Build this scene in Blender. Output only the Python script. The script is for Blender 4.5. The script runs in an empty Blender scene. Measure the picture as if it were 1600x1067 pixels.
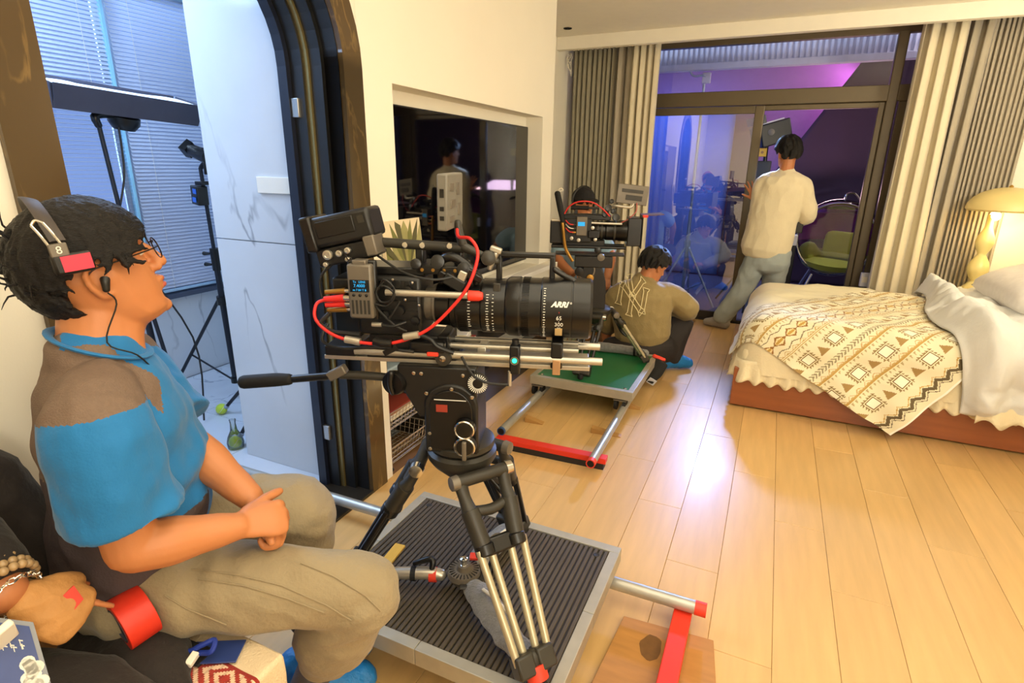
import bpy, bmesh, math, random
from mathutils import Vector as V, Matrix, Euler, noise
random.seed(11)
S = bpy.context.scene
COL = S.collection
PI = math.pi
# ------------------------------------------------------------------ camera
F, CX, CY, H = 870.0, 800.0, 533.5, 1.45
PITCH, YAW, ROLL = math.radians(17.4), math.radians(24.6), math.radians(0.75)
FW = V((-math.sin(YAW)*math.cos(PITCH), math.cos(YAW)*math.cos(PITCH), -math.sin(PITCH)))
_r = V((math.cos(YAW), math.sin(YAW), 0)); _u = _r.cross(FW)
RT = math.cos(ROLL)*_r + math.sin(ROLL)*_u
UP = -math.sin(ROLL)*_r + math.cos(ROLL)*_u
CAM = V((0, 0, H))
cd = bpy.data.cameras.new('camera'); cam = bpy.data.objects.new('camera', cd); COL.objects.link(cam)
cd.sensor_width = 36; cd.lens = F/1600*36; cd.clip_start = 0.02; cd.clip_end = 100
_m = Matrix((RT, UP, -FW)).transposed().to_4x4(); _m.translation = CAM; cam.matrix_world = _m
S.camera = cam
def ray(px, py): return FW + RT*((px-CX)/F) - UP*((py-CY)/F)
def at_z(px, py, z=0.0): d = ray(px, py); return CAM + d*((z-H)/d.z)
def at_x(px, py, x): d = ray(px, py); return CAM + d*(x/d.x)
def at_y(px, py, y): d = ray(px, py); return CAM + d*(y/d.y)
def at_d(px, py, t): return CAM + ray(px, py)*t
# ------------------------------------------------------------------ view, world, lights
S.view_settings.view_transform = 'Standard'; S.view_settings.look = 'None'
S.view_settings.gamma = 1; S.view_settings.use_curve_mapping = False
S.view_settings.exposure = -0.50
w = bpy.data.worlds.new('world'); S.world = w; w.use_nodes = True
w.node_tree.nodes['Background'].inputs[0].default_value = (0.30, 0.42, 0.85, 1)
w.node_tree.nodes['Background'].inputs[1].default_value = 1.3
def light(name, kind, loc, target, energy, col, size=0.5, size_y=None, spot=60, blend=0.3, spread=None):
    l = bpy.data.lights.new(name, kind); o = bpy.data.objects.new(name, l); COL.objects.link(o)
    o.location = loc; l.energy = energy; l.color = col
    if kind == 'AREA':
        l.size = size
        if size_y: l.shape = 'RECTANGLE'; l.size_y = size_y
        if spread: l.spread = math.radians(spread)
    else: l.shadow_soft_size = size
    if kind == 'SPOT': l.spot_size = math.radians(spot); l.spot_blend = blend
    d = V(target)-V(loc); o.rotation_euler = d.to_track_quat('-Z', 'Y').to_euler()
    return o
WARM = (1.0, 0.90, 0.67)
light('ceiling_light', 'AREA', (0.45, 0.75, 2.54), (0.45, 0.75, 0), 82, WARM, 2.6, 2.7)
light('added_room_fill', 'AREA', (1.1, -1.2, 2.2), (-0.9, 1.2, 0.9), 12, (1.0, 0.87, 0.66), 0.9, 0.9)  # unseen fill added to make up for the dimmer room
light('added_ceiling_fill', 'AREA', (1.5, -0.7, 1.5), (0.7, 2.6, 2.56), 50, (1.0, 0.93, 0.76), 0.8, 0.8)  # unseen upward fill added behind the camera to brighten the ceiling
light('added_far_ceiling_fill', 'AREA', (2.0, 3.3, 1.85), (0.2, 4.7, 2.75), 50, (1.0, 0.90, 0.70), 0.35, 0.35)  # unseen fill added right of frame to lift the far ceiling
light('added_bathroom_fill', 'AREA', (-2.7, 1.3, 2.45), (-2.7, 1.4, 0), 66, (0.46, 0.66, 1.0), 1.2, 1.4)  # unseen panel added in place of cool daylight in the bathroom
light('window_daylight', 'AREA', (-4.5, 2.0, 3.3), (-3.6, 2.0, 1.5), 900, (0.66, 0.8, 1.0), 2.2, 1.2)
light('balcony_blue_lamp', 'SPOT', (-0.34, 6.45, 1.98), (-0.42, 2.9, 0.0), 1250, (0.40, 0.58, 1.0), 0.12, spot=42, blend=0.7)
light('balcony_blue_wash', 'AREA', (-1.5, 7.6, 2.4), (-1.3, 8.6, 0.6), 70, (0.25, 0.4, 1.0), 0.8, 0.8)
light('balcony_purple_lamp', 'SPOT', (0.9, 8.62, 2.7), (-0.5, 9.0, 2.1), 75, (0.82, 0.28, 0.84), 0.1, spot=120, blend=0.6)
light('added_chair_fill', 'AREA', (1.3, 6.5, 2.7), (0.6, 7.0, 0.5), 36, (1.0, 0.86, 0.86), 0.5, 0.5)  # unseen neutral fill added to brighten the bubble chair
light('balcony_pink_wash', 'AREA', (0.4, 7.6, 1.2), (0.4, 7.3, 2.7), 24, (1.0, 0.6, 0.68), 0.6, 0.6)
# ------------------------------------------------------------------ materials
def lin(c):
    return tuple(((x/255)/12.92 if x/255 <= 0.04045 else ((x/255+0.055)/1.055)**2.4) for x in c)
MATS = {}
def M(name, col, rough=0.5, metal=0.0, var=0.08, scale=14.0, bump=0.0, bscale=60.0, coat=0.0, stretch=(1, 1, 1),
      emit=0.0, alpha=1.0, spec=0.5, sheen=0.0, sss=0.0, trans=0.0, objrand=0.0, coords='Object'):
    if name in MATS: return MATS[name]
    m = bpy.data.materials.new(name); m.use_nodes = True; nt = m.node_tree; N = nt.nodes; L = nt.links
    b = N['Principled BSDF']; c = lin(col)
    b.inputs['Roughness'].default_value = rough; b.inputs['Metallic'].default_value = metal
    b.inputs['Coat Weight'].default_value = coat; b.inputs['Coat Roughness'].default_value = 0.12
    b.inputs['Specular IOR Level'].default_value = spec
    b.inputs['Sheen Weight'].default_value = sheen
    b.inputs['Base Color'].default_value = (*c, 1)
    if sss: b.inputs['Subsurface Weight'].default_value = sss; b.inputs['Subsurface Radius'].default_value = (0.012, 0.005, 0.003)
    if emit: b.inputs['Emission Color'].default_value = (*c, 1); b.inputs['Emission Strength'].default_value = emit
    if trans: b.inputs['Transmission Weight'].default_value = trans
    tc = N.new('ShaderNodeTexCoord'); mp = N.new('ShaderNodeMapping'); mp.inputs['Scale'].default_value = stretch
    L.new(tc.outputs[coords], mp.inputs[0])
    if var or objrand:
        nz = N.new('ShaderNodeTexNoise'); nz.inputs['Scale'].default_value = scale; nz.inputs['Detail'].default_value = 4
        L.new(mp.outputs[0], nz.inputs['Vector'])
        r = N.new('ShaderNodeMapRange'); r.inputs[3].default_value = 1-var*1.6; r.inputs[4].default_value = 1+var*1.6
        L.new(nz.outputs[0], r.inputs[0]); fac = r.outputs[0]
        if objrand:
            oi = N.new('ShaderNodeObjectInfo'); r2 = N.new('ShaderNodeMapRange'); r2.inputs[3].default_value = 1-objrand; r2.inputs[4].default_value = 1+objrand
            L.new(oi.outputs['Random'], r2.inputs[0]); mu = N.new('ShaderNodeMath'); mu.operation = 'MULTIPLY'
            L.new(fac, mu.inputs[0]); L.new(r2.outputs[0], mu.inputs[1]); fac = mu.outputs[0]
        mx = N.new('ShaderNodeVectorMath'); mx.operation = 'SCALE'; mx.inputs[0].default_value = c
        L.new(fac, mx.inputs['Scale']); L.new(mx.outputs[0], b.inputs['Base Color'])
    if bump:
        n2 = N.new('ShaderNodeTexNoise'); n2.inputs['Scale'].default_value = bscale; n2.inputs['Detail'].default_value = 3
        L.new(mp.outputs[0], n2.inputs['Vector'])
        bp = N.new('ShaderNodeBump'); bp.inputs['Strength'].default_value = bump; bp.inputs['Distance'].default_value = 0.01
        L.new(n2.outputs[0], bp.inputs['Height']); L.new(bp.outputs[0], b.inputs['Normal'])
    MATS[name] = m; return m
def glass_mat(name, tint, gloss=0.2, rough=0.0):
    m = bpy.data.materials.new(name); m.use_nodes = True; nt = m.node_tree; N = nt.nodes; L = nt.links
    N.remove(N['Principled BSDF']); out = N['Material Output']
    t = N.new('ShaderNodeBsdfTransparent'); t.inputs[0].default_value = (*tint, 1)
    g = N.new('ShaderNodeBsdfGlossy'); g.inputs['Roughness'].default_value = rough
    mx = N.new('ShaderNodeMixShader'); lw = N.new('ShaderNodeFresnel'); lw.inputs[0].default_value = 1.5
    ad = N.new('ShaderNodeMath'); ad.operation = 'MULTIPLY_ADD'; ad.inputs[1].default_value = 1.0; ad.inputs[2].default_value = gloss; ad.use_clamp = True
    L.new(lw.outputs[0], ad.inputs[0]); L.new(ad.outputs[0], mx.inputs[0]); L.new(t.outputs[0], mx.inputs[1]); L.new(g.outputs[0], mx.inputs[2]); L.new(mx.outputs[0], out.inputs[0])
    return m
def vcol_mat(name, rough=0.85, bump=0.15, bscale=300, sheen=0.1):
    m = M(name, (255, 255, 255), rough, var=0, bump=bump, bscale=bscale, sheen=sheen)
    a = m.node_tree.nodes.new('ShaderNodeVertexColor'); a.layer_name = 'Col'
    m.node_tree.links.new(a.outputs[0], m.node_tree.nodes['Principled BSDF'].inputs['Base Color']); return m
def marble_mat(name, base, vein, scale=1.3, rough=0.12, thin=0.02, vscale=1.0):
    m = M(name, base, rough, var=0.05, scale=3, coords='Object'); nt = m.node_tree; N = nt.nodes; L = nt.links; b = N['Principled BSDF']
    src = b.inputs['Base Color'].links[0].from_socket
    g = N.new('ShaderNodeNewGeometry'); mp = N.new('ShaderNodeMapping'); mp.inputs['Scale'].default_value = (1.6*vscale, 1.6*vscale, 0.5*vscale); mp.inputs['Rotation'].default_value = (0.35, 0.3, 0.2)
    L.new(g.outputs['Position'], mp.inputs[0])
    nz = N.new('ShaderNodeTexNoise'); nz.inputs['Scale'].default_value = scale; nz.inputs['Detail'].default_value = 5; nz.inputs['Distortion'].default_value = 0.6
    L.new(mp.outputs[0], nz.inputs['Vector'])
    s = N.new('ShaderNodeMath'); s.operation = 'SUBTRACT'; s.inputs[1].default_value = 0.5; L.new(nz.outputs[0], s.inputs[0])
    a = N.new('ShaderNodeMath'); a.operation = 'ABSOLUTE'; L.new(s.outputs[0], a.inputs[0])
    r = N.new('ShaderNodeMapRange'); r.inputs[1].default_value = 0.0; r.inputs[2].default_value = thin; r.inputs[3].default_value = 0.75; r.inputs[4].default_value = 0.0
    L.new(a.outputs[0], r.inputs[0])
    n2 = N.new('ShaderNodeTexNoise'); n2.inputs['Scale'].default_value = 1.7; L.new(mp.outputs[0], n2.inputs['Vector'])
    r2 = N.new('ShaderNodeMapRange'); r2.inputs[1].default_value = 0.45; r2.inputs[2].default_value = 0.6; L.new(n2.outputs[0], r2.inputs[0])
    mu = N.new('ShaderNodeMath'); mu.operation = 'MULTIPLY'; L.new(r.outputs[0], mu.inputs[0]); L.new(r2.outputs[0], mu.inputs[1])
    mx = N.new('ShaderNodeMix'); mx.data_type = 'RGBA'; L.new(mu.outputs[0], mx.inputs[0]); L.new(src, mx.inputs[6]); mx.inputs[7].default_value = (*lin(vein), 1)
    L.new(mx.outputs[2], b.inputs['Base Color']); return m
# ------------------------------------------------------------------ mesh helpers
BASE = {}
def catmull(pts, k=5):
    P = [V(p) for p in pts]; out = []
    for i in range(len(P)-1):
        a, b, c, d = P[max(i-1, 0)], P[i], P[i+1], P[min(i+2, len(P)-1)]
        for j in range(k):
            t = j/k
            out.append(0.5*((2*b)+(c-a)*t+(2*a-5*b+4*c-d)*t*t+(3*b-a-3*c+d)*t**3))
    out.append(P[-1]); return out
class MB:
    def __init__(s): s.bm = bmesh.new()
    def _f(s, vs, mi=0):
        try: f = s.bm.faces.new(vs); f.material_index = mi; return f
        except ValueError: return None
    def box(s, c, d, rot=None, taper=1.0, mi=0):
        R = rot if isinstance(rot, Matrix) else (Euler(rot).to_matrix() if rot else Matrix.Identity(3))
        c = V(c); vs = []
        for z in (-.5, .5):
            k = taper if z > 0 else 1
            for x, y in ((-.5, -.5), (.5, -.5), (.5, .5), (-.5, .5)):
                vs.append(s.bm.verts.new(c + R @ V((x*d[0]*k, y*d[1]*k, z*d[2]))))
        for q in ((3, 2, 1, 0), (4, 5, 6, 7), (0, 1, 5, 4), (1, 2, 6, 5), (2, 3, 7, 6), (3, 0, 4, 7)): s._f([vs[i] for i in q], mi)
        return s
    def bx(s, x0, x1, y0, y1, z0, z1, mi=0): return s.box(((x0+x1)/2, (y0+y1)/2, (z0+z1)/2), (x1-x0, y1-y0, z1-z0), mi=mi)
    def sweep(s, pts, rad, n=14, up=None, cap=True, closed=False, mi=0, power=2.0):
        P = [V(p) for p in pts]; N = len(P); rings = []; last = None
        for i, p in enumerate(P):
            if closed: t = (P[(i+1) % N]-P[i-1])
            else: t = P[min(i+1, N-1)]-P[max(i-1, 0)]
            if t.length < 1e-9: t = V((0, 0, 1))
            t.normalize()
            if last is None:
                h = V(up) if up else (V((0, 0, 1)) if abs(t.z) < 0.9 else V((1, 0, 0)))
            else: h = V(up) if up else last
            a = h - t*h.dot(t)
            if a.length < 1e-6: a = t.orthogonal()
            a.normalize(); b = t.cross(a); last = a
            r = rad[i] if isinstance(rad, list) else rad
            ra, rb = (r if isinstance(r, (list, tuple)) else (r, r))
            ring = []
            for k in range(n):
                an = 2*PI*k/n; ca, sa = math.cos(an), math.sin(an)
                if power != 2.0:
                    ca = math.copysign(abs(ca)**(2/power), ca); sa = math.copysign(abs(sa)**(2/power), sa)
                ring.append(s.bm.verts.new(p + a*(ra*ca) + b*(rb*sa)))
            rings.append(ring)
        M_ = N if closed else N-1
        for i in range(M_):
            A, B = rings[i], rings[(i+1) % N]
            for k in range(n): s._f((A[k], A[(k+1) % n], B[(k+1) % n], B[k]), mi)
        if cap and not closed:
            s._f(list(reversed(rings[0])), mi); s._f(rings[-1], mi)
        return s
    def cyl(s, p0, p1, r0, r1=None, n=14, mi=0): return s.sweep([p0, p1], [r0, r0 if r1 is None else r1], n, mi=mi)
    def tube(s, pts, r, n=8, k=5, closed=False, mi=0):
        P = [V(p) for p in pts]
        if closed: P = P
        elif k > 1 and len(P) > 2: P = catmull(P, k)
        return s.sweep(P, r, n, closed=closed, mi=mi)
    def cap(s, p0, p1, r0, r1=None, n=14, k=4, mi=0):           # capsule with round ends
        p0, p1 = V(p0), V(p1); r1 = r0 if r1 is None else r1; d = (p1-p0).normalized(); P = []; R = []
        for i in range(k+1):
            a = PI/2*(1-i/k); P.append(p0-d*r0*math.sin(a)); R.append(max(r0*math.cos(a), 1e-4))
        for i in range(k+1):
            a = PI/2*i/k; P.append(p1+d*r1*math.sin(a)); R.append(max(r1*math.cos(a), 1e-4))
        return s.sweep(P, R, n, mi=mi)
    def limb(s, pts, rad, n=16, k=4, up=None, mi=0):              # smooth tapered limb with round ends
        P = catmull(pts, k); m = len(pts); R = []
        rr = [(r if isinstance(r, (list, tuple)) else (r, r)) for r in rad]
        for i in range(len(P)):
            u = i/k; j = min(int(u), m-2); t = u-j; t = t*t*(3-2*t)
            R.append((rr[j][0]*(1-t)+rr[j+1][0]*t, rr[j][1]*(1-t)+rr[j+1][1]*t))
        d0 = (P[0]-P[1]).normalized(); d1 = (P[-1]-P[-2]).normalized(); Q = []; T = []
        for q in range(3):
            a = PI/2*(1-q/3); Q.append(P[0]+d0*min(R[0])*math.sin(a)*0.8); T.append((max(R[0][0]*math.cos(a), 1e-4), max(R[0][1]*math.cos(a), 1e-4)))
        Q2 = []; T2 = []
        for q in range(1, 4):
            a = PI/2*q/3; Q2.append(P[-1]+d1*min(R[-1])*math.sin(a)*0.8); T2.append((max(R[-1][0]*math.cos(a), 1e-4), max(R[-1][1]*math.cos(a), 1e-4)))
        return s.sweep(Q+P+Q2, T+R+T2, n, up=up, mi=mi)
    def lathe(s, prof, o=(0, 0, 0), ax=(0, 0, 1), n=28, mi=0, closed=False):
        ax = V(ax).normalized(); a = ax.orthogonal().normalized(); b = ax.cross(a); o = V(o); rings = []
        for r, h in prof:
            rings.append([s.bm.verts.new(o+ax*h+a*(max(r, 1e-5)*math.cos(2*PI*k/n))+b*(max(r, 1e-5)*math.sin(2*PI*k/n))) for k in range(n)])
        m = len(rings)
        for i in range(m if closed else m-1):
            A, B = rings[i], rings[(i+1) % m]
            for k in range(n): s._f((A[k], A[(k+1) % n], B[(k+1) % n], B[k]), mi)
        if not closed:
            s._f(list(reversed(rings[0])), mi); s._f(rings[-1], mi)
        return s
    def ball(s, c, r, rot=None, n=14, mi=0):
        r = r if isinstance(r, (list, tuple)) else (r, r, r)
        R = rot if isinstance(rot, Matrix) else (Euler(rot).to_matrix() if rot else Matrix.Identity(3)); c = V(c)
        rings = []; m = max(6, n//2+2)
        for i in range(m+1):
            th = PI*i/m
            rings.append([s.bm.verts.new(c+R @ V((r[0]*max(math.sin(th), 1e-4)*math.cos(2*PI*k/n), r[1]*max(math.sin(th), 1e-4)*math.sin(2*PI*k/n), -r[2]*math.cos(th)))) for k in range(n)])
        for i in range(m):
            for k in range(n): s._f((rings[i][k], rings[i][(k+1) % n], rings[i+1][(k+1) % n], rings[i+1][k]), mi)
        s._f(list(reversed(rings[0])), mi); s._f(rings[-1], mi)
        return s
    def prism(s, poly, o, ax, ay, h, mi=0):                       # polygon in plane (ax, ay), extruded by vector h
        o, ax, ay, h = V(o), V(ax), V(ay), V(h)
        A = [s.bm.verts.new(o+ax*x+ay*y) for x, y in poly]; B = [s.bm.verts.new(v.co+h) for v in A]
        s._f(list(reversed(A)), mi); s._f(B, mi); n = len(A)
        for i in range(n): s._f((A[i], A[(i+1) % n], B[(i+1) % n], B[i]), mi)
        return s
    def grid(s, fn, nu, nv, mi=0, thick=0.0):
        vs = [[s.bm.verts.new(V(fn(i/nu, j/nv))) for j in range(nv+1)] for i in range(nu+1)]
        for i in range(nu):
            for j in range(nv): s._f((vs[i][j], vs[i+1][j], vs[i+1][j+1], vs[i][j+1]), mi)
        return s
    def mesh(s, name, mats, off=None, smooth=True, ang=38, fix=True):
        if off is not None:
            for v in s.bm.verts: v.co -= off
        if fix: bmesh.ops.recalc_face_normals(s.bm, faces=s.bm.faces[:])
        me = bpy.data.meshes.new(name); s.bm.to_mesh(me); s.bm.free()
        for m in (mats if isinstance(mats, (list, tuple)) else [mats]): me.materials.append(m)
        if smooth:
            me.shade_smooth()
            if ang: me.set_sharp_from_angle(angle=math.radians(ang))
        return me
    def build(s, name, mat, parent=None, bevel=0, smooth=True, ang=38, fix=True, solid=0, sub=0, kind=None, label=None):
        off = V((0, 0, 0)); p = parent
        while p is not None and p.name not in BASE: p = p.parent
        if p is not None: off = BASE[p.name]
        me = s.mesh(name, mat, off, smooth, ang, fix)
        o = bpy.data.objects.new(name, me); COL.objects.link(o)
        if parent is not None: o.parent = parent
        if solid: md = o.modifiers.new('solid', 'SOLIDIFY'); md.thickness = solid; md.offset = 0
        if bevel: md = o.modifiers.new('bevel', 'BEVEL'); md.width = bevel; md.segments = 2; md.limit_method = 'ANGLE'; md.angle_limit = math.radians(40)
        if sub: md = o.modifiers.new('sub', 'SUBSURF'); md.levels = sub; md.render_levels = sub
        if kind: o['kind'] = kind
        if label: o['label'] = label
        return o
def tag(o, label, cat, group=None):
    o['label'] = label; o['category'] = cat
    if group: o['group'] = group
    return o
def thing(name, label, cat, loc=(0, 0, 0), rz=0.0, group=None, world=True):
    """Empty at the thing's base. world=True: parts are written in world coordinates; False: in the thing's own axes with absolute height."""
    o = bpy.data.objects.new(name, None); COL.objects.link(o); o.empty_display_size = 0.1
    o.location = loc; o.rotation_euler = (0, 0, rz); tag(o, label, cat, group)
    BASE[o.name] = V(loc) if world else V((0, 0, loc[2]))
    return o
def copy_tree(o, parent=None):
    c = o.copy(); COL.objects.link(c)
    if parent is not None: c.parent = parent
    for ch in list(o.children): copy_tree(ch, c)
    if o.name in BASE: BASE[c.name] = BASE[o.name]
    return c
def struct(o): o['kind'] = 'structure'; return o
def remeshed(mb, voxel, it=3, fn=None):
    """Union of the shapes in mb as one continuous skin; fn(co, no) may displace it."""
    bmesh.ops.recalc_face_normals(mb.bm, faces=mb.bm.faces[:])
    me = bpy.data.meshes.new('tmp'); mb.bm.to_mesh(me); mb.bm.free()
    o = bpy.data.objects.new('tmp', me); COL.objects.link(o)
    r = o.modifiers.new('r', 'REMESH'); r.mode = 'VOXEL'; r.voxel_size = voxel
    if it: sm = o.modifiers.new('s', 'SMOOTH'); sm.iterations = it; sm.factor = 0.5
    dg = bpy.context.evaluated_depsgraph_get(); dg.update()
    m2 = bpy.data.meshes.new_from_object(o.evaluated_get(dg))
    bpy.data.objects.remove(o); bpy.data.meshes.remove(me)
    out = MB(); out.bm.from_mesh(m2); bpy.data.meshes.remove(m2)
    if fn:
        out.bm.normal_update()
        new = [fn(v.co.copy(), v.normal.copy()) for v in out.bm.verts]
        for v, c in zip(out.bm.verts, new): v.co = c
    return out
def paint(mb, fn):
    for f in mb.bm.faces: f.material_index = fn(f.calc_center_median())
    return mb
def text_mb(body, size, frame, depth=0.0006, bend=None, shear=0.0, bold=0.0):
    """Lettering as mesh; frame is a 4x4 whose x runs along the text; bend=(radius) wraps it round local x... axis."""
    cu = bpy.data.curves.new('t', 'FONT'); cu.body = body; cu.size = size; cu.align_x = 'CENTER'; cu.align_y = 'CENTER'; cu.extrude = depth; cu.resolution_u = 3; cu.shear = shear; cu.offset = bold
    o = bpy.data.objects.new('t', cu); COL.objects.link(o); dg = bpy.context.evaluated_depsgraph_get(); dg.update()
    me = bpy.data.meshes.new_from_object(o.evaluated_get(dg)); bpy.data.objects.remove(o)
    mb = MB(); mb.bm.from_mesh(me); bpy.data.meshes.remove(me)
    for v in mb.bm.verts:
        c = v.co.copy()
        if bend: a = c.y/bend; c = V((c.x, (bend+c.z)*math.sin(a), (bend+c.z)*math.cos(a)-bend))
        v.co = frame @ c
    return mb
def frame(o, x, z):
    x = V(x).normalized(); z = V(z); z = (z-x*z.dot(x)).normalized(); y = z.cross(x)
    m = Matrix((x, y, z)).transposed().to_4x4(); m.translation = V(o); return m
def nz(p, s, seed=0.0): return noise.noise(V(p)*s+V((seed, seed*1.7, seed*0.3)))
# ================================================================== ROOM
wall_m = M('wall_paint', (244, 238, 222), 0.8, var=0.02, scale=3, bump=0.03, bscale=200)
ceil_m = M('ceiling_paint', (240, 233, 216), 0.85, var=0.02)
white_m = M('white_lacquer', (238, 232, 218), 0.45, var=0.02)
dark_m = M('dark_recess', (34, 30, 28), 0.6)
plinth_m = M('black_stone', (40, 35, 28), 0.3, var=0.25, scale=9)
wood_m = M('oak_floor', (214, 173, 112), 0.36, var=0.11, scale=3.2, stretch=(9, 0.9, 1), objrand=0.07, bump=0.02, bscale=30, coat=0.25, coords='Object')
seam_m = M('floor_seam', (120, 84, 46), 0.7)
struct(MB().bx(-2.0, 2.3, -1.6, 5.84, -0.06, -0.006).build('floor', seam_m, smooth=False))
floor = bpy.data.objects['floor']
def plank_mesh(L):
    b = MB().bx(-0.0945, 0.0945, 0.0008, L-0.0008, -0.014, 0.0)
    bmesh.ops.bevel(b.bm, geom=[e for e in b.bm.edges if all(v.co.z > -0.001 for v in e.verts)], offset=0.0012, segments=1, affect='EDGES')
    return b.mesh('plank', wood_m, smooth=False)
PL = {}
x = -1.53+0.095; i = 0
while x < 2.25:
    y = -1.5 - (i*0.37) % 1.2
    while y < 5.78:
        L = 1.2 if y+1.2 < 5.78 else round(5.80-y, 3)
        if L > 0.05 and y+L > 0.2:
            if L not in PL: PL[L] = plank_mesh(L)
            o = bpy.data.objects.new('plank', PL[L]); COL.objects.link(o); o.parent = floor; o.location = (x, y, 0)
        y += 1.2
    x += 0.19; i += 1
# alcove floor strip beside the window
for k in range(3):
    o = bpy.data.objects.new('plank', plank_mesh(1.75)); COL.objects.link(o); o.parent = floor; o.location = (-1.53-0.095-0.19*k, 4.03, 0)
struct(MB().bx(-2.05, 2.3, -1.6, 5.95, 2.56, 2.62).build('ceiling', ceil_m, smooth=False))
ceil = bpy.data.objects['ceiling']
MB().lathe([(0.026, 0), (0.026, -0.004), (0.034, -0.006), (0.036, -0.001), (0.036, 0)], at_z(887, 44, 2.56), n=20).build('downlight', dark_m, ceil)
# beam in front of the curtain pocket
struct(MB().bx(-1.98, 2.2, 5.2, 5.27, 2.455, 2.56).build('trim_1', ceil_m, bevel=0.004, smooth=False))
# wall with arch and niche (plane x = -1.53)
WX = -1.53; AC, AR, AS = 1.29, 0.60, 1.80           # arch centre y, outer radius, springing height
DY0, DY1 = AC-AR, AC+AR
W = MB()
W.bx(-1.78, WX, -1.5, DY0+0.001, 0, 2.56)
arc = [(AC-AR*math.cos(PI*k/24), AS+0.93*AR*math.sin(PI*k/24)) for k in range(25)]
for k in range(24):
    (a0, z0), (a1, z1) = arc[k], arc[k+1]
    W.prism([(a0, z0), (a1, z1), (a1, 2.56), (a0, 2.56)], (-1.78, 0, 0), (0, 1, 0), (0, 0, 1), (0.25, 0, 0))
NY0, NY1, NZ0, NZ1 = 2.10, 3.80, 0.77, 1.778
W.bx(-2.0, WX, DY1-0.001, 1.95, 0, 2.56)
W.bx(-2.0, WX, 1.95, 2.0, 0.60, 2.56)
W.bx(-2.0, WX, 2.0, 4.0, NZ1, 2.56)
W.bx(-2.0, WX, 2.0, NY0, 0.60, NZ1)
W.bx(-2.0, WX, NY1, 4.0, 0.0, NZ1)
W.bx(-2.0, WX, NY0, NY1, 0.62, NZ0)
W.bx(-2.0, -1.655, NY0, NY1, NZ0, NZ1)
W.bx(-2.05, -1.97, 1.95, 3.8, 0, 0.62)                # back of the low recesses
struct(W.build('wall_left', wall_m, smooth=False))
wl = bpy.data.objects['wall_left']
MB().bx(-1.96, WX+0.004, 2.36, 2.40, 0, 0.60).build('recess_divider', plinth_m, wl, smooth=False)
MB().bx(-1.965, -1.96, 2.40, 3.79, 0.225, 0.62).build('recess_back', dark_m, wl, smooth=False)
MB().bx(-1.97, WX, 2.405, 3.80, 0.385, 0.40).build('recess_shelf', plinth_m, wl, smooth=False)
struct(MB().bx(-1.60, WX+0.006, 2.405, 3.99, 0, 0.225).build('baseboard_left', plinth_m, smooth=False, bevel=0.003))
struct(MB().bx(-1.56, WX+0.010, DY1+0.006, 1.945, 0.0, 0.62).build('trim_2', white_m, smooth=False, bevel=0.004))
MB().bx(WX-0.002, WX+0.085, 1.95, 3.97, NZ0-0.035, NZ0-0.002).build('niche_ledge', wall_m, wl, bevel=0.003, smooth=False)
struct(MB().bx(-2.05, -1.98, 4.0, 5.9, 0, 2.56).build('wall_alcove', wall_m, smooth=False))
struct(MB().bx(1.5, 2.25, 5.5, 5.9, 0, 2.56).build('wall_far', wall_m, smooth=False))
struct(MB().bx(2.2, 2.27, -1.6, 5.6, 0, 2.56).build('wall_right', wall_m, smooth=False))
struct(MB().bx(-1.9, 2.27, -1.6, -1.5, 0, 2.56).build('wall_back', wall_m, smooth=False))
# ---------------- arched doorway
gold_m = marble_mat('brown_marble', (84, 66, 40), (140, 112, 66), 2.0, 0.18, 0.022, 2.6)
frame_m = M('black_frame', (24, 24, 24), 0.35, var=0.1)
edge_m = M('bronze_strip', (150, 132, 84), 0.3, metal=0.7, var=0.05)
leaf_m = M('blue_black_leaf', (20, 26, 44), 0.4)
def arch_ring(r_in, r_out, x0, x1, zf=0.0):
    def outline(r):
        pts = [(AC-r, zf)] + [(AC-r*math.cos(PI*k/24), AS+0.93*r*math.sin(PI*k/24)) for k in range(25)] + [(AC+r, zf)]
        return pts
    A, B = outline(r_in), outline(r_out); m = MB()
    for k in range(len(A)-1):
        m.prism([A[k], A[k+1], B[k+1], B[k]], (x0, 0, 0), (0, 1, 0), (0, 0, 1), (x1-x0, 0, 0))
    bmesh.ops.remove_doubles(m.bm, verts=m.bm.verts, dist=1e-5)
    return m
door = struct(arch_ring(AR-0.105, AR+0.0, WX-0.004, WX+0.018).build('door_1', gold_m, ang=30))
arch_ring(AR-0.108, AR-0.002, -1.60, WX-0.004).build('door_frame', frame_m, door, ang=30)
arch_ring(AR-0.125, AR-0.098, -1.66, -1.60).build('door_frame', frame_m, door, ang=30)
arch_ring(AR-0.135, AR-0.118, -1.675, -1.655).build('bronze_strip', edge_m, door, ang=30)
arch_ring(AR-0.145, AR-0.11, -1.74, -1.675).build('door_frame', frame_m, door, ang=30)
arch_ring(AR-0.165, AR-0.13, -1.78, -1.735).build('inner_frame', leaf_m, door, ang=30)
for hz in (1.62, 0.25):
    MB().bx(-1.735, -1.70, AC+AR-0.158, AC+AR-0.143, hz, hz+0.07).build('hinge', M('steel', (180, 180, 178), 0.3, 0.9), door, bevel=0.003)
MB().bx(-1.78, WX+0.018, DY0+0.1, DY1-0.1, -0.012, 0.012).build('threshold', plinth_m, door, bevel=0.004, smooth=False)
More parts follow.
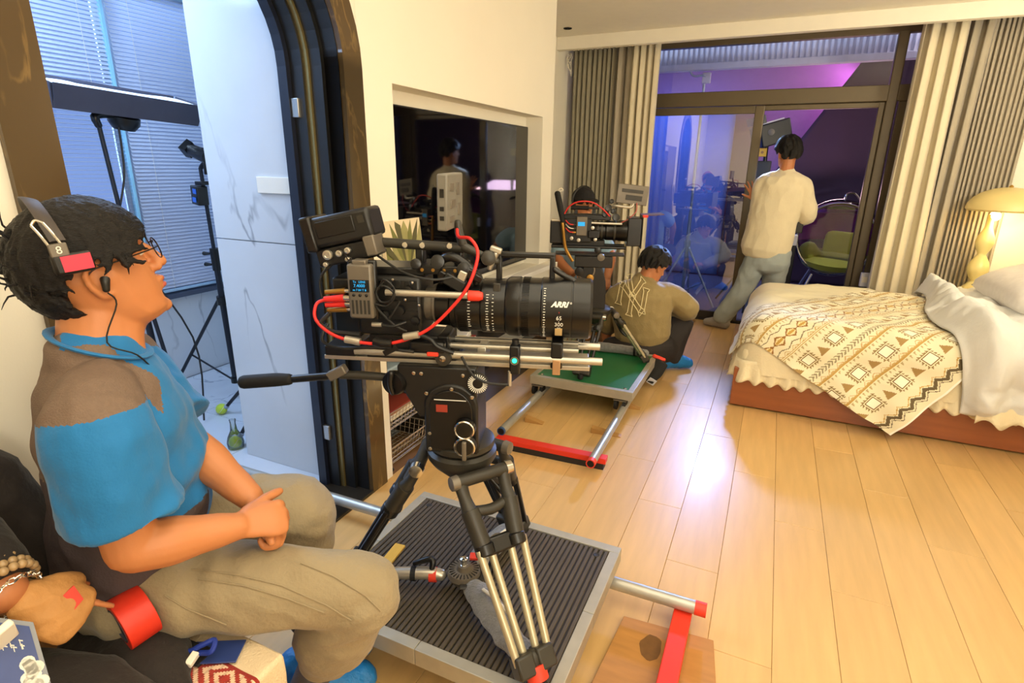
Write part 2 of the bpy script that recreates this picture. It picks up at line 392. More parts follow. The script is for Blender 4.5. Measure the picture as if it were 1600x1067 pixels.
# ---------------- bathroom behind the arch
bmarb = marble_mat('pale_marble', (206, 210, 214), (96, 100, 112), 1.1, 0.1, 0.012)
btile = marble_mat('floor_marble', (206, 212, 220), (130, 140, 160), 1.8, 0.25, 0.015)
BX = -3.62
struct(MB().bx(BX-0.1, -1.78, 0.2, 3.3, -0.06, -0.004).build('floor_bathroom', M('grout', (150, 155, 165), 0.8), smooth=False))
fb = bpy.data.objects['floor_bathroom']
tm = MB().bx(0, 0.597, 0, 0.597, -0.02, 0).mesh('tile', btile, smooth=False)
for i in range(3):
    for j in range(5):
        o = bpy.data.objects.new('tile', tm); COL.objects.link(o); o.parent = fb; o.location = (BX+0.02+0.6*i, 0.25+0.6*j, 0)
struct(MB().bx(BX-0.1, -1.78, 0.2, 3.3, 2.5, 2.56).build('ceiling_bathroom', M('bath_ceiling', (235, 235, 235), 0.8), smooth=False))
struct(MB().bx(BX-0.1, -1.78, 3.2, 3.3, 0, 2.5).build('wall_bathroom_far', bmarb, smooth=False))
struct(MB().bx(BX-0.1, -1.78, 0.2, 0.27, 0, 2.5).build('wall_bathroom_near', bmarb, smooth=False))
SZ = 0.61
struct(MB().bx(BX-0.1, BX, 0.2, 3.3, 0, SZ-0.03).bx(BX-0.1, BX, 0.2, 0.9, SZ, 2.5).build('wall_bathroom_left', bmarb, smooth=False))
pan = struct(MB().bx(-2.31, -1.785, 1.806, 1.86, 0.0, 2.5).build('wall_partition', bmarb, smooth=False))
for z0, z1 in ((0.0, 1.118), (1.121, 2.5)):
    MB().bx(-2.33, -1.785, 1.79, 1.806, z0+0.001, z1-0.001).build('marble_slab', bmarb, pan, smooth=False)
p0, p1 = at_y(402, 276, 1.786), at_y(468, 304, 1.786)
MB().bx(p0.x, p1.x, 1.778, 1.79, p1.z, p0.z).build('access_panel', white_m, pan, bevel=0.002, smooth=False)
sill = MB().bx(BX-0.1, BX+0.05, 0.9, 3.2, SZ-0.03, SZ).build('window_sill', M('dark_sill', (70, 76, 92), 0.4), smooth=False)
wb = struct(MB().bx(BX-0.09, BX-0.05, 0.9, 0.95, SZ, 2.5).bx(BX-0.09, BX-0.05, 2.25, 2.32, SZ, 2.5).bx(BX-0.09, BX-0.05, 3.14, 3.2, SZ, 2.5).bx(BX-0.09, BX-0.05, 0.9, 3.2, SZ, SZ+0.05).bx(BX-0.09, BX-0.05, 0.9, 3.2, 2.45, 2.5).build('window_2', M('pale_frame', (190, 205, 220), 0.4), smooth=False))
sill.parent = wb
MB().bx(BX-0.075, BX-0.07, 0.95, 3.14, SZ+0.05, 2.45).build('pane', glass_mat('window_glass', (0.9, 0.96, 1.0), 0.02), wb, smooth=False)
bl_m = M('blind_slat', (222, 226, 236), 0.5, var=0.02)
_b = bl_m.node_tree.nodes['Principled BSDF']; _b.inputs['Subsurface Weight'].default_value = 0
_tr = bl_m.node_tree.nodes.new('ShaderNodeBsdfTranslucent'); _tr.inputs[0].default_value = (0.75, 0.82, 0.95, 1)
_mx = bl_m.node_tree.nodes.new('ShaderNodeMixShader'); _mx.inputs[0].default_value = 0.35
bl_m.node_tree.links.new(_b.outputs[0], _mx.inputs[1]); bl_m.node_tree.links.new(_tr.outputs[0], _mx.inputs[2]); bl_m.node_tree.links.new(_mx.outputs[0], bl_m.node_tree.nodes['Material Output'].inputs[0])
rail_m = M('blind_rail', (170, 200, 222), 0.4)
def blind(y0, y1, lab, tilt_fn):
    t = thing('venetian_blind', lab, 'blind', (BX+0.012, (y0+y1)/2, SZ+0.01), group=None)
    m = MB(); z = SZ+0.05
    while z < 2.42:
        m.box((BX+0.012, (y0+y1)/2, z), (0.0235, y1-y0, 0.0012), (0, tilt_fn(z), 0)); z += 0.0225
    o = m.build('slats', bl_m, t, smooth=False, kind='stuff')
    MB().bx(BX, BX+0.03, y0, y1, 2.42, 2.46).build('head_rail', rail_m, t, bevel=0.003)
    MB().bx(BX, BX+0.025, y0, y1, SZ+0.012, SZ+0.03).build('bottom_rail', rail_m, t, bevel=0.003)
    for yy in (y0+0.12, y1-0.12):
        MB().cyl((BX+0.027, yy, SZ+0.03), (BX+0.027, yy, 2.42), 0.0012, n=5).build('ladder_cord', white_m, t)
    MB().bx(BX, BX+0.03, y1, y1+0.016, SZ, 2.46).build('painted_slit_light', M('slit_light_cyan', (160, 215, 235), 0.3), t, smooth=False)  # cyan strip: slit of light between the blinds put into its colour
blind(0.98, 2.235, 'white venetian blind with open lower slats behind the strip softbox', lambda z: math.radians(52 if z > 1.74 else -4))
blind(2.275, 3.12, 'white venetian blind with closed slats behind the small spotlight', lambda z: math.radians(62))
# ---------------- sliding window to the balcony
al = M('olive_aluminium', (96, 84, 62), 0.4, metal=0.3, var=0.04)
GY = 5.78
def fr(x0, x1, z0, z1, y0=GY-0.03, y1=GY+0.04): return (x0, x1, y0, y1, z0, z1)
w1 = struct(MB().bx(*fr(-1.97, 1.5, 2.0, 2.125)).build('window_1', al, bevel=0.006, smooth=False))
MB().bx(*fr(-1.97, 1.5, 2.50, 2.56)).build('top_rail', al, w1, bevel=0.004, smooth=False)
MB().bx(*fr(-1.97, 1.5, -0.01, 0.035)).build('threshold', M('dark_track', (38, 34, 30), 0.5), w1, bevel=0.004, smooth=False)
MB().bx(*fr(0.70, 0.775, 0.03, 2.52, GY-0.034, GY+0.044)).build('mullion', al, w1, bevel=0.008, smooth=False)
MB().bx(*fr(0.79, 0.85, 0.03, 2.0, GY-0.02, GY+0.02)).build('door_stile', al, w1, bevel=0.006, smooth=False)
MB().bx(*fr(1.44, 1.5, 0.03, 2.52)).build('mullion', al, w1, bevel=0.008, smooth=False)
MB().bx(*fr(-1.98, -1.92, 0.03, 2.52)).build('mullion', al, w1, bevel=0.008, smooth=False)
MB().bx(*fr(0.655, 0.70, 0.03, 2.0, GY-0.01, GY+0.03)).build('door_jamb', al, w1, bevel=0.006, smooth=False)
MB().bx(*fr(-0.21, 0.698, 1.955, 1.999, GY-0.008, GY+0.028)).build('door_head', al, w1, bevel=0.006, smooth=False)
d2 = struct(MB().bx(*fr(-0.285, -0.205, 0.03, 1.995, GY-0.045, GY+0.0)).build('door_2', al, bevel=0.008, smooth=False))
MB().bx(*fr(-1.92, -1.86, 0.03, 1.995, GY-0.045, GY)).build('stile', al, d2, bevel=0.006, smooth=False)
MB().bx(*fr(-1.86, -0.285, 1.93, 1.995, GY-0.04, GY)).build('top_rail', al, d2, bevel=0.004, smooth=False)
MB().bx(*fr(-1.86, -0.285, 0.03, 0.10, GY-0.04, GY)).build('bottom_rail', M('dark_rail', (52, 46, 40), 0.4, 0.3), d2, bevel=0.004, smooth=False)
pane_m = glass_mat('door_glass', (0.80, 0.86, 0.98), 0.20)
MB().bx(-1.86, -0.285, GY-0.026, GY-0.020, 0.10, 1.93).build('pane', pane_m, d2, smooth=False)
top_m = glass_mat('transom_glass', (0.92, 0.92, 0.97), 0.0)
for a, b in ((-1.92, 0.70), (0.775, 1.44)):
    MB().bx(a, b, GY, GY+0.006, 2.125, 2.50).build('pane', top_m, w1, smooth=False)
MB().bx(0.85, 1.44, GY, GY+0.006, 0.035, 2.0).build('pane', pane_m, w1, smooth=False)
# ---------------- television and niche things
tv = thing('television', 'large black glossy television set into the white wall niche', 'television', (-1.64, 3.0, 0.80))
y0, y1, z0, z1 = 2.22, 3.785, 0.80, 1.715
MB().bx(-1.652, -1.632, y0, y1, z0, z1).build('casing', M('tv_case', (14, 14, 15), 0.35), tv, bevel=0.003, smooth=False)
MB().bx(-1.633, -1.6285, y0+0.008, y1-0.008, z0+0.014, z1-0.008).build('screen', M('tv_screen', (5, 5, 8), 0.04, var=0, spec=0.9), tv, smooth=False)
MB().bx(-1.6305, -1.627, y0, y1, z0, z0+0.014).build('bottom_bezel', M('tv_bezel', (40, 40, 42), 0.3, 0.5), tv, smooth=False)
# ================================================================== CURTAINS
def curtain(x0, x1, y, amp, n, mat, lab, z0=0.02, z1=2.50, flare=0.0, shift=0.0, seed=0, grp=None):
    t = thing('curtain', lab, 'curtain', ((x0+x1)/2, y, z0))
    NU = n*10
    def fn(u, v):
        ph = u*n*2*PI+seed; s = math.sin(ph); s = math.copysign(abs(s)**0.7, s)
        k = 1+0.25*math.sin(7*u+seed)
        xx = x0+(x1-x0)*u+shift*(1-v)*u+flare*(1-v)*(0.5-u)*-1 + 0.2*(x1-x0)/n*math.cos(2*ph)
        return (xx+0.006*nz((u*6, v*2, 0), 1, seed), y+amp*k*s*(0.7+0.3*(1-v))+0.01*nz((u*5, v*3, 1), 1, seed), z0+(z1-z0)*v)
    MB().grid(fn, NU, 14).build('fabric', mat, t, solid=0.004, ang=0, fix=False)
    m = MB().bx(x0, x1, y-0.012, y+0.012, z1-0.004, z1+0.03); m.build('curtain_track', white_m, t, smooth=False)
    return t
c_cream = M('cream_curtain', (226, 214, 184), 0.85, var=0.03, sheen=0.2, bump=0.08, bscale=400)
c_grey = M('greygreen_curtain', (150, 143, 122), 0.85, var=0.03, sheen=0.2, bump=0.08, bscale=400)
c_mid = M('grey_curtain', (176, 166, 146), 0.85, var=0.03, sheen=0.2, bump=0.08, bscale=400)
curtain(-1.93, -1.52, 5.52, 0.035, 9, c_grey, 'grey-green pleated curtain at the left end of the balcony window')
curtain(-1.52, -1.36, 5.50, 0.045, 2, c_mid, 'short grey-beige curtain fold between grey-green and cream curtains on left')
curtain(-1.36, -1.11, 5.44, 0.04, 4, c_cream, 'cream curtain hanging beside the blue sliding door glass')
curtain(0.80, 1.06, 5.40, 0.045, 3, c_cream, 'cream curtain right of the open balcony doorway', flare=0.05)
curtain(1.06, 1.22, 5.44, 0.05, 2, c_mid, 'two deep grey-beige folds of curtain beside the right cream curtain', shift=-0.03)
curtain(1.22, 1.56, 5.46, 0.022, 11, c_mid, 'finely pleated grey-beige curtain behind the bedside lamp')
cm = MB()
for k in range(5):
    a = k*1.3; c = V((-1.93, 5.42, 2.40))
    cm.tube([c+V((0.02*math.cos(a), 0.01*k, 0.06)), c+V((0.03*math.sin(a), 0, 0.02)), c+V((-0.02*math.cos(a), 0, -0.04)), c+V((0.02, 0.01, -0.09-0.01*k))], 0.003, 5)
tag(cm.build('tie_cord', M('cord', (225, 218, 200), 0.8)), 'knotted white cord hanging at the top left of the grey-green curtain', 'cord')
# ================================================================== BED
bed = thing('bed', 'low wooden bed with frilled cream bedspread beside the window', 'bed', (0.95, 4.35, 0))
bw = M('walnut', (150, 84, 46), 0.35, var=0.14, scale=5, stretch=(0.6, 6, 8), coat=0.2)
BX0, BX1, BY0, BY1 = -0.10, 1.95, 3.60, 5.08
MB().bx(BX0+0.02, BX1, BY0, BY0+0.03, 0.012, 0.26).build('side_board', bw, bed, bevel=0.004, smooth=False)
MB().bx(BX0+0.02, BX1, BY1-0.03, BY1, 0.012, 0.26).build('side_board', bw, bed, bevel=0.004, smooth=False)
MB().bx(BX0+0.0, BX0+0.03, BY0+0.0, BY1, 0.012, 0.26).build('foot_board', bw, bed, bevel=0.004, smooth=False)
MB().bx(BX0+0.04, BX1-0.02, BY0+0.04, BY1-0.04, 0.0, 0.1).build('plinth', dark_m, bed, smooth=False)
MB().bx(BX1, BX1+0.06, BY0-0.02, BY1+0.02, 0.0, 0.95).build('headboard', M('headboard', (228, 208, 150), 0.8, var=0.03), bed, bevel=0.02)
fab = M('cream_spread', (236, 222, 186), 0.9, var=0.04, scale=25, sheen=0.2, bump=0.25, bscale=90)
BT, RR_ = 0.575, 0.17
def surf(a, b, lift=0.0, flare=0.06):
    """point of the bed cover for unrolled plan coordinates (a, b): flat on top, rolling over the rounded front and foot edges."""
    sy, sx = max(0.0, BY0+RR_-b), max(0.0, BX0+RR_-a); s = math.hypot(sx, sy)
    bump = 0.014*nz((a, b, 0), 4)+0.008*nz((a, b, 2), 9)
    far = min(1, max(0, (BY1+0.02-b)/0.14)); top = BT+lift-0.08*(1-math.sqrt(max(0, 1-(1-far)**2)))
    if s <= 0: return V((a, b, top+bump))
    dx, dy = -sx/s, -sy/s; ox, oy = (BX0+RR_ if sx > 0 else a), (BY0+RR_ if sy > 0 else b); r = RR_+lift
    q = min(s, RR_*PI/2); an = q/RR_; out = r*math.sin(an); z = top-r*(1-math.cos(an))
    dr = s-q; out += flare*min(1, dr/0.5)*min(1, dr/0.1); z -= dr
    return V((ox+dx*out, oy+dy*out, z+bump*max(0, math.cos(an))))-V((dx, dy, 0))*0.0+V((dx, dy, 0))*bump*math.sin(an)
def mfn(u, v):
    a = BX0-0.26+(BX1-BX0+0.26)*u; b_ = BY0-0.26+(BY1-BY0+0.26)*v
    p = surf(a, b_); return p
MB().grid(mfn, 64, 54).build('bedspread', fab, bed, ang=0)
MB().bx(BX0+0.03, BX1-0.01, BY0+0.03, BY1-0.01, 0.1, 0.38).build('mattress', fab, bed, bevel=0.03)
# skirt round the front side and the foot: hangs from the mattress edge and flares into a frill
path = [(BX1-0.02, BY0)] + [(BX1-0.02-(BX1-BX0-0.1)*k/60, BY0) for k in range(1, 61)]
path += [(BX0+0.08-0.08*math.sin(PI/2*k/6), BY0+0.08-0.08*math.cos(PI/2*k/6)) for k in range(1, 7)]
path += [(BX0, BY0+0.08+(BY1-BY0-0.1)*k/40) for k in range(1, 41)]
def skirt(z0, z1, out0, out1, wave, per, thick, name, lab=None):
    P = [V((a, b, 0)) for a, b in path]; n = len(P)*4
    Q = []
    for i in range(len(P)-1):
        for j in range(4): Q.append(P[i].lerp(P[i+1], j/4))
    s = 0; N = []; Sx = []
    for i, q in enumerate(Q):
        t = (Q[min(i+1, len(Q)-1)]-Q[max(i-1, 0)]).normalized(); N.append(V((t.y, -t.x, 0)) if True else 0)
        if i: s += (Q[i]-Q[i-1]).length
        Sx.append(s)
    sgn = -1 if N[0].y > 0 else 1
    def fn(u, v):
        i = min(int(u*(len(Q)-1)+0.5), len(Q)-1); q = Q[i]; ph = Sx[i]*2*PI/per+2*nz((Sx[i], 0, 0), 5)
        o = out0+(out1-out0)*(1-v)+wave*(1-v)*math.sin(ph)
        z = z0+(z1-z0)*v+0.012*(1-v)*math.cos(ph+0.6)+0.012*(1-v)*nz((Sx[i], 3, 0), 6)
        return q+N[i]*sgn*o+V((0, 0, z))
    MB().grid(fn, len(Q)-1, 7).build(name, fab, bed, ang=0, fix=False, solid=thick)
skirt(0.185, 0.315, 0.0, 0.028, 0.015, 0.085, 0.004, 'frill')
# ---- patterned throw laid diagonally: print painted as cloth colour
C0 = V((0.76, 3.135)); E1 = V((0.64, 0.77)).normalized(); E2 = V((-0.885, 0.465)).normalized()
LU, LV = 1.62, 1.50
cr, gold, brown, dk = (236, 226, 192), (196, 156, 76), (152, 106, 50), (104, 90, 62)
def tri(x, p): x = (x/p) % 1; return 2*abs(x-0.5)
def pattern(u, v):
    c = cr
    if v < 0.010: return (248, 243, 228)
    if 0.03 < v < 0.115:                                  # dark zigzag along the border
        z = v-0.052-0.030*tri(u, 0.075)
        if abs(z) < 0.011: c = dk
        elif abs(z+0.022) < 0.0028: c = (120, 106, 80)
        elif abs(z-0.021) < 0.0028: c = gold
    for n_, v0 in enumerate((0.185, 0.355, 0.585, 0.965, 1.14)):   # rows of squares ringed by small triangles
        if abs(v-v0) < 0.07:
            uu = ((u+(0.09 if n_ % 2 else 0)) % 0.18)-0.09; d = max(abs(uu), abs(v-v0))
            if 0.0245 < d < 0.029: c = (122, 92, 46)
            elif d <= 0.0245: c = (250, 243, 218)
            elif 0.034 < d < 0.049:
                s = uu if abs(uu) < abs(v-v0) else v-v0
                k = ((s+0.051)/0.017) % 1
                if k < 1-(d-0.034)/0.015: c = (150, 128, 82)
            elif abs(uu) > 0.056:                          # big triangles between the squares
                q = abs(abs(uu)-0.09); h = (v-v0+0.03)/0.055
                if 0 < h < 1 and q < 0.030*(1-h): c = (166, 134, 80)
    for v0 in (0.270, 0.440, 0.675, 0.870, 1.05):          # stripes of toothed triangles
        d = v-v0
        if abs(d) < 0.004: c = gold if int(u/0.009) % 2 else (188, 156, 92)
        elif 0.006 < d < 0.032:
            z = 0.026*tri(u, 0.055)
            if abs(d-0.006-z) < 0.003 or d-0.006 < z*0.4: c = (200, 168, 108)
        elif -0.026 < d < -0.007:
            if ((u/0.025) % 1) < 0.55-(d+0.007)/-0.045: c = (188, 170, 122)
    if abs(v-0.497) < 0.016:                               # arrow stripe
        if ((u+abs(v-0.497)*1.1)/0.022) % 1 < 0.5: c = (152, 140, 106)
    d = v-0.772                                            # band of brown lozenges
    if abs(d) < 0.07:
        t = tri(u, 0.085); z = abs(abs(d)-0.036*t)
        if abs(d) < 0.036*t: c = brown if abs(d) > 0.022*t or t < 0.4 else ((240, 220, 168) if abs(d) > 0.010*t else gold)
        elif abs(abs(d)-0.046-0.018*t) < 0.0030: c = (124, 110, 80)
    return c
NU, NV = 340, 310
b = MB(); cl = b.bm.loops.layers.float_color.new('Col'); vs = []; keep = []
def drape(a, bb, lift=0.014):
    p = surf(a, bb, lift, 0.17); s = max(0, BY0+RR_-bb)
    k = min(1, max(0, (s-0.2)/0.3)); p.y -= 0.016*k*(math.sin(a*24+bb*8)+0.6)
    p += V((0, -0.3, 1))*0.004*nz((a, bb, 9), 12)
    if p.z < 0.02: p.y -= (0.02-p.z)*0.9; p.z = 0.02+0.006*abs(nz((a, bb, 0), 20))
    return p
for i in range(NU+1):
    row = []
    for j in range(NV+1):
        u, v = LU*i/NU, LV*j/NV; p = C0+E1*u+E2*v
        ok = p.x < 1.10+0.03*nz((0, p.y, 0), 6) and p.y < BY1-0.02 and p.x > BX0-0.20
        row.append(b.bm.verts.new(drape(p.x, p.y)) if ok else None)
    vs.append(row)
for i in range(NU):
    for j in range(NV):
        q = [vs[i][j], vs[i+1][j], vs[i+1][j+1], vs[i][j+1]]
        if None in q: continue
        f = b.bm.faces.new(q); c = lin(pattern(LU*(i+.5)/NU, LV*(j+.5)/NV))
        for l in f.loops: l[cl] = (*c, 1)
for v_ in [v for v in b.bm.verts if not v.link_faces]: b.bm.verts.remove(v_)
tag(b.build('throw_blanket', vcol_mat('throw_print', 0.9), ang=0, fix=False), 'cream throw with brown and gold geometric print hanging diagonally off the bed', 'blanket')
# ---- duvet at the head, pillow
duv = M('pale_duvet', (222, 222, 218), 0.9, var=0.05, scale=8, sheen=0.25, bump=0.2, bscale=60)
def dfn(u, v):
    a = 1.00+0.90*u; bb = BY0-0.30+(BY1-BY0+0.28)*v
    a += 0.06*math.sin(4*bb+1)*(1-u)
    edge = max(0.0, min(1, u/0.06, (1-v)/0.03, v/0.04+.2))
    ridge = 0.085*math.exp(-((u-0.10-0.05*math.sin(4*v))/0.07)**2)+0.045*math.exp(-((u-0.36+0.10*math.sin(5*v))/0.10)**2)+0.035*math.exp(-((u-0.62-0.1*math.sin(6*v+1))/0.08)**2)
    wr = 0.028*nz((a*1.2, bb*2, 7), 3.2)+0.026*(1-2*abs(nz((a, bb*1.5, 3), 5)))+0.012*(1-2*abs(nz((a*1.4, bb, 8), 11)))+0.018*math.sin(11*(a*0.8+bb))*math.exp(-((v-0.45)/0.3)**2)
    return surf(a, bb, 0.03+max(0.0, (ridge+wr+0.012)*edge), 0.05)
t = thing('duvet', 'crumpled pale duvet folded back at the head of the bed', 'duvet', (1.45, 4.3, 0.55))
MB().grid(dfn, 90, 120).build('cover', duv, t, ang=0, fix=False, solid=0.012)
def dfr(u, v):
    a = 1.12+0.78*u; ph = a*2*PI/0.13
    return (a, BY0-0.078-0.018*(1-v)*math.sin(ph)-0.03*(1-v), 0.20+0.02*math.cos(ph)*(1-v)+0.12*v+0.02*math.sin(a*9))
MB().grid(dfr, 90, 5).build('frill', fab, t, ang=0, fix=False, solid=0.004)
def pillow(c, d, rot, lab, mat):
    b = MB(); R = Euler(rot).to_matrix(); c = V(c)
    def side(s):
        def fn(u, v):
            x, y = 2*u-1, 2*v-1; k = max(0, (1-x**4))**0.5*max(0, (1-y**4))**0.5
            pin = 1-0.06*(x*x*y*y)
            return c+R @ V((d[0]/2*x*pin, d[1]/2*y*pin, s*(d[2]/2*k+0.01*nz((x, y, s), 3)*k)))
        return fn
    b.grid(side(1), 20, 20); b.grid(side(-1), 20, 20); bmesh.ops.remove_doubles(b.bm, verts=b.bm.verts, dist=1e-4)
    return tag(b.build('pillow', mat, ang=0), lab, 'pillow')
pm = M('print_pillow', (226, 220, 214), 0.9, var=0.06, scale=30, bump=0.15, bscale=40)
pillow((1.56, 4.45, 0.79), (0.52, 0.84, 0.21), (0, -0.35, 0.05), 'plump pale pillow at the head of the bed by the headboard', pm)
# ---- bedside lamp on a table
lampc = at_y(1524, 440, 5.27)
tb = thing('bedside_table', 'small pale bedside table hidden behind the far side of bed', 'table', (lampc.x, 5.29, 0))
MB().lathe([(0.17, 0.50), (0.17, 0.52)], (lampc.x, 5.29, 0)).build('table_top', white_m, tb, bevel=0.004)
MB().lathe([(0.12, 0), (0.12, 0.02), (0.02, 0.03), (0.02, 0.50)], (lampc.x, 5.29, 0)).build('pedestal', white_m, tb)
lp = thing('table_lamp', 'mushroom shaped cream lamp with bubbly stem beside the bed', 'lamp', (lampc.x, 5.29, 0.52))
lm = M('lamp_ceramic', (240, 222, 150), 0.3, var=0.02, sss=0.0)
prof = [(0.07, 0.52), (0.085, 0.55), (0.08, 0.60), (0.045, 0.645), (0.03, 0.665), (0.05, 0.70), (0.068, 0.75), (0.06, 0.80), (0.035, 0.85), (0.028, 0.87), (0.045, 0.91), (0.058, 0.955), (0.05, 1.00), (0.03, 1.05), (0.02, 1.10), (0.02, 1.16)]
PC = catmull([V((r, h, 0)) for r, h in prof], 4)
MB().lathe([(p.x, p.y) for p in PC], (lampc.x, 5.29, 0), n=28).build('stem', lm, lp)
MB().ball((lampc.x+0.02, 5.29, 1.15), 0.035).build('bulb', M('bulb', (255, 220, 140), 0.5, emit=14), lp)
R_ = 0.235; sp = [(R_*math.cos(a*PI/2/12), 1.20+0.155*math.sin(a*PI/2/12)) for a in range(13)]
sp2 = [(max(r-0.012, 1e-4), h-0.012) for r, h in reversed(sp)]
shade_m = M('lamp_shade', (230, 208, 140), 0.4, var=0.02)
MB().lathe(sp+sp2, (lampc.x+0.06, 5.26, 0), n=36, closed=True).build('lamp_shade', shade_m, lp)
MB().lathe([(0.012, 1.352), (0.014, 1.362), (0.004, 1.372)], (lampc.x+0.06, 5.26, 0)).build('finial', M('brass', (200, 160, 80), 0.3, 0.9), lp)
light('table_lamp_light', 'POINT', (lampc.x+0.06, 5.26, 1.14), (0, 0, 0), 9, (1.0, 0.78, 0.42), 0.03)
# ================================================================== GEAR MATERIALS
blk = M('black_anodised', (15, 14, 14), 0.32, var=0.12)
blk2 = M('black_plastic', (20, 19, 18), 0.42, var=0.08, bump=0.03, bscale=300)
rub = M('black_rubber', (14, 13, 13), 0.75)
gry = M('grey_anodised', (112, 104, 92), 0.4, metal=0.3)
dgry = M('dark_grey_casting', (46, 43, 36), 0.45, var=0.15, scale=25)
alu = M('brushed_aluminium', (196, 190, 176), 0.32, metal=0.75, var=0.05)
chrome = M('chrome', (215, 213, 208), 0.15, metal=1.0, var=0.0)
tubem = M('leg_tube', (190, 180, 152), 0.35, metal=0.55, var=0.06)
galv = M('galvanised_pipe', (186, 184, 176), 0.38, metal=0.6, var=0.12, scale=18)
redp = M('red_paint', (222, 52, 30), 0.45, var=0.08, scale=12)
redc = M('red_cable', (214, 40, 34), 0.45, var=0.03)
redt = M('red_tape', (226, 62, 40), 0.5)
brass = M('brass_parts', (176, 132, 62), 0.35, metal=0.8)
screen_m = M('cyan_screen', (30, 150, 215), 0.3, var=0.0, emit=1.2)
scr_dark = M('screen_black', (10, 14, 20), 0.2)
paintw = M('white_paint', (228, 226, 216), 0.6, var=0)
ply = M('plywood', (176, 124, 62), 0.6, var=0.16, scale=6, stretch=(1, 7, 1))
felt = M('grey_felt', (128, 126, 122), 0.95, var=0.22, scale=50, bump=0.5, bscale=150, sheen=0.3)

blu_t = M('blue_tape', (52, 84, 130), 0.5)
# ================================================================== NEAR DOLLY AND ITS TRACK
def pipe_thing(lab, p0, p1, r, caps, grp=None):
    p0, p1 = V(p0), V(p1); d = (p1-p0).normalized()
    t = thing('track_pipe', lab, 'pipe', (p0.x, p0.y, p0.z-r), group=grp)
    MB().cyl(p0, p1, r, n=24).build('tube', galv, t)
    for e, s in caps:
        q = p0 if e == 0 else p1; dd = d if e == 0 else -d
        MB().lathe([(r*0.7, 0.0), (r+0.0012, -0.001), (r+0.0012, s), (r*0.7, s)], q-dd*0.001, dd, n=24).build('end_band', blu_t if lab.startswith('left') else redt, t, label='blue end band' if lab.startswith('left') else 'red end band')
        MB().lathe([(r*0.82, -0.0016), (r*0.1, -0.0016)], q-dd*0.0005, dd, n=20).build('bore', dark_m, t)
    return t
PR = 0.022; PZ = 0.062+PR
e1 = at_z(1100, 970, PZ)
pipe_thing('long steel pipe with red end under the near ribbed platform', (-2.3, 1.56, PZ), (e1.x, 1.60, PZ), PR, [(1, 0.035)])
pipe_thing('steel pipe under the front edge of the near ribbed platform', (-0.98, 1.055, PZ), (e1.x-0.02, 1.075, PZ), PR, [(1, 0.035)])
cb = thing('track_tie_bar', 'red steel crossbar under the red-ended pipe near the plywood board', 'bar', (-0.08, 1.3, 0.0))
cx0, cx1 = -0.125, -0.068
MB().bx(cx0, cx1, 0.95, 1.66, 0.028, 0.062).build('bar', redp, cb, bevel=0.003, smooth=False)
for yy in (1.075, 1.60):
    MB().bx(cx0+0.004, cx1-0.004, yy-0.03, yy+0.03, 0.018, 0.030).build('saddle', dark_m, cb, smooth=False)
pb = thing('plywood_board', 'stained plywood board on the floor under the red crossbar', 'board', (-0.12, 1.3, 0))
q = [at_z(*p, 0.018) for p in ((975, 962), (1115, 1000), (1120, 1090), (915, 1085))]
pm_ = MB().prism([(v.x, v.y) for v in (q[0], q[3], q[2], q[1])], (0, 0, 0.0), (1, 0, 0), (0, 1, 0), (0, 0, 0.018))
pm_.build('panel', ply, pb, bevel=0.002, smooth=False)
c = at_z(1018, 1012, 0.0186)
st = MB(); st.prism([(0.035*math.cos(a)*(1+0.35*nz((math.cos(a), math.sin(a), 0), 1.4)), 0.05*math.sin(a)*(1+0.3*nz((math.cos(a), math.sin(a), 3), 1.7))) for a in [k*2*PI/22 for k in range(22)]], c, (1, 0, 0), (0, 1, 0), (0, 0, 0.0004))
st.build('oil_stain', M('oil_stain', (112, 76, 36), 0.5, var=0.2, scale=40), pb, smooth=False)

X0, X1, Y0, Y1, ZT = -1.130, -0.322, 0.975, 1.637, 0.20
dl = thing('camera_dolly', 'square dolly platform with ribbed black rubber top and aluminium frame', 'dolly', ((X0+X1)/2, (Y0+Y1)/2, PZ+PR))
fw_ = 0.034; fm = M('worn_aluminium', (176, 170, 154), 0.45, metal=0.45, var=0.1, scale=20)
for (a, b_, c_, d_) in ((X0, X1, Y0, Y0+fw_), (X0, X1, Y1-fw_, Y1), (X0, X0+fw_, Y0+fw_, Y1-fw_), (X1-fw_, X1, Y0+fw_, Y1-fw_)):
    lx = b_-a > d_-c_; n = 2
    for k in range(n):                       # each side is two extrusions butted together
        if lx: MB().bx(a+(b_-a)*k/n+0.0006, a+(b_-a)*(k+1)/n-0.0006, c_, d_, ZT-0.055, ZT).build('frame_rail', fm, dl, bevel=0.002, smooth=False)
        else: MB().bx(a, b_, c_+(d_-c_)*k/n+0.0006, c_+(d_-c_)*(k+1)/n-0.0006, ZT-0.055, ZT).build('frame_rail', fm, dl, bevel=0.002, smooth=False)
MB().bx(X0+fw_, X1-fw_, Y0+fw_, Y1-fw_, ZT-0.03, ZT-0.008).build('deck', M('deck_rubber', (34, 29, 24), 0.7, var=0.12, scale=8), dl, smooth=False)
ribm = M('rib_rubber', (74, 64, 50), 0.6, var=0.15, scale=12)
n = 42; rw = (X1-X0-2*fw_)/n
rib = None
for k in range(n):
    xx = X0+fw_+rw*(k+.5)
    if rib is None:
        mb = MB().bx(-rw*0.36, rw*0.36, -(Y1-Y0)/2+fw_+0.002, (Y1-Y0)/2-fw_-0.002, 0, 0.006)
        bmesh.ops.bevel(mb.bm, geom=[e for e in mb.bm.edges if all(v.co.z > 0.005 for v in e.verts)], offset=0.002, segments=1, affect='EDGES')
        rib = mb.mesh('rib', ribm, smooth=False)
    o = bpy.data.objects.new('rib', rib); COL.objects.link(o); o.parent = dl
    o.location = V((xx, (Y0+Y1)/2, ZT-0.008))-BASE[dl.name]
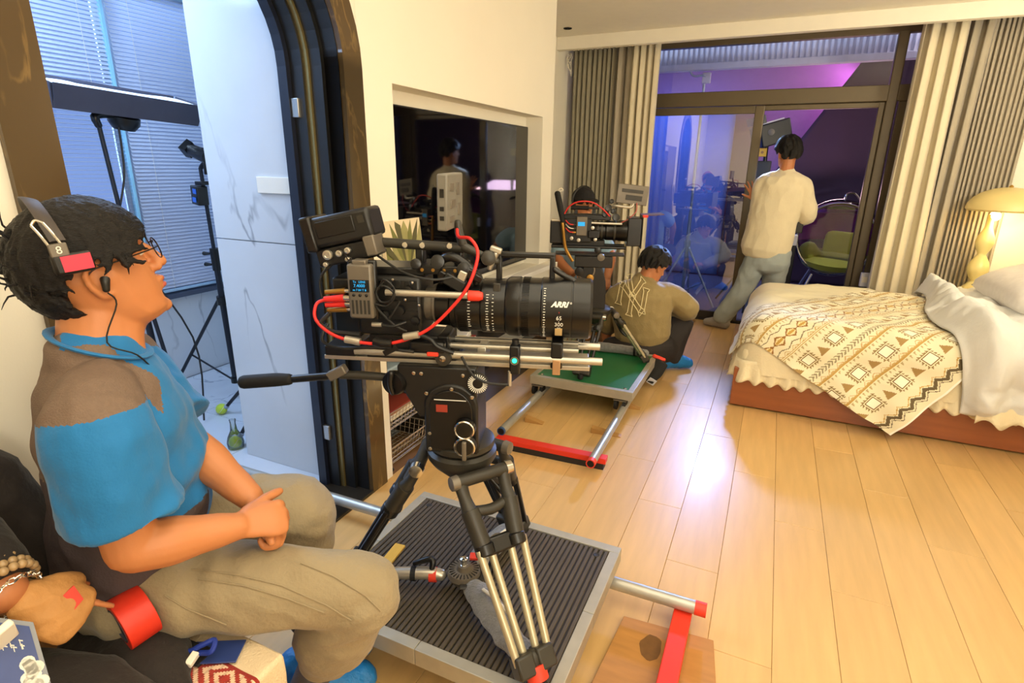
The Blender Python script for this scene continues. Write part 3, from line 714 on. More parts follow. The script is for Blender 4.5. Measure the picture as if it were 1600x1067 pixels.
for xx, yy in ((X0+0.07, Y1-0.07), (X1-0.07, Y1-0.07), (X1-0.07, Y0+0.07), (X0+0.07, Y0+0.07)):
    MB().lathe([(0.004, 0.001), (0.009, 0.0025), (0.012, 0.0)], (xx, yy, ZT-0.0025), n=16).build('bolt', dark_m, dl)
def wheels(parent, xs, ys, zc, along='x', r=0.026):
    for a in xs:
        for b_ in ys:
            d = V((0, 1, 0)) if along == 'x' else V((1, 0, 0)); perp = V((0, 0, 1))
            ca = V((a, b_, zc+PR*0.7))
            for s in (-1, 1):
                cc = ca+d*s*0.026; ax = (d*s*0.7+V((0, 0, -0.7))).normalized()
                ax = d
                MB().lathe([(0.008, -0.010), (r, -0.009), (r, 0.009), (0.008, 0.010)], cc+V((0, 0, 0.0)), ax, n=20).build('wheel', rub, parent)
            MB().box(ca+V((0, 0, 0.035)), (0.06, 0.075, 0.008) if along == 'x' else (0.075, 0.06, 0.008)).build('wheel_bracket', gry, parent, smooth=False)
wheels(dl, (X0+0.1, X1-0.1), (1.065, 1.575), PZ, 'x')
q = at_z(612, 852, ZT-0.001); q2 = at_z(608, 895, ZT-0.001)
wd = thing('wood_strip', 'bare yellow wood strip lying on the near ribbed platform', 'wood strip', (q.x, (q.y+q2.y)/2, ZT-0.002))
MB().box(((q.x+q2.x)/2, (q.y+q2.y)/2-0.01, ZT+0.002), (0.038, 0.16, 0.008), (0, 0, 0.12)).build('strip', M('yellow_wood', (214, 168, 66), 0.55, var=0.12, stretch=(6, 1, 1)), wd, bevel=0.001, smooth=False)

# ================================================================== FAR DOLLY ON ITS TRACK
RL, RR = -1.215, -0.685
ya, yb = 2.40, 5.0
tg = 'pipes of the far track'
pipe_thing('left steel rail under the green platform running to the red crossbar', (RL+0.03, ya+0.06, PZ), (RL-0.02, yb, PZ), PR, [(0, 0.012)])
pipe_thing('right steel rail under the green platform with open red end', (RR+0.04, ya-0.06, PZ), (RR-0.02, yb, PZ), PR, [(0, 0.03)])
cb2 = thing('track_tie_bar', 'red steel crossbar across the near end of the far track', 'bar', (-0.9, 2.46, 0))
MB().box((-0.90, 2.462, 0.0475), (0.60, 0.052, 0.029), (0, 0, 0.045)).build('bar', redp, cb2, bevel=0.002, smooth=False)
MB().box((-0.90, 2.462, 0.016), (0.58, 0.05, 0.032), (0, 0, 0.045)).build('foot', dark_m, cb2, smooth=False)
for k, (px, py, s, lab) in enumerate(((836, 655, 1, 'small wooden wedge under the left rail of the far track'), (948, 673, 1, 'long wooden wedge under the right rail of the far track'), (990, 633, 1, 'thin wooden wedge under the right corner of the green platform'))):
    c = at_z(px, py, 0.02)
    L = (0.11, 0.17, 0.09)[k]
    mb = MB().prism([(-L/2, 0), (L/2, 0), (L/2, 0.004), (-L/2, 0.034)], (c.x, c.y-0.02, 0.0), (1, 0.1, 0), (0, 0, 1), (-0.004, 0.04, 0))
    tag(mb.build('wedge', M('pine', (176, 132, 72), 0.6, var=0.1, stretch=(1, 6, 6)), bevel=0.001, smooth=False), lab, 'wedge')
GX0, GX1, GY0, GY1 = -1.262, -0.610, 3.035, 3.80
d2_ = thing('camera_dolly', 'green topped dolly platform on the far track behind the red crossbar', 'dolly', ((GX0+GX1)/2, (GY0+GY1)/2, PZ+PR))
for (a, b_, c_, d_) in ((GX0, GX1, GY0, GY0+fw_), (GX0, GX1, GY1-fw_, GY1), (GX0, GX0+fw_, GY0+fw_, GY1-fw_), (GX1-fw_, GX1, GY0+fw_, GY1-fw_)):
    MB().bx(a, b_, c_, d_, ZT-0.055, ZT).build('frame_rail', fm, d2_, bevel=0.002, smooth=False)
MB().bx(GX0+fw_, GX1-fw_, GY0+fw_, GY1-fw_, ZT-0.03, ZT-0.004).build('deck', M('green_deck', (30, 104, 58), 0.35, var=0.08, scale=6), d2_, smooth=False)
for xx, yy in ((GX0+0.06, GY0+0.06), (GX1-0.06, GY0+0.06)):
    MB().lathe([(0.004, 0.003), (0.009, 0.002), (0.011, 0.0)], (xx, yy, ZT-0.004), n=14).build('bolt', chrome, d2_)
wheels(d2_, (RL, RR), (GY0+0.035, GY1-0.12), PZ, 'y', 0.034)

# ================================================================== TRIPOD BUILDER
def make_tripod(t, C, bowlz, feet, mat_tube, blackleg=(), rz=0.0, tape=(), sl=0.36):
    """C = column (x, y); feet = world foot points. Parts in world coordinates."""
    cx, cy = C
    MB().lathe([(0.03, -0.075), (0.055, -0.05), (0.085, -0.02), (0.098, 0.0), (0.098, 0.018), (0.088, 0.026), (0.06, 0.02), (0.055, 0.0)], (cx, cy, bowlz), n=36).build('bowl', dgry, t)
    MB().lathe([(0.012, -0.10), (0.026, -0.09), (0.03, -0.07), (0.02, -0.06)], (cx, cy, bowlz), n=16).build('bowl_clamp', blk, t)
    for i, f in enumerate(feet):
        f = V(f); h = V((f.x-cx, f.y-cy, 0)).normalized(); sd = V((-h.y, h.x, 0))
        top = V((cx, cy, bowlz-0.012))+h*0.115; d = (f-top); L = d.length; d.normalize(); no = d.cross(sd).normalized()
        lt = blk if i in blackleg else mat_tube
        leg = MB().cyl(top-sd*0.075, top+sd*0.075, 0.018, n=16).build('leg', dgry, t)
        for s in (-1, 1):                    # hinge caps, yoke arms and the casting that holds the tubes
            MB().lathe([(0.008, 0.012), (0.019, 0.010), (0.021, -0.01), (0.01, -0.012)], top+sd*s*0.082, sd*s, n=18).build('hinge_cap', chrome if s > 0 else gry, leg)
            a0 = top+sd*s*0.066; a1 = top+d*(L*0.16)+sd*s*0.060
            MB().limb([a0, a0.lerp(a1, 0.5)-no*0.004, a1], [(0.016, 0.020), (0.015, 0.017), (0.022, 0.022)], n=12, k=3).build('yoke_arm', dgry, leg)
            b0 = top+d*(L*0.14)+sd*s*0.060; b1 = top+d*(L*sl)+sd*s*0.048
            MB().cyl(b0, b1, 0.0250, 0.0235, n=18).build('upper_sleeve', dgry, leg)
            MB().lathe([(0.0225, 0), (0.0265, 0.004), (0.0265, 0.028), (0.0225, 0.032)], b1-d*0.03, d, n=18).build('collar', blk, leg)
            for off in (-0.018, 0.018):
                c0 = top+d*(L*(sl-0.03))+sd*s*(0.048+off)+no*off*0.3; c1 = top+d*(L*0.86)+sd*s*(0.032+off*0.75)+no*off*0.3
                MB().cyl(c0, c1, 0.0105, n=14).build('tube', lt, leg)
            MB().box(top+d*(L*0.87)+sd*s*0.030, (0.05, 0.05, 0.055), d.to_track_quat('Z', 'Y').to_matrix()).build('lower_clamp', dgry, leg, bevel=0.006)
        m0 = top+d*(L*0.145)
        MB().limb([m0-sd*0.06, m0+d*0.012, m0+sd*0.06], [0.013, 0.015, 0.013], n=12).build('yoke_bridge', dgry, leg)
        m1 = top+d*(L*(sl-0.03))
        MB().box(m1, (0.02, 0.085, 0.045), Matrix((no, sd, d)).transposed()).build('mid_bridge', blk, leg, bevel=0.006)
        MB().lathe([(0.008, 0.016), (0.024, 0.014), (0.026, 0.004), (0.022, 0.0)], m1-no*0.008, -no, n=20).build('lock_knob', gry, leg)
        MB().limb([m1-no*0.02+sd*0.01, m1-no*0.028-sd*0.03+d*0.05, m1-no*0.02-sd*0.05+d*0.085], [0.009, 0.010, 0.007], n=10).build('lock_lever', blk, leg)
        MB().limb([top+d*(L*0.85), top+d*(L*0.93), f+V((0, 0, 0.022))], [(0.022, 0.030), (0.02, 0.022), (0.012, 0.012)], n=14).build('foot_casting', dgry, leg)
        MB().lathe([(0.004, 0.0), (0.015, 0.003), (0.018, 0.02), (0.012, 0.034)], f, (0, 0, 1), n=16).build('rubber_foot', rub, leg)
        if i in tape:
            tpt = top+d*(L*0.92)
            MB().cyl(tpt-d*0.018, tpt+d*0.018, 0.028, n=18).build('tape_band', redt, leg)
    return t
# near tripod
TC = V((-0.72, 1.24, 0)); TR = math.atan2(0.324, 0.946)
LX = V((math.cos(TR), math.sin(TR), 0)); LY = V((-math.sin(TR), math.cos(TR), 0))
tp = thing('tripod', 'heavy camera tripod with silver leg tubes on the near ribbed platform', 'tripod', (TC.x, TC.y, ZT))
fA = at_z(846, 1078, ZT); fC = at_z(812, 822, ZT); fB = V((-1.075, 1.10, ZT))
make_tripod(tp, (TC.x, TC.y), 0.665, [(fA.x, fA.y, ZT-0.001), (fB.x, fB.y, ZT-0.001), (fC.x, min(fC.y, 1.57), ZT-0.001)], tubem, blackleg=(1, 2), tape=(0, 2))
# fluid head, in the rig's own axes (x along the lens, y away from the viewer, z up)
hd = thing('fluid_head', 'black fluid tripod head with pan handle under the near camera', 'tripod head', (TC.x, TC.y, 0.698), TR, world=False); BASE[hd.name] = V((0, 0, 0.69))
arch = [(-0.085, 0.70), (0.06, 0.70)] + [(-0.0125+0.0725*math.cos(a), 0.838+0.062*math.sin(a)) for a in [PI*k/14 for k in range(15)]]
MB().prism([(x_, z_) for x_, z_ in arch], (0, -0.082, 0), (1, 0, 0), (0, 0, 1), (0, 0.15, 0)).build('body', blk2, hd, bevel=0.006)
inner = [(-0.07, 0.715), (0.045, 0.715)] + [(-0.0125+0.0575*math.cos(a), 0.83+0.055*math.sin(a)) for a in [PI*k/14 for k in range(15)]]
MB().prism(inner, (0, -0.088, 0), (1, 0, 0), (0, 0, 1), (0, 0.008, 0)).build('side_cover', blk, hd, bevel=0.002)
MB().lathe([(0.05, 0.69), (0.092, 0.692), (0.092, 0.708), (0.08, 0.716), (0.05, 0.72)], (0, 0, 0), n=36).build('base_ring', dgry, hd)
MB().box((-0.045, 0, 0.915), (0.20, 0.13, 0.055)).build('tilt_block', blk2, hd, bevel=0.008)
MB().prism([(-0.155, 0.945), (0.055, 0.945), (0.055, 0.86), (0.035, 0.80), (-0.10, 0.80), (-0.155, 0.90)], (0, -0.076, 0), (1, 0, 0), (0, 0, 1), (0, 0.152, 0)).build('cheek', blk2, hd, bevel=0.005)
for x_, z_ in ((-0.075, 0.875), (-0.008, 0.89), (0.045, 0.87), (-0.07, 0.76), (0.04, 0.76), (-0.07, 0.715), (0.04, 0.715), (-0.11, 0.925), (-0.09, 0.925), (0.02, 0.925)):
    MB().lathe([(0.0015, 0.002), (0.005, 0.0015), (0.0055, -0.002)], (x_, -0.088 if z_ < 0.9 else -0.076, z_), (0, -1, 0), n=12).build('screw', chrome, hd)
MB().bx(-0.05, -0.02, -0.0905, -0.088, 0.825, 0.845).build('red_plate', M('red_plate', (150, 52, 36), 0.5), hd, smooth=False)
MB().bx(-0.055, 0.03, -0.0895, -0.088, 0.858, 0.860).build('scale_line', paintw, hd, smooth=False)
for x_, z_, r in ((0.028, 0.785, 0.028), (0.028, 0.735, 0.030)):
    MB().lathe([(0.012, 0.024), (r*0.9, 0.022), (r, 0.014), (r, 0.004), (r*0.8, 0)], (x_, -0.088, z_), (0, -1, 0), n=24).build('knob', blk, hd)
    MB().lathe([(r*0.96, 0.0225), (r*0.86, 0.0245), (r*0.80, 0.0225)], (x_, -0.088, z_), (0, -1, 0), n=24).build('dial_ring', chrome, hd)
MB().box((0.028, -0.116, 0.728), (0.012, 0.01, 0.055)).build('drag_lever', gry, hd, bevel=0.003)
dial = MB().lathe([(0.004, 0.012), (0.026, 0.010), (0.027, 0), (0.01, -0.01)], (0.062, -0.085, 0.912), (0, -1, 0), n=28).build('counterbalance_dial', blk, hd)
nm = MB()
for k in range(28):
    a = 2*PI*k/28; nm.box((0.062+0.0195*math.cos(a), -0.0965, 0.912+0.0195*math.sin(a)), (0.012, 0.002, 0.0022), (0, -a, 0))
nm.build('dial_marks', paintw, dial, smooth=False)
MB().lathe([(0.01, 0.03), (0.03, 0.027), (0.034, 0.015), (0.03, 0.0), (0.015, -0.02)], (-0.16, -0.06, 0.895), (-0.25, -1, 0), n=24).build('pan_rosette', blk, hd)
MB().limb([(-0.165, -0.095, 0.93), (-0.168, -0.098, 0.90), (-0.163, -0.095, 0.872)], [0.008, 0.007, 0.006], n=10).build('pan_clamp_lever', blk, hd)
# pan handle
phm = MB().tube([(-0.16, -0.05, 0.895), (-0.21, -0.055, 0.902), (-0.27, -0.06, 0.905), (-0.315, -0.065, 0.905)], 0.0115, 12)
ph = phm.build('pan_bar', dgry, hd)
MB().box((-0.322, -0.066, 0.912), (0.055, 0.024, 0.026), (0, -0.5, 0)).build('bar_joint', gry, ph, bevel=0.004)
MB().cyl((-0.33, -0.066, 0.903), (-0.47, -0.075, 0.887), 0.0105, n=14).build('handle_rod', blk, ph)
MB().limb([(-0.455, -0.075, 0.889), (-0.50, -0.078, 0.886), (-0.58, -0.084, 0.878)], [0.0155, 0.0185, 0.0185], n=18).build('grip', rub, ph)
# spreader on the platform
sp = thing('spreader', 'floor spreader with grey felt sleeves between the near tripod legs', 'spreader', (TC.x, TC.y, ZT))
hub = V((TC.x+0.0, TC.y, ZT+0.04))
MB().lathe([(0.0, 0.045), (0.02, 0.044), (0.024, 0.03), (0.048, 0.026), (0.052, 0.01), (0.04, -0.01), (0.0, -0.012)], hub, n=28).build('hub', gry, sp)
MB().lathe([(0.006, 0.07), (0.012, 0.066), (0.010, 0.045), (0.018, 0.042)], hub, n=16).build('hub_knob', chrome, sp)
hm = MB()
for k in range(24):
    a = 2*PI*k/24; hm.box(hub+V((0.036*math.cos(a), 0.036*math.sin(a), 0.0275)), (0.02, 0.003, 0.003), (0, 0, a))
hm.build('hub_teeth', blk, sp, smooth=False)
for i, f in enumerate((fA, fB, fC)):
    f = V((f.x, min(f.y, 1.57), ZT+0.03)); d = (f-hub); d.z = 0; d.normalize(); e = f-d*0.05
    arm = MB().box((hub+d*0.07+e)/2, ((e-hub).length-0.07, 0.024, 0.016), (0, 0, math.atan2(d.y, d.x))).build('arm', dgry, sp, bevel=0.003)
    if i == 1:
        MB().limb([hub+d*0.07, hub+d*0.12+V((0, 0, 0.004)), e], [0.018, 0.02, 0.018], n=14).build('arm_sleeve', alu, sp)
        MB().cyl(hub+d*0.085, hub+d*0.108, 0.0225, n=18).build('tape_band', redt, sp)
        MB().cyl(hub+d*0.15, hub+d*0.166, 0.0225, n=18).build('black_band', rub, sp)
        MB().limb([hub+d*0.10+V((0, 0, 0.02)), hub+d*0.12+V((0.01, 0.02, 0.045)), hub+d*0.16+V((0, 0.01, 0.03))], [0.009, 0.011, 0.008], n=10).build('latch', blk, sp)
    else:
        mm = MB().limb([hub+d*0.06, hub+d*0.14+V((0, 0, 0.006)), hub+d*0.24+V((0, 0, 0.0)), e+d*0.02], [(0.024, 0.034), (0.030, 0.042), (0.028, 0.04), (0.020, 0.026)], n=18, k=6)
        for v in mm.bm.verts: v.co += V((1, 1, 0.6))*0.008*nz(v.co, 30)
        mm.build('felt_sleeve', felt, sp)
        MB().tube([hub+d*0.12+V((0, 0, 0.04)), hub+d*0.16+V((0.015, 0, 0.045)), hub+d*0.22+V((0.02, 0.01, 0.035))], 0.005, 6).build('cord', M('cord', (225, 218, 200), 0.8), sp)
MB().sweep([hub+V((0.062*math.cos(a), 0.062*math.sin(a), 0.012)) for a in [k*PI/10 for k in range(-4, 8)]], (0.006, 0.009), 8).build('hub_guard', dgry, sp)
MB().box(hub+V((0.01, 0.05, 0.04)), (0.03, 0.022, 0.012), (0.3, 0, 0.4)).build('tape_flag', redt, sp, bevel=0.002)
# ================================================================== NEAR CINEMA CAMERA (own axes: x lens, y away, z up)
ca = thing('cinema_camera', 'large cinema camera with long zoom lens on the near tripod', 'camera', (TC.x, TC.y, 0.945), TR, world=False)
AZ = 1.104
# plate and rods
MB().bx(-0.36, 0.345, -0.055, 0.055, 0.953, 0.965).build('dovetail_plate', alu, ca, bevel=0.002, smooth=False)
MB().bx(-0.355, -0.27, -0.06, 0.06, 0.965, 0.992).build('plate_end', blk, ca, bevel=0.003, smooth=False)
MB().bx(-0.24, 0.00, -0.06, 0.06, 0.965, 0.985).build('bridge_plate', blk2, ca, bevel=0.003, smooth=False)
for yy in (-0.062, 0.062):
    MB().cyl((-0.27, yy, 0.983), (0.375, yy, 0.983), 0.0098, n=18).build('support_rod', alu, ca)
for yy in (-0.03, 0.03):
    MB().cyl((-0.20, yy, 0.999), (0.315, yy, 0.999), 0.0078, n=16).build('upper_rod', alu, ca)
MB().lathe([(0.006, 0.014), (0.02, 0.013), (0.022, 0.004), (0.016, 0)], (-0.03, -0.072, 0.980), (0, -1, 0), n=22).build('rod_knob', dgry, ca)
MB().lathe([(0.004, 0.016), (0.008, 0.0155), (0.009, 0.013)], (-0.03, -0.072, 0.980), (0, -1, 0), n=16).build('knob_boss', chrome, ca)
MB().bx(-0.235, -0.03, -0.05, 0.05, 0.985, 1.028).build('baseplate', blk2, ca, bevel=0.006, smooth=False)
MB().bx(-0.05, -0.02, -0.055, 0.055, 0.985, 1.03).build('lens_cradle', blk, ca, bevel=0.004, smooth=False)
# body
MB().bx(-0.255, -0.085, -0.068, 0.072, 1.030, 1.185).build('body', blk2, ca, bevel=0.010)
MB().bx(-0.27, -0.08, -0.05, 0.06, 1.185, 1.205).build('top_plate', blk, ca, bevel=0.004)
for k in range(6):
    MB().bx(-0.245+0.024*k, -0.232+0.024*k, -0.071, -0.068, 1.155, 1.175).build('side_button', blk, ca, bevel=0.001)
for z_ in (1.06, 1.085, 1.11):
    MB().bx(-0.20, -0.095, -0.071, -0.068, z_, z_+0.014).build('vent_bar', blk, ca, smooth=False)
MB().lathe([(0.045, 0), (0.045, 0.02), (0.052, 0.022), (0.052, 0.04)], (-0.085, 0, AZ), (1, 0, 0), n=32).build('lens_mount', gry, ca)
# lens, barrel by barrel
def barrel(name, prof, mat): return MB().lathe(prof, (0, 0, AZ), (1, 0, 0), n=48).build(name, mat, ca, ang=30)
lens_m = M('lens_black', (12, 11, 11), 0.28, var=0.05)
barrel('rear_barrel', [(0.045, -0.06), (0.056, -0.055), (0.058, -0.02), (0.063, -0.015), (0.063, 0.02), (0.058, 0.022)], lens_m)
barrel('zoom_barrel', [(0.058, -0.005), (0.068, 0.0), (0.070, 0.03), (0.068, 0.032), (0.068, 0.062), (0.071, 0.066), (0.071, 0.125), (0.066, 0.128)], lens_m)
barrel('focus_barrel', [(0.066, 0.125), (0.073, 0.127), (0.077, 0.135), (0.078, 0.160), (0.0755, 0.164), (0.0755, 0.215), (0.078, 0.218), (0.078, 0.29), (0.0772, 0.291), (0.0772, 0.294), (0.078, 0.295), (0.078, 0.337), (0.074, 0.343), (0.066, 0.343), (0.064, 0.325), (0.0, 0.320)], lens_m)
MB().lathe([(0.0, 0.330), (0.03, 0.329), (0.062, 0.324)], (0, 0, AZ), (1, 0, 0), n=32).build('front_element', M('coated_glass', (20, 16, 30), 0.05, spec=0.9), ca)
def teeth(x0, x1, r, n, name):
    m = MB()
    for k in range(n):
        a = 2*PI*k/n
        m.box((0.5*(x0+x1), r*math.cos(a), AZ+r*math.sin(a)), (x1-x0, 0.0018, 0.0016), (a, 0, 0))
    m.build(name, lens_m, ca, smooth=False, kind='stuff')
teeth(0.005, 0.028, 0.0705, 110, 'gear_ring'); teeth(0.168, 0.186, 0.0765, 120, 'gear_ring')
def lens_marks(x, r, n, a0, a1, ln, name='scale_marks'):
    m = MB()
    for k in range(n):
        a = math.radians(a0+(a1-a0)*k/(n-1)); m.box((x, -r*math.cos(a), AZ+r*math.sin(a)), (ln*(1.0 if k % 3 else 1.6), 0.0009, 0.0016), (-a, 0, 0))
    m.build(name, paintw, ca, smooth=False)
lens_marks(0.082, 0.0713, 16, -50, 35, 0.005); lens_marks(0.096, 0.0713, 12, -50, 35, 0.003)
lens_marks(0.225, 0.0783, 22, -55, 50, 0.004); lens_marks(0.035, 0.0683, 10, -40, 20, 0.005)
def lens_text(s, size, x, ang, r=0.0783, mat=paintw, shear=0.0, bold=0.0):
    a = math.radians(ang); no = V((0, -math.cos(a), math.sin(a)))
    fm_ = frame(V((x, 0, AZ))+no*r, (1, 0, 0), no)
    text_mb(s, size, fm_, 0.0004, bend=r, shear=shear, bold=bold).build('lettering', mat, ca, smooth=False)
lens_text('ARRI', 0.0185, 0.262, 19, shear=0.35, bold=0.0009); lens_text('\u00ae', 0.007, 0.290, 22)
lens_text('65', 0.0145, 0.262, -6); lens_text('-', 0.010, 0.262, -12); lens_text('300', 0.0145, 0.262, -19)
lens_text('mm', 0.006, 0.262, -26)
lens_text('T', 0.006, 0.262, 4, mat=redc)
a = math.radians(-37)
MB().box((0.262, -0.0785*math.cos(a), AZ+0.0785*math.sin(a)), (0.018, 0.0012, 0.028), (-a, 0, 0)).build('label', M('tan_label', (206, 178, 126), 0.6), ca, smooth=False)
MB().box((0.262, -0.0793*math.cos(a)+0.0, AZ+0.0793*math.sin(a)+0.004), (0.011, 0.0012, 0.009), (-a, 0, 0)).build('label_mark', M('label_mark', (84, 60, 40), 0.6), ca, smooth=False)
# lens handle
lh = MB().box((0.172, 0, 1.238), (0.150, 0.018, 0.014)).build('lens_handle', blk, ca, bevel=0.004)
for x_, z0_ in ((0.104, 1.160), (0.240, 1.178)):
    MB().box((x_, 0, (z0_+1.236)/2), (0.014, 0.02, 1.236-z0_)).build('handle_post', blk, lh, bevel=0.003)
MB().box((0.104, -0.046, 1.145), (0.018, 0.012, 0.055)).build('handle_clamp', dgry, lh, bevel=0.002)
MB().limb([(0.245, -0.01, 1.205), (0.27, -0.01, 1.19), (0.295, -0.012, 1.178)], [0.007, 0.007, 0.009], n=10).build('handle_strut', blk, lh)
# lens motor with green light, lens bracket
MB().box((0.155, -0.075, 0.985), (0.026, 0.03, 0.075)).build('lens_motor', blk, ca, bevel=0.004)
MB().cyl((0.155, -0.07, 1.01), (0.155, -0.07, 1.035), 0.009, n=16).build('motor_gear', blk2, ca)
MB().lathe([(0.006, 0.0016), (0.0065, 0.001), (0.0065, -0.001)], (0.155, -0.0905, 0.985), (0, -1, 0), n=14).build('status_light', M('green_light', (40, 225, 160), 0.4, var=0, emit=3), ca)
MB().lathe([(0.011, 0.0), (0.011, 0.002), (0.008, 0.002), (0.008, 0)], (0.155, -0.0905, 0.985), (0, -1, 0), n=18, closed=True).build('motor_ring', gry, ca)
MB().cyl((0.143, -0.085, 0.955), (0.143, -0.085, 0.915), 0.005, n=10).build('motor_plug', alu, ca)
MB().bx(0.245, 0.275, -0.07, 0.07, 0.96, 1.03).build('lens_bracket', blk, ca, bevel=0.004)
MB().bx(0.25, 0.27, -0.0735, -0.07, 0.945, 0.985).build('bracket_plate', M('copper_plate', (190, 150, 110), 0.35, 0.6), ca, bevel=0.002)
MB().bx(0.052, 0.075, -0.04, 0.04, 0.957, 1.0).build('rod_block', alu, ca, bevel=0.002)
# red capped grey rod along the body
MB().cyl((-0.17, -0.085, 1.148), (0.045, -0.085, 1.147), 0.0085, n=16).build('side_rod', alu, ca)
MB().lathe([(0.003, 0.030), (0.009, 0.029), (0.0125, 0.02), (0.0135, -0.006), (0.009, -0.008)], (0.045, -0.085, 1.147), (1, 0, 0), n=16).build('rod_cap', redp, ca, label='red end cap')
# wireless receiver with cyan display
rx = MB().box((-0.222, -0.105, 1.155), (0.062, 0.036, 0.135)).build('wireless_receiver', gry, ca, bevel=0.006)
MB().bx(-0.258, -0.186, -0.103, -0.087, 1.08, 1.23).build('receiver_case', blk, rx, bevel=0.005)
MB().bx(-0.246, -0.198, -0.1245, -0.1225, 1.155, 1.185).build('display', scr_dark, rx, smooth=False)
for k, (s_, z_, sz_) in enumerate((('Tx   LENS', 1.180, 0.0075), ('7.4000', 1.1705, 0.0105), ('m 7 04 T 8', 1.160, 0.0075))):
    text_mb(s_, sz_, frame((-0.222, -0.1248, z_), (1, 0, 0), (0, -1, 0)), 0.0003).build('display_text', screen_m, rx, smooth=False)
for k in range(3): MB().ball((-0.238+0.016*k, -0.1235, 1.147), (0.004, 0.003, 0.004), n=10).build('key', blk, rx)
for k in range(5): MB().bx(-0.244+0.010*k, -0.239+0.010*k, -0.1245, -0.122, 1.10, 1.135).build('grille_bar', dgry, rx, smooth=False)
MB().box((-0.222, -0.104, 1.226), (0.035, 0.03, 0.012)).build('antenna_base', gry, rx, bevel=0.003)
# connectors and cables on the rear
for y_, z_, m_, r_ in ((-0.085, 1.148, brass, 0.008), (-0.095, 1.132, redc, 0.010), (-0.09, 1.116, redc, 0.009), (-0.08, 1.10, brass, 0.008)):
    MB().cyl((-0.275, y_, z_), (-0.325, y_-0.004, z_-0.004), r_, r_*0.7, n=12).build('connector', m_, ca)
    MB().cyl((-0.256, y_, z_), (-0.278, y_, z_), r_*0.8, n=12).build('plug_collar', chrome, ca)
MB().bx(-0.32, -0.25, -0.06, 0.05, 1.02, 1.175).build('rear_block', blk, ca, bevel=0.006)
# big tilted monitor with hood over the rear
Rm = Euler((0.0, -0.22, 0)).to_matrix()
mc = V((-0.284, -0.02, 1.300))
def mp(x, y, z): return mc+Rm @ V((x, y, z))
mon = MB().box(mc, (0.165, 0.10, 0.075), Rm).build('monitor_hood', blk2, ca, bevel=0.010)
MB().box(mp(-0.082, 0, 0.0), (0.03, 0.112, 0.088), Rm).build('hood_lip', blk, mon, bevel=0.006)
MB().box(mp(-0.01, -0.0505, 0.006), (0.10, 0.004, 0.04), Rm).build('hood_panel', blk, mon, bevel=0.002)
MB().box(mp(-0.005, -0.002, -0.062), (0.155, 0.085, 0.046), Rm).build('connector_box', blk, mon, bevel=0.005)
for x_, z_, r_ in ((-0.048, -0.056, 0.012), (-0.018, -0.058, 0.008), (0.006, -0.055, 0.0075), (0.0, -0.076, 0.006), (-0.06, -0.078, 0.006)):
    MB().lathe([(r_*0.45, 0.008), (r_*0.6, 0.010), (r_, 0.009), (r_, 0), (r_*0.6, -0.002)], mp(x_, -0.046, z_), -Rm.col[1] if False else (0, -1, 0), n=18).build('socket', alu, mon)
MB().box(mp(0.066, -0.02, -0.055), (0.03, 0.07, 0.05), Rm).build('battery_plate', gry, mon, bevel=0.004)
MB().box(mp(0.06, -0.0508, 0.012), (0.016, 0.003, 0.018), Rm).build('vent_slots', dgry, mon)
MB().limb([(-0.25, -0.02, 1.215), (-0.265, -0.02, 1.225), (-0.285, -0.02, 1.235)], [0.018, 0.02, 0.018]).build('monitor_mount', blk, ca)
# top handle, arm, thin monitor
MB().cyl((-0.205, -0.01, 1.262), (0.015, -0.01, 1.252), 0.0125, n=18).build('top_handle', dgry, ca)
for x_ in (-0.135, -0.09, -0.02):
    MB().lathe([(0.003, 0.0015), (0.007, 0.001), (0.008, -0.003)], (x_, -0.0225, 1.258), (0, -1, 0), n=14).build('handle_screw', chrome, ca)
for x_ in (-0.10, 0.0):
    MB().box((x_, 0.0, 1.228), (0.022, 0.03, 0.05)).build('handle_riser', blk, ca, bevel=0.004)
mo = MB().box((-0.018, -0.01, 1.368), (0.135, 0.026, 0.132), (0.02, -0.02, math.radians(85))).build('side_monitor', M('grey_monitor', (112, 108, 98), 0.5, var=0.1), ca, bevel=0.004)
Rs = Euler((0.02, -0.02, math.radians(85))).to_matrix(); sc = V((-0.018, -0.01, 1.368))
def sp_(x, y, z): return sc+Rs @ V((x, y, z))
for z_, r_ in ((0.022, 0.010), (-0.014, 0.006), (-0.036, 0.004)):
    MB().box(sp_(-0.0675, 0.0, z_), (0.003, 0.010, 0.02 if r_ > 0.007 else 0.010), Rs).build('port', blk, mo)
for k, (x_, z_, w_, h_) in enumerate(((-0.03, 0.035, 0.03, 0.018), (0.02, 0.03, 0.025, 0.03), (-0.02, -0.005, 0.04, 0.02), (0.03, -0.02, 0.02, 0.03), (-0.03, -0.04, 0.03, 0.015))):
    MB().box(sp_(x_, -0.0135, z_), (w_, 0.003, h_), Rs).build('back_panel', gry, mo, bevel=0.001)
MB().limb([(0.0, -0.012, 1.315), (0.004, -0.012, 1.29), (0.012, -0.012, 1.262)], [0.010, 0.011, 0.012], n=10).build('monitor_stem', dgry, ca)
MB().limb([(0.015, -0.012, 1.255), (0.06, -0.014, 1.237), (0.10, -0.016, 1.222)], [0.013, 0.0095, 0.009], n=12).build('support_arm', dgry, ca)
MB().lathe([(0.01, 0.018), (0.018, 0.014), (0.019, -0.006), (0.01, -0.012)], (0.08, -0.03, 1.232), (0.2, -1, 0.1), n=18).build('arm_knob', dgry, ca)
MB().box((0.098, -0.02, 1.252), (0.03, 0.02, 0.014), (0, 0.3, 0)).build('arm_clamp', alu, ca, bevel=0.003)
MB().limb([(0.098, -0.02, 1.245), (0.09, -0.022, 1.225), (0.082, -0.022, 1.205)], [0.009, 0.008, 0.007], n=10).build('clamp_bolt', alu, ca)
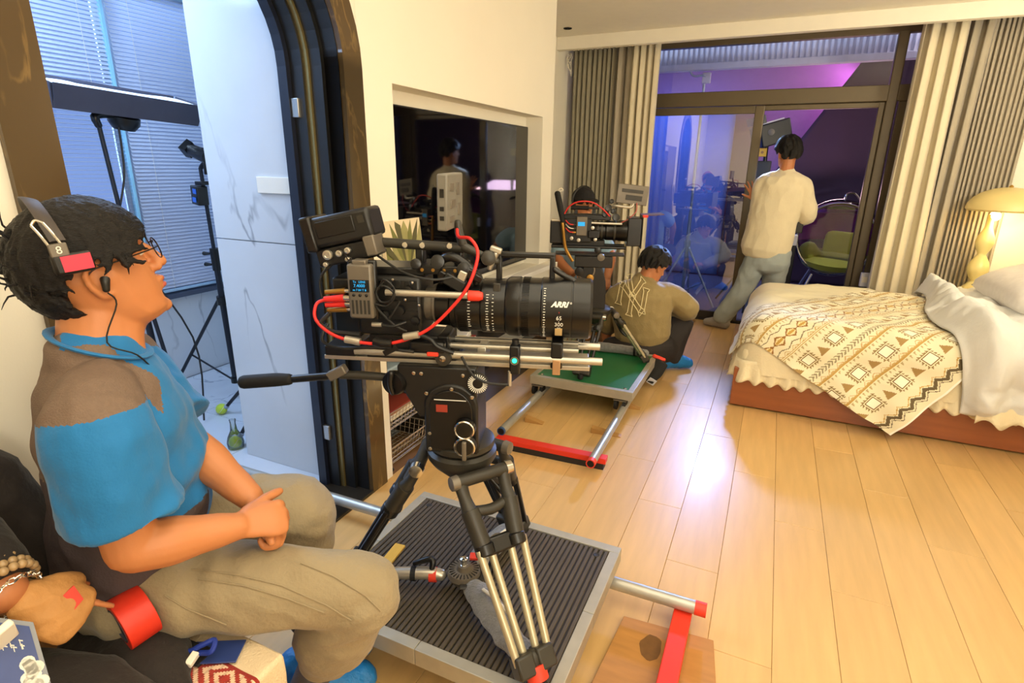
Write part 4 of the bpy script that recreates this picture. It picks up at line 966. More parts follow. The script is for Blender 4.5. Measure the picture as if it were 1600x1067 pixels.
for x_, z_, r_ in ((-0.045, 1.222, 0.017), (-0.10, 1.215, 0.013), (0.02, 1.208, 0.015)):
    MB().lathe([(0.006, 0.02), (r_, 0.018), (r_*1.05, 0.006), (r_*0.8, -0.02)], (x_, -0.045, z_), (0.15, -1, 0.15), n=20).build('arm_knob', blk, ca)
MB().limb([(-0.06, -0.03, 1.21), (-0.01, -0.045, 1.235), (0.045, -0.04, 1.20), (0.05, -0.035, 1.17)], [0.010, 0.012, 0.010, 0.009], n=10).build('eyepiece_arm', blk, ca)
MB().bx(-0.10, 0.02, -0.05, 0.06, 1.19, 1.212).build('cheese_plate', blk, ca, bevel=0.003)
for k in range(4):
    MB().lathe([(0.003, 0.001), (0.0045, 0.0008), (0.0045, -0.001)], (-0.085+0.028*k, -0.0505, 1.201), (0, -1, 0), n=10).build('stud', brass, ca)
MB().box((0.00, -0.06, 1.175), (0.055, 0.03, 0.03), (0, 0.5, 0)).build('motor_unit', blk2, ca, bevel=0.004)
MB().box((0.015, -0.055, 1.18), (0.02, 0.03, 0.05), (0, 0.4, 0)).build('rosette_bracket', alu, ca, bevel=0.003)
# cables
MB().tube([(0.0, -0.02, 1.30), (0.01, -0.05, 1.285), (0.045, -0.085, 1.285), (0.065, -0.10, 1.25), (0.045, -0.115, 1.18), (0.0, -0.12, 1.12), (-0.06, -0.125, 1.065), (-0.14, -0.13, 1.032), (-0.22, -0.13, 1.028), (-0.295, -0.13, 1.045), (-0.342, -0.12, 1.08), (-0.346, -0.10, 1.115), (-0.325, -0.09, 1.125)], 0.0042, 10, 6).build('red_cable', redc, ca, label='red signal cable')
cab = M('black_cable', (20, 20, 20), 0.5)
MB().tube([(-0.20, -0.05, 1.235), (-0.12, -0.09, 1.20), (-0.05, -0.09, 1.185), (0.0, -0.07, 1.19)], 0.0032, 8).build('cable', cab, ca)
MB().tube([(-0.20, -0.10, 1.14), (-0.17, -0.11, 1.17), (-0.14, -0.11, 1.15), (-0.16, -0.11, 1.12), (-0.19, -0.11, 1.12), (-0.15, -0.10, 1.07), (-0.12, -0.09, 1.05)], 0.003, 8).build('cable', cab, ca)
MB().tube([(-0.33, -0.08, 1.06), (-0.34, -0.10, 1.02), (-0.29, -0.11, 1.005), (-0.2, -0.11, 1.01), (-0.1, -0.10, 1.0)], 0.0045, 8).build('cable', cab, ca)
MB().tube([(-0.30, -0.06, 1.22), (-0.345, -0.06, 1.18), (-0.35, -0.06, 1.13), (-0.33, -0.07, 1.10)], 0.0032, 8).build('cable', cab, ca)
MB().tube([(0.02, -0.09, 0.99), (0.05, -0.10, 0.945), (0.09, -0.10, 0.925), (0.143, -0.086, 0.918)], 0.0035, 8).build('cable', cab, ca)
MB().tube([(-0.19, -0.13, 1.033), (-0.17, -0.134, 1.030), (-0.145, -0.134, 1.030)], 0.012, 10).build('ferrite', blk, ca)
for x_ in (-0.245, -0.095):
    MB().cyl((x_-0.02, -0.131, 1.036+(.012 if x_ > -.1 else 0)), (x_+0.018, -0.131, 1.03+(.026 if x_ > -.1 else 0)), 0.0095, n=14).build('metal_plug', alu, ca)
MB().box((-0.15, -0.132, 1.012), (0.04, 0.004, 0.014), (0, -0.5, 0)).build('tie_strap', blk, ca)
MB().box((-0.07, -0.075, 1.008), (0.09, 0.03, 0.03)).build('lens_control_unit', blk, ca, bevel=0.006)
MB().box((-0.055, -0.085, 0.992), (0.03, 0.016, 0.012)).build('red_tag', redt, ca, bevel=0.003)
MB().tube([(-0.13, -0.08, 1.03), (-0.10, -0.095, 1.045), (-0.06, -0.095, 1.035), (-0.04, -0.095, 1.015), (0.0, -0.09, 0.998)], 0.006, 8).build('cable', cab, ca)

for (x_, z_, r_) in ((-0.165, 1.165, .012), (-0.14, 1.10, .014), (-0.115, 1.155, .010), (-0.10, 1.075, .012), (-0.175, 1.09, .009)):
    MB().lathe([(.003, .012), (r_*.9, .011), (r_, .003), (r_*.8, 0)], (x_, -0.071, z_), (0, -1, 0), n=16).build('side_knob', blk, ca)
for (x_, z_) in ((-0.185, 1.172), (-0.155, 1.178), (-0.105, 1.172), (-0.125, 1.128), (-0.09, 1.115), (-0.15, 1.06)):
    MB().lathe([(.001, .003), (.0035, .002), (.004, 0)], (x_, -0.072, z_), (0, -1, 0), n=10).build('side_screw', chrome, ca)
MB().tube([(-.185, -.10, 1.15), (-.165, -.112, 1.185), (-.14, -.112, 1.165), (-.15, -.112, 1.135), (-.175, -.112, 1.13), (-.185, -.112, 1.155), (-.165, -.108, 1.18)], .0026, 7).build('cable', cab, ca)
MB().tube([(-.13, -.10, 1.13), (-.145, -.105, 1.105), (-.16, -.105, 1.085)], .0026, 7).build('cable', cab, ca)
MB().cyl((-.205, -.10, 1.068), (-.18, -.10, 1.068), .006).build('metal_plug', alu, ca); MB().tube([(-.18, -.10, 1.068), (-.15, -.10, 1.066), (-.12, -.09, 1.075)], .004, 7).build('cable', cab, ca)
for k in range(5):
    MB().tube([(-.26+.01*k, -.05, 1.215), (-.27+.012*k, -.075, 1.235-.006*k), (-.255+.012*k, -.06, 1.20)], .0026, 6).build('cable', cab, ca)
MB().tube([(-.31, -.11, 1.095), (-.33, -.12, 1.07), (-.305, -.12, 1.052), (-.27, -.12, 1.048), (-.23, -.12, 1.046)], .006, 8).build('coiled_cable', cab, ca)
for (x_, y_, z_, w_) in ((.03, -.05, 1.20, .03), (-.03, -.055, 1.19, .026), (.055, -.045, 1.185, .022)):
    MB().box((x_, y_, z_), (w_, .02, w_*.8), (.2, .5, .3)).build('bracket', blk, ca, bevel=.003)
# ================================================================== PEOPLE
skin_m = M('skin_warm', (196, 126, 78), 0.5, var=0.04, scale=8, sss=0.12, bump=0.02, bscale=250)
skin2 = M('skin_tan', (190, 122, 78), 0.5, var=0.04, scale=8, sss=0.1)
hair_m = M('black_hair', (15, 11, 10), 0.5, var=0.25, scale=60, stretch=(1, 1, 6), bump=0.5, bscale=160, spec=0.4)
lip_m = M('lips', (186, 92, 78), 0.45, var=0.05)
eye_m = M('eye_white', (235, 230, 222), 0.2, var=0)
iris_m = M('iris', (30, 20, 14), 0.15, var=0)
def headF(c, fwd, tilt=0.0, roll=0.0):
    """4x4 with x forward, y left, z up through the middle of the head; tilt up in radians."""
    f = V(fwd); f.z = 0; f.normalize(); l = V((-f.y, f.x, 0)); z = V((0, 0, 1))
    f2 = f*math.cos(tilt)+z*math.sin(tilt); z2 = z*math.cos(tilt)-f*math.sin(tilt)
    l2 = l*math.cos(roll)+z2*math.sin(roll); z3 = z2*math.cos(roll)-l*math.sin(roll)
    m = Matrix((f2, l2, z3)).transposed().to_4x4(); m.translation = V(c); return m
HEADP = [(-.117, .050, .005, .022), (-.108, .078, -.012, .040), (-.092, .089, -.035, .054), (-.070, .0865, -.058, .062), (-.048, .089, -.072, .0665),
         (-.022, .088, -.083, .070), (.004, .085, -.091, .0735), (.026, .080, -.096, .0755), (.044, .088, -.099, .077), (.068, .0905, -.100, .0775),
         (.090, .082, -.094, .071), (.108, .062, -.076, .056), (.119, .028, -.045, .033), (.123, .0, -.015, .010)]
def add_head(mb, Fm, s=1.0, fat=1.0):
    rings = []; n = 28
    for z, fx, bx_, w_ in HEADP:
        cx_ = (fx+bx_)/2; hx = (fx-bx_)/2; ring = []
        for k in range(n):
            a = 2*PI*k/n; ca, sa = math.cos(a), math.sin(a); p = 2.25
            x_ = math.copysign(abs(ca)**(2/p), ca); y_ = math.copysign(abs(sa)**(2/p), sa)
            wv = w_*(0.90 if (ca > 0.3 and z < 0.05) else 1.0)*(fat if z < 0.02 else 1)
            ring.append(mb.bm.verts.new(Fm @ V(((cx_+hx*x_)*s, wv*y_*s, z*s))))
        rings.append(ring)
    for i in range(len(rings)-1):
        for k in range(n): mb._f((rings[i][k], rings[i][(k+1) % n], rings[i+1][(k+1) % n], rings[i+1][k]))
    mb._f(list(reversed(rings[0]))); mb._f(rings[-1])
    g = lambda x, y, z: Fm @ V((x*s, y*s, z*s))
    R3 = Fm.to_3x3()
    # nose, brow, lips, chin, cheeks
    mb.limb([g(.084, 0, .036), g(.098, 0, .012), g(.108, 0, -.010)], [.008*s, .010*s, .0125*s], n=12)
    mb.ball(g(.110, 0, -.013), .0115*s)
    for y in (-1, 1):
        mb.ball(g(.098, .0135*y, -.018), .0095*s)
        pass
        mb.limb([g(.087, .010*y, .047), g(.088, .030*y, .051), g(.078, .050*y, .046)], [.0065*s, .008*s, .006*s], n=10)
        mb.ball(g(.074, .032*y, .028), (.015*s, .017*s, .012*s))
        pass
        # ear: helix, lobe and concha
        ex, ez = -.008, .000
        mb.limb([g(ex+.012, .072*y, ez+.012), g(ex+.010, .082*y, ez+.030), g(ex-.006, .088*y, ez+.034), g(ex-.019, .088*y, ez+.018), g(ex-.017, .084*y, ez-.008), g(ex-.003, .078*y, ez-.028), g(ex+.008, .074*y, ez-.026)], [.005*s, .0055*s, .0055*s, .0055*s, .006*s, .008*s, .006*s], n=10)
        mb.ball(g(ex-.004, .076*y, ez), (.018*s, .006*s, .028*s), R3)
        mb.ball(g(ex+.013, .074*y, ez-.003), (.006*s, .008*s, .009*s), R3)
    mb.ball(g(.080, 0, -.098), (.016*s, .022*s, .014*s), R3)
    mb.limb([g(.084, -.022, -.046), g(.094, -.009, -.0425), g(.0935, 0, -.0435), g(.094, .009, -.0425), g(.084, .022, -.046)], [.004*s, .0062*s, .0058*s, .0062*s, .004*s], n=10)
    mb.limb([g(.083, -.020, -.056), g(.0925, 0, -.0585), g(.083, .020, -.056)], [.0045*s, .0075*s, .0045*s], n=10)
    return g
def eyes(Fm, s, parent, closed=False):
    g = lambda x, y, z: Fm @ V((x*s, y*s, z*s))
    for y in (-1, 1):
        e = MB().ball(g(.0745, .032*y, .026), .0125*s, n=16).build('eye', eye_m, parent)
        MB().ball(g(.0838, .032*y, .0275), (.0045*s, .0055*s, .0055*s), Fm.to_3x3(), n=12).build('iris', iris_m, e)
        MB().limb([g(.086, .022*y, .034), g(.0875, .032*y, .0365), g(.080, .044*y, .0335)], [.0025*s]*3, n=8).build('eyelid', skin_m, parent)
        MB().limb([g(.091, .014*y, .052), g(.094, .028*y, .0575), g(.082, .048*y, .053)], [.003*s, .0042*s, .0025*s], n=8).build('eyebrow', hair_m, parent)
def skull_pt(Fm, s, az, el, off=0.0):
    """point on the hair dome: az around (0 = forward), el up."""
    a, b_, c_ = .098+off, .080+off, .098+off
    return Fm @ V((s*(-.006+a*math.cos(el)*math.cos(az)), s*b_*math.cos(el)*math.sin(az), s*(.028+c_*math.sin(el))))
def hair(Fm, s, parent, line, n=260, length=0.055, thick=0.012, vol=0.012, vox=0.004, seed=3, name='hair', flow=None):
    """line(az) -> lowest elevation that carries hair. Tufts follow the skull from crown outwards."""
    rnd = random.Random(seed); mb = MB()
    rings = []
    N = 30
    for j in range(9):
        t = j/8; ring = []
        for k in range(N):
            az = 2*PI*k/N; lo = line(az); el = lo+(PI/2-lo)*t
            ring.append(mb.bm.verts.new(skull_pt(Fm, s, az, min(el, PI/2-0.001), vol*(0.55+0.45*min(1, t*3)))))
        rings.append(ring)
    for i in range(8):
        for k in range(N): mb._f((rings[i][k], rings[i][(k+1) % N], rings[i+1][(k+1) % N], rings[i+1][k]))
    inner = mb.bm.verts.new(Fm @ V((0, 0, .03*s)))
    for k in range(N): mb._f((rings[0][(k+1) % N], rings[0][k], inner))
    for i in range(n):
        az = rnd.uniform(0, 2*PI); lo = line(az); el = lo+(PI/2-lo)*rnd.random()**1.15
        L = length*rnd.uniform(0.6, 1.2)
        P = []
        da, de = (flow(az, el, rnd) if flow else (rnd.uniform(-.25, .25), -1.0))
        for k in range(4):
            t = k/3; e2 = el+de*L/.09*t; a2 = az+da*t
            e2 = max(e2, lo-0.10*rnd.random())
            P.append(skull_pt(Fm, s, a2, min(e2, PI/2-0.01), vol+0.006*t+0.004*rnd.random()))
        mb.limb(P, [thick*.55*s, thick*.6*s, thick*.45*s, thick*.1*s], n=7, k=2)
    out = remeshed(mb, vox, 1, lambda c, no: c+no*(0.0012*nz(c, 170)+0.0008*nz(c, 330)))
    return out.build(name, hair_m, parent, ang=0)
def hand(mb, wrist, dirn, palm_n, s=1.0, side=1, curl=(0.35, 0.4, 0.45, 0.5), spread=0.10, thumb=0.6, thumb_in=0.3):
    """wrist point, direction of the palm, normal on the BACK of the hand; side=+1: thumb towards +(n x d)."""
    d = V(dirn).normalized(); n_ = V(palm_n); n_ = (n_-d*n_.dot(d)).normalized(); sd = n_.cross(d)*side
    wv = V(wrist); q = lambda a, b_, c_: wv+(d*a+sd*b_+n_*c_)*s
    mb.limb([q(-.01, 0, 0), q(.03, .002, .002), q(.065, 0, .003), q(.088, 0, .001)], [(.017*s, .024*s), (.0155*s, .034*s), (.014*s, .040*s), (.010*s, .037*s)], n=16, up=n_)
    base = ((.088, .029), (.092, .010), (.088, -.010), (.080, -.028)); ln = ((.040, .024, .020), (.044, .028, .021), (.041, .026, .020), (.032, .020, .018))
    for k in range(4):
        a0, b0 = base[k]; p = V((a0-.012, b0, 0)); ang = 0.0; y = spread*(1.5-k)/1.5
        pts = [q(p.x, p.y, .002)]; c_ = curl[k] if isinstance(curl, (list, tuple)) else curl
        cur = V((a0, b0, 0)); pts.append(q(*cur))
        for j, l in enumerate(ln[k]):
            ang += c_*(1.0 if j == 0 else 1.25)
            cur = cur+V((math.cos(ang)*math.cos(y)*l, math.sin(y)*l, -math.sin(ang)*l)); pts.append(q(*cur))
        r = .0088 if k < 3 else .0075
        mb.limb(pts, [r*1.1*s, r*1.05*s, r*s, r*.92*s, r*.78*s], n=10, k=3)
    cur = V((.022, .026, -.004)); pts = [q(.010, .014, -.002), q(*cur)]
    for j, l in enumerate((.040, .030, .024)):
        cur = cur+V((math.cos(thumb)*l, math.sin(thumb)*l*(1-.55*thumb_in*j), -l*thumb_in*(.5+.4*j))); pts.append(q(*cur))
    mb.limb(pts, [.013*s, .014*s, .0115*s, .0105*s, .0085*s], n=10, k=3)
def cloth_noise(amp, sc, seed=0.0, ani=(1, 1, 1)):
    A = V(ani)
    def fn(c, no):
        p = V((c.x*A.x, c.y*A.y, c.z*A.z)); r = 1-abs(nz(p, sc, seed))*2
        return c+no*(amp*r+amp*.5*nz(p, sc*2.6, seed+5))
    return fn

# ------------------------------------------------------------------ the seat along the wall and the man with the headset
bench = thing('bench', 'wooden bench along the left wall under the man in the blue shirt', 'bench', (-1.2, 0.2, 0))
MB().bx(-1.50, -0.79, -0.6, 0.612, 0.435, 0.495).build('seat_board', M('bench_wood', (176, 118, 62), 0.5, var=0.14, stretch=(5, 1, 5)), bench, bevel=0.004, smooth=False)
for yy in (-0.56, 0.53):
    for xx in (-1.46, -0.84): MB().bx(xx-0.025, xx+0.025, yy-0.02, yy+0.03, 0.0, 0.435).build('leg', M('bench_wood', (0, 0, 0)), bench, bevel=0.003, smooth=False)
fc = V((.58, .81, 0)).normalized(); lt = V((-fc.y, fc.x, 0)); U3 = V((0, 0, 1))
mp1 = thing('person', 'man in turquoise and taupe shirt with headset and glasses, seated at left', 'person', (-1.16, 0.60, 0.475))
hR = V((-1.115, .530, .612)); hL = hR+lt*.20
pel = (hR+hL)/2; 
kR = at_d(566, 918, 1.235); kL = at_d(470, 795, 1.44)
aR = at_d(480, 1070, 1.52); aL = V((kL.x-0.06, kL.y+0.02, 0.30))
aR.z = max(aR.z, 0.09)
nb = at_d(160, 548, 1.07); shR = nb-lt*.185-U3*.082+fc*.0; shL = shR+lt*.37
print('SH', shR, nb)
hc = at_d(151, 428, 1.06)
eR = at_d(206, 858, .985); wR = at_d(372, 822, 1.10); 
eL = at_d(290, 690, 1.24); wL = at_d(392, 778, 1.20)
up1 = [pel+V((0, 0, .02)), pel*.7+nb*.3+fc*.0, pel*.35+nb*.65+fc*.01, nb-U3*.10+fc*.005, nb-U3*.03]
# body as one skin
mb = MB()
H1 = headF(hc, (.34, .94, 0), math.radians(14), math.radians(0))
g1 = add_head(mb, H1, 1.0, 1.10)
nk0 = nb+V((0, 0, -.02)); nk1 = H1 @ V((-.022, 0, -.055))
mb.limb([nk0-fc*.01, (nk0+nk1)/2-fc*.004, nk1], [(.074, .074), (.066, .066), (.066, .064)], n=20)
mb.limb([H1 @ V((.01, 0, -.075)), (nk0+nk1)/2+fc*.02, nk0+fc*.02], [(.05, .05), (.052, .05), (.05, .05)], n=16)
mb.limb(up1, [(.11, .15), (.115, .15), (.11, .165), (.085, .15), (.05, .09)], n=20, up=fc)
for sh_, el_, wr_ in ((shR, eR, wR), (shL, eL, wL)):
    mb.limb([nb-U3*.05, sh_-U3*.01, sh_*.55+el_*.45, el_], [.045, .058, .05, .043], n=16)
    mb.limb([el_, el_*.68+wr_*.32, el_*.3+wr_*.7, wr_], [.042, .045, .035, (.026, .029)], n=16)
hdR = (at_d(452, 806, 1.17)-wR).normalized(); hdL = (at_d(440, 812, 1.20)-wL).normalized()
hand(mb, wR, hdR+V((0, 0, .02)), (0.25, -0.75, 0.75), 1.0, 1, curl=(1.2, 1.25, 1.3, 1.3), thumb=.5, thumb_in=.25)
hand(mb, wL, hdL, (0.3, 0.6, 0.8), 0.98, -1, curl=(1.0, 1.1, 1.15, 1.2), thumb=.5, thumb_in=.3)
for h_, k_, a_ in ((hR, kR, aR), (hL, kL, aL)):
    mb.limb([pel, h_, h_*.4+k_*.6, k_], [.09, .085, .065, .055], n=16); mb.limb([k_, k_*.6+a_*.4, a_], [.052, .05, .035], n=14)
body = remeshed(mb, 0.0042, 3).build('body', skin_m, mp1, ang=0)
eyes(H1, 1.0, mp1)
MB().limb([g1(.086, -.018, -.047), g1(.0965, -.006, -.0445), g1(.0965, .006, -.0445), g1(.086, .018, -.047)], [.0030, .0048, .0048, .0030], n=10).limb([g1(.085, -.017, -.056), g1(.0965, 0, -.058), g1(.085, .017, -.056)], [.003, .0058, .003], n=10).build('lips', lip_m, mp1)
# shirt
shirt_m = M('turquoise_shirt', (14, 112, 176), 0.75, var=0.05, scale=6, bump=0.12, bscale=220, sheen=0.15)
yoke_m = M('taupe_mesh', (116, 96, 82), 0.8, var=0.10, scale=160, bump=0.3, bscale=350)
side_m = M('charcoal_side', (76, 64, 66), 0.8, var=0.06, bump=0.15, bscale=200)
mb = MB()
tor = [pel+U3*.0-fc*.02, pel*.78+nb*.22+fc*.015, pel*.45+nb*.55+fc*.02, nb-U3*.16+fc*.0, nb-U3*.075-fc*.008, nb-U3*.004-fc*.012]
mb.limb(tor, [(.122, .18), (.140, .185), (.136, .188), (.128, .185), (.108, .165), (.074, .084)], n=26, up=fc, k=5)
for sh_, el_ in ((shR, eR), (shL, eL)):
    o_ = (sh_-nb); o_.z = 0; o_.normalize()
    q0 = nb-U3*.045+o_*.06; q1 = sh_+U3*.008; q2 = sh_*.5+el_*.5; q3 = sh_*.20+el_*.80
    if sh_ is shR: q3 = sh_*.30+el_*.70; q2 = (sh_*.5+q3*.5)+o_*.008
    P5 = catmull([q0, q1, q2, q3], 6); R5_ = [(.048, .050), (.076, .078), (.083, .083), (.088, .086)]
    mb.sweep(P5, [tuple(R5_[min(int(i/6), 2)][j]*(1-(i/6-min(int(i/6), 2)))+R5_[min(int(i/6), 2)+1][j]*(i/6-min(int(i/6), 2)) for j in (0, 1)) for i in range(len(P5))], 22)
def shirt_fn(c, no):
    p = c-nb; u = p.dot(fc); h = -p.z
    fold = 0.010*math.sin((h*1.0+u*0.65)*46+3*nz(c, 6))*max(0, min(1, (h-.10)/.2))*max(0, min(1, (u+.03)/.1))
    return c+no*(fold+0.006*nz(c, 12)+0.005*(1-2*abs(nz((c.x, c.y, c.z*.6+c.x*.8), 10)))+0.003*nz(c, 30))
sh = remeshed(mb, 0.0045, 5, shirt_fn)
def shirt_paint(c):
    p = c-nb; u = p.dot(fc); l = p.dot(lt)
    dS = (c-shR).dot(lt)                                   # how far inside the shoulder seam
    px_, py_ = None, None
    sl = abs(l) > .185-0.25*max(0, -p.z-.06)*0
    arm = (c-shR); ax_ = (eR-shR).normalized(); t_ = arm.dot(ax_); rad = (arm-ax_*t_).length
    if -.030 < t_ < .235 and rad < .13 and l < -.118 and p.z > -.36: return 0      # near sleeve
    arm = (c-shL); ax_ = (eL-shL).normalized(); t_ = arm.dot(ax_); rad = (arm-ax_*t_).length
    if t_ > .02 and rad < .11 and l > .12: return 0
    if p.z > -.115 and abs(l) > .066 and u < .088: return 1   # yoke over the shoulders
    if u < -.045 and p.z > -.30 and u < -.05-.02*p.z: return 1 if p.z > -.22 else 2
    if p.z < -.20 and u < .02: return 2
    if p.z < -.33 and l < -.02: return 2
    return 0
paint(sh, shirt_paint); shirt = sh.build('shirt', [shirt_m, yoke_m, side_m], mp1, ang=0)
col = [nb+V((0, 0, 0.012))+(fc*math.cos(a)*.074+lt*math.sin(a)*.080)+U3*(-.030*math.cos(a)+.004) for a in [2*PI*k/26 for k in range(26)]]
MB().sweep(col, (.004, .009), 8, closed=True).build('collar', shirt_m, mp1, label='turquoise ribbed neckband')
# trousers
tr_m = M('khaki_trousers', (152, 136, 106), 0.85, var=0.06, scale=9, bump=0.25, bscale=120, sheen=0.15)
mb = MB()
mb.limb([hR-U3*.01, pel-U3*.01, hL-U3*.01], [(.10, .11), (.105, .115), (.10, .11)], n=20)
mb.limb([pel+U3*.08, pel+U3*.02], [(.125, .165), (.115, .16)], n=20, up=fc)
mb.limb([hR+fc*.0-U3*.01, hR*.55+kR*.45+V((0, 0, .0)), kR*.88+hR*.12, kR+fc*.008-U3*.01], [(.100, .100), (.088, .088), (.080, .080), (.074, .074)], n=22, k=5)
mb.limb([hL, hL*.5+kL*.5, kL], [(.112, .112), (.102, .102), (.086, .086)], n=22, k=5)
for k_, a_ in ((kR, aR), (kL, aL)):
    e_ = k_*.42+a_*.58
    mb.limb([k_-U3*.01, k_*.62+a_*.38-fc*.01, e_], [(.085, .085), (.090, .088), (.074, .074)], n=20, k=5)
kdir = (kR-hR).normalized()
def tr_fn(c, no):
    p = c-hR; t_ = p.dot(kdir); f_ = 0.006*math.sin(t_*70+22*p.z+4*nz(c, 7))*max(0, 1-abs(t_-.10)/.16)
    k_ = (c-kR); f_ += 0.006*math.sin(k_.z*75+10*nz(c, 6))*max(0, 1-(k_+U3*.09).length/.16)
    return c+no*(f_+0.008*nz(c, 10)+0.004*(1-2*abs(nz((c.x+c.z, c.y, c.z*2), 9)))+0.003*nz(c, 26))
tro = remeshed(mb, 0.0065, 4, tr_fn).build('trousers', tr_m, mp1, ang=0)
from mathutils.bvhtree import BVHTree
_tb = BVHTree.FromPolygons([v.co+BASE[mp1.name] for v in tro.data.vertices], [tuple(p.vertices) for p in tro.data.polygons])
def on_tr(px, py, off=.0015):
    d = ray(px, py).normalized(); h = _tb.ray_cast(CAM, d)
    return (h[0]+h[1]*off) if h[0] else None
# pocket flap and seam lines of the trousers
sm_ = M('trouser_seam', (120, 106, 80), 0.9)
pr = lambda x_, y_, t_: at_d(x_, y_, t_)
for nm_, L2 in (('side_seam', [(300, 890), (370, 898), (440, 915), (510, 945), (560, 975)]), ('side_seam', [(310, 905), (380, 915), (450, 935), (520, 962)]), ('pocket_edge', [(258, 930), (290, 950), (330, 965), (360, 978)]), ('knee_seam', [(470, 880), (520, 900), (570, 930), (600, 960)])):
    Q_ = []
    for i_ in range(len(L2)-1):
        for k in range(5): t = k/5; Q_.append(on_tr(L2[i_][0]+(L2[i_+1][0]-L2[i_][0])*t, L2[i_][1]+(L2[i_+1][1]-L2[i_][1])*t))
    Q_ = [q for q in Q_ if q is not None]
    if len(Q_) > 5: MB().sweep(Q_, .0016, 6).build(nm_, tr_m, mp1)
# shoes: sock and blue cover
sock_m = M('grey_sock', (96, 92, 96), 0.95, var=0.1, bump=0.3, bscale=200)
bc_m = M('blue_shoe_cover', (26, 120, 190), 0.5, var=0.15, scale=30, bump=0.4, bscale=60)
for a_, k_ in ((aR, kR), (aL, kL)):
    fl = V((a_.x, a_.y, 0)); mb = MB()
    MB().limb([k_*.25+a_*.75, a_, V((a_.x, a_.y, max(.07, a_.z-.1)))], [(.05, .05), (.045, .045), (.042, .042)], n=16).build('sock', sock_m, mp1)
    base_ = .205 if a_ is aL and False else 0.0
    mb.limb([V((a_.x, a_.y, .055))-fc*.05, V((a_.x, a_.y, .06))+fc*.03, V((a_.x, a_.y, .042))+fc*.16], [(.05, .045), (.055, .05), (.036, .045)], n=16, up=(0, 0, 1))
    remeshed(mb, 0.008, 2, lambda c, no: V((c.x, c.y, max(c.z, .004)))+no*0.004*nz(c, 40)).build('shoe_cover', bc_m, mp1, ang=0)
# hair
def line1(az):
    a = abs((az+PI) % (2*PI)-PI)
    if a < 0.55: return 0.46-0.10*math.cos(a*5)
    if a < 1.1: return 0.46+(0.22-0.46)*(a-.55)/.55
    if a < 1.3: return 0.22-0.30*math.sin((a-1.1)/.2*PI)
    if a < 1.95: return 0.24
    return 0.24-1.05*min(1, (a-1.95)/.45)
def flow1(az, el, rnd):
    a = (az+PI) % (2*PI)-PI
    return (rnd.uniform(-.35, .35)+(-.2 if a > 0 else .2)*(abs(a) < 1.2), -1.0)
hair(H1, 1.0, mp1, line1, 800, 0.058, 0.0095, 0.012, 0.003, 5, flow=flow1)
# back hair bulk and stray strands
sm2 = MB(); rnd = random.Random(8)
for k in range(22):
    a = rnd.uniform(PI*.75, PI*1.25); e = rnd.uniform(-.35, .7); p0 = skull_pt(H1, 1.0, a, e, .016)
    o_ = (p0-H1.translation).normalized()
    sm2.limb([p0, p0+o_*.02+U3*rnd.uniform(-.004, .02), p0+o_*rnd.uniform(.015, .034)+U3*rnd.uniform(-.02, .035)], [.003, .0018, .0005], n=5, k=2)
for k in range(60):
    a = rnd.uniform(-1.3, 1.3); p0 = skull_pt(H1, 1.0, a, line1(a)+.12, .018); p1 = skull_pt(H1, 1.0, a+rnd.uniform(-.15, .15), line1(a)-rnd.uniform(.08, .30), .012)
    sm2.limb([p0, (p0+p1)/2+(p0-H1.translation).normalized()*.006, p1], [.004, .003, .0006], n=5, k=2)
sm2.build('stray_hair', hair_m, mp1, kind='stuff')
# glasses
gm = M('dark_metal', (50, 42, 40), 0.25, metal=0.8)
for y in (-1, 1):
    c0 = (.106, .034*y, .020)
    MB().sweep([g1(c0[0]-.010*abs(math.cos(a))*0-0.012*(abs(c0[1]+.022*y*0)*0), c0[1]+.024*math.cos(a), c0[2]+.020*math.sin(a)) for a in [2*PI*k/24 for k in range(24)]], .0013, 7, closed=True).build('glasses_rim', gm, mp1)
    MB().tube([g1(.105, .058*y, .026), g1(.085, .076*y, .027), g1(.03, .084*y, .026), g1(-.012, .086*y, .024), g1(-.03, .085*y, .008)], .0013, 7).build('temple_arm', gm, mp1)
MB().tube([g1(.106, -.010, .026), g1(.112, 0, .029), g1(.106, .010, .026)], .0013, 7).build('glasses_bridge', gm, mp1)
# earphone with cord
MB().limb([g1(-.004, -.082, -.008), g1(-.002, -.090, .004), g1(-.008, -.092, -.014)], [.006, .008, .006], n=10).build('earpiece', blk2, mp1)
MB().tube([g1(-.008, -.092, -.020), g1(-.004, -.088, -.045), nb+fc*.02-lt*.075+U3*.035, nb+fc*.06-lt*.06+U3*.0, nb+fc*.085-lt*.03-U3*.055], .0016, 6).build('ear_cord', cab, mp1)
# headset: a thing worn by him
hs = thing('headset', 'single cup headset with red label worn over the dark hair', 'headset', tuple(H1 @ V((0, -.09, .03))))
band = [H1 @ V((-.038-.012*math.cos(a)*0, -.118*math.cos(a), .030+.125*math.sin(a))) for a in [math.radians(d_) for d_ in range(28, 181-30, 8)]]
MB().sweep(band, (.0022, .013), 10, up=H1.to_3x3() @ V((0, 0, 1)) if False else None).build('headband', M('grey_band', (70, 62, 58), 0.5), hs)
Hs = H1 @ Matrix.Translation((-.014, 0, .034))
for x_ in (-.046, -.030):
    MB().tube([Hs @ V((x_, -.104, .088)), Hs @ V((x_+.004, -.111, .070)), Hs @ V((x_+.008, -.113, .044))], .0022, 8).build('slider_rod', chrome, hs)
MB().tube([Hs @ V((-.046, -.104, .088)), Hs @ V((-.038, -.103, .094)), Hs @ V((-.030, -.104, .088))], .0022, 8).build('slider_rod', chrome, hs)
Rh = H1.to_3x3() @ Euler((0.0, 0.14, 0)).to_matrix()
MB().box(Hs @ V((-.030, -.112, .042)), (.026, .012, .022), Rh).build('yoke', gry, hs, bevel=0.002)
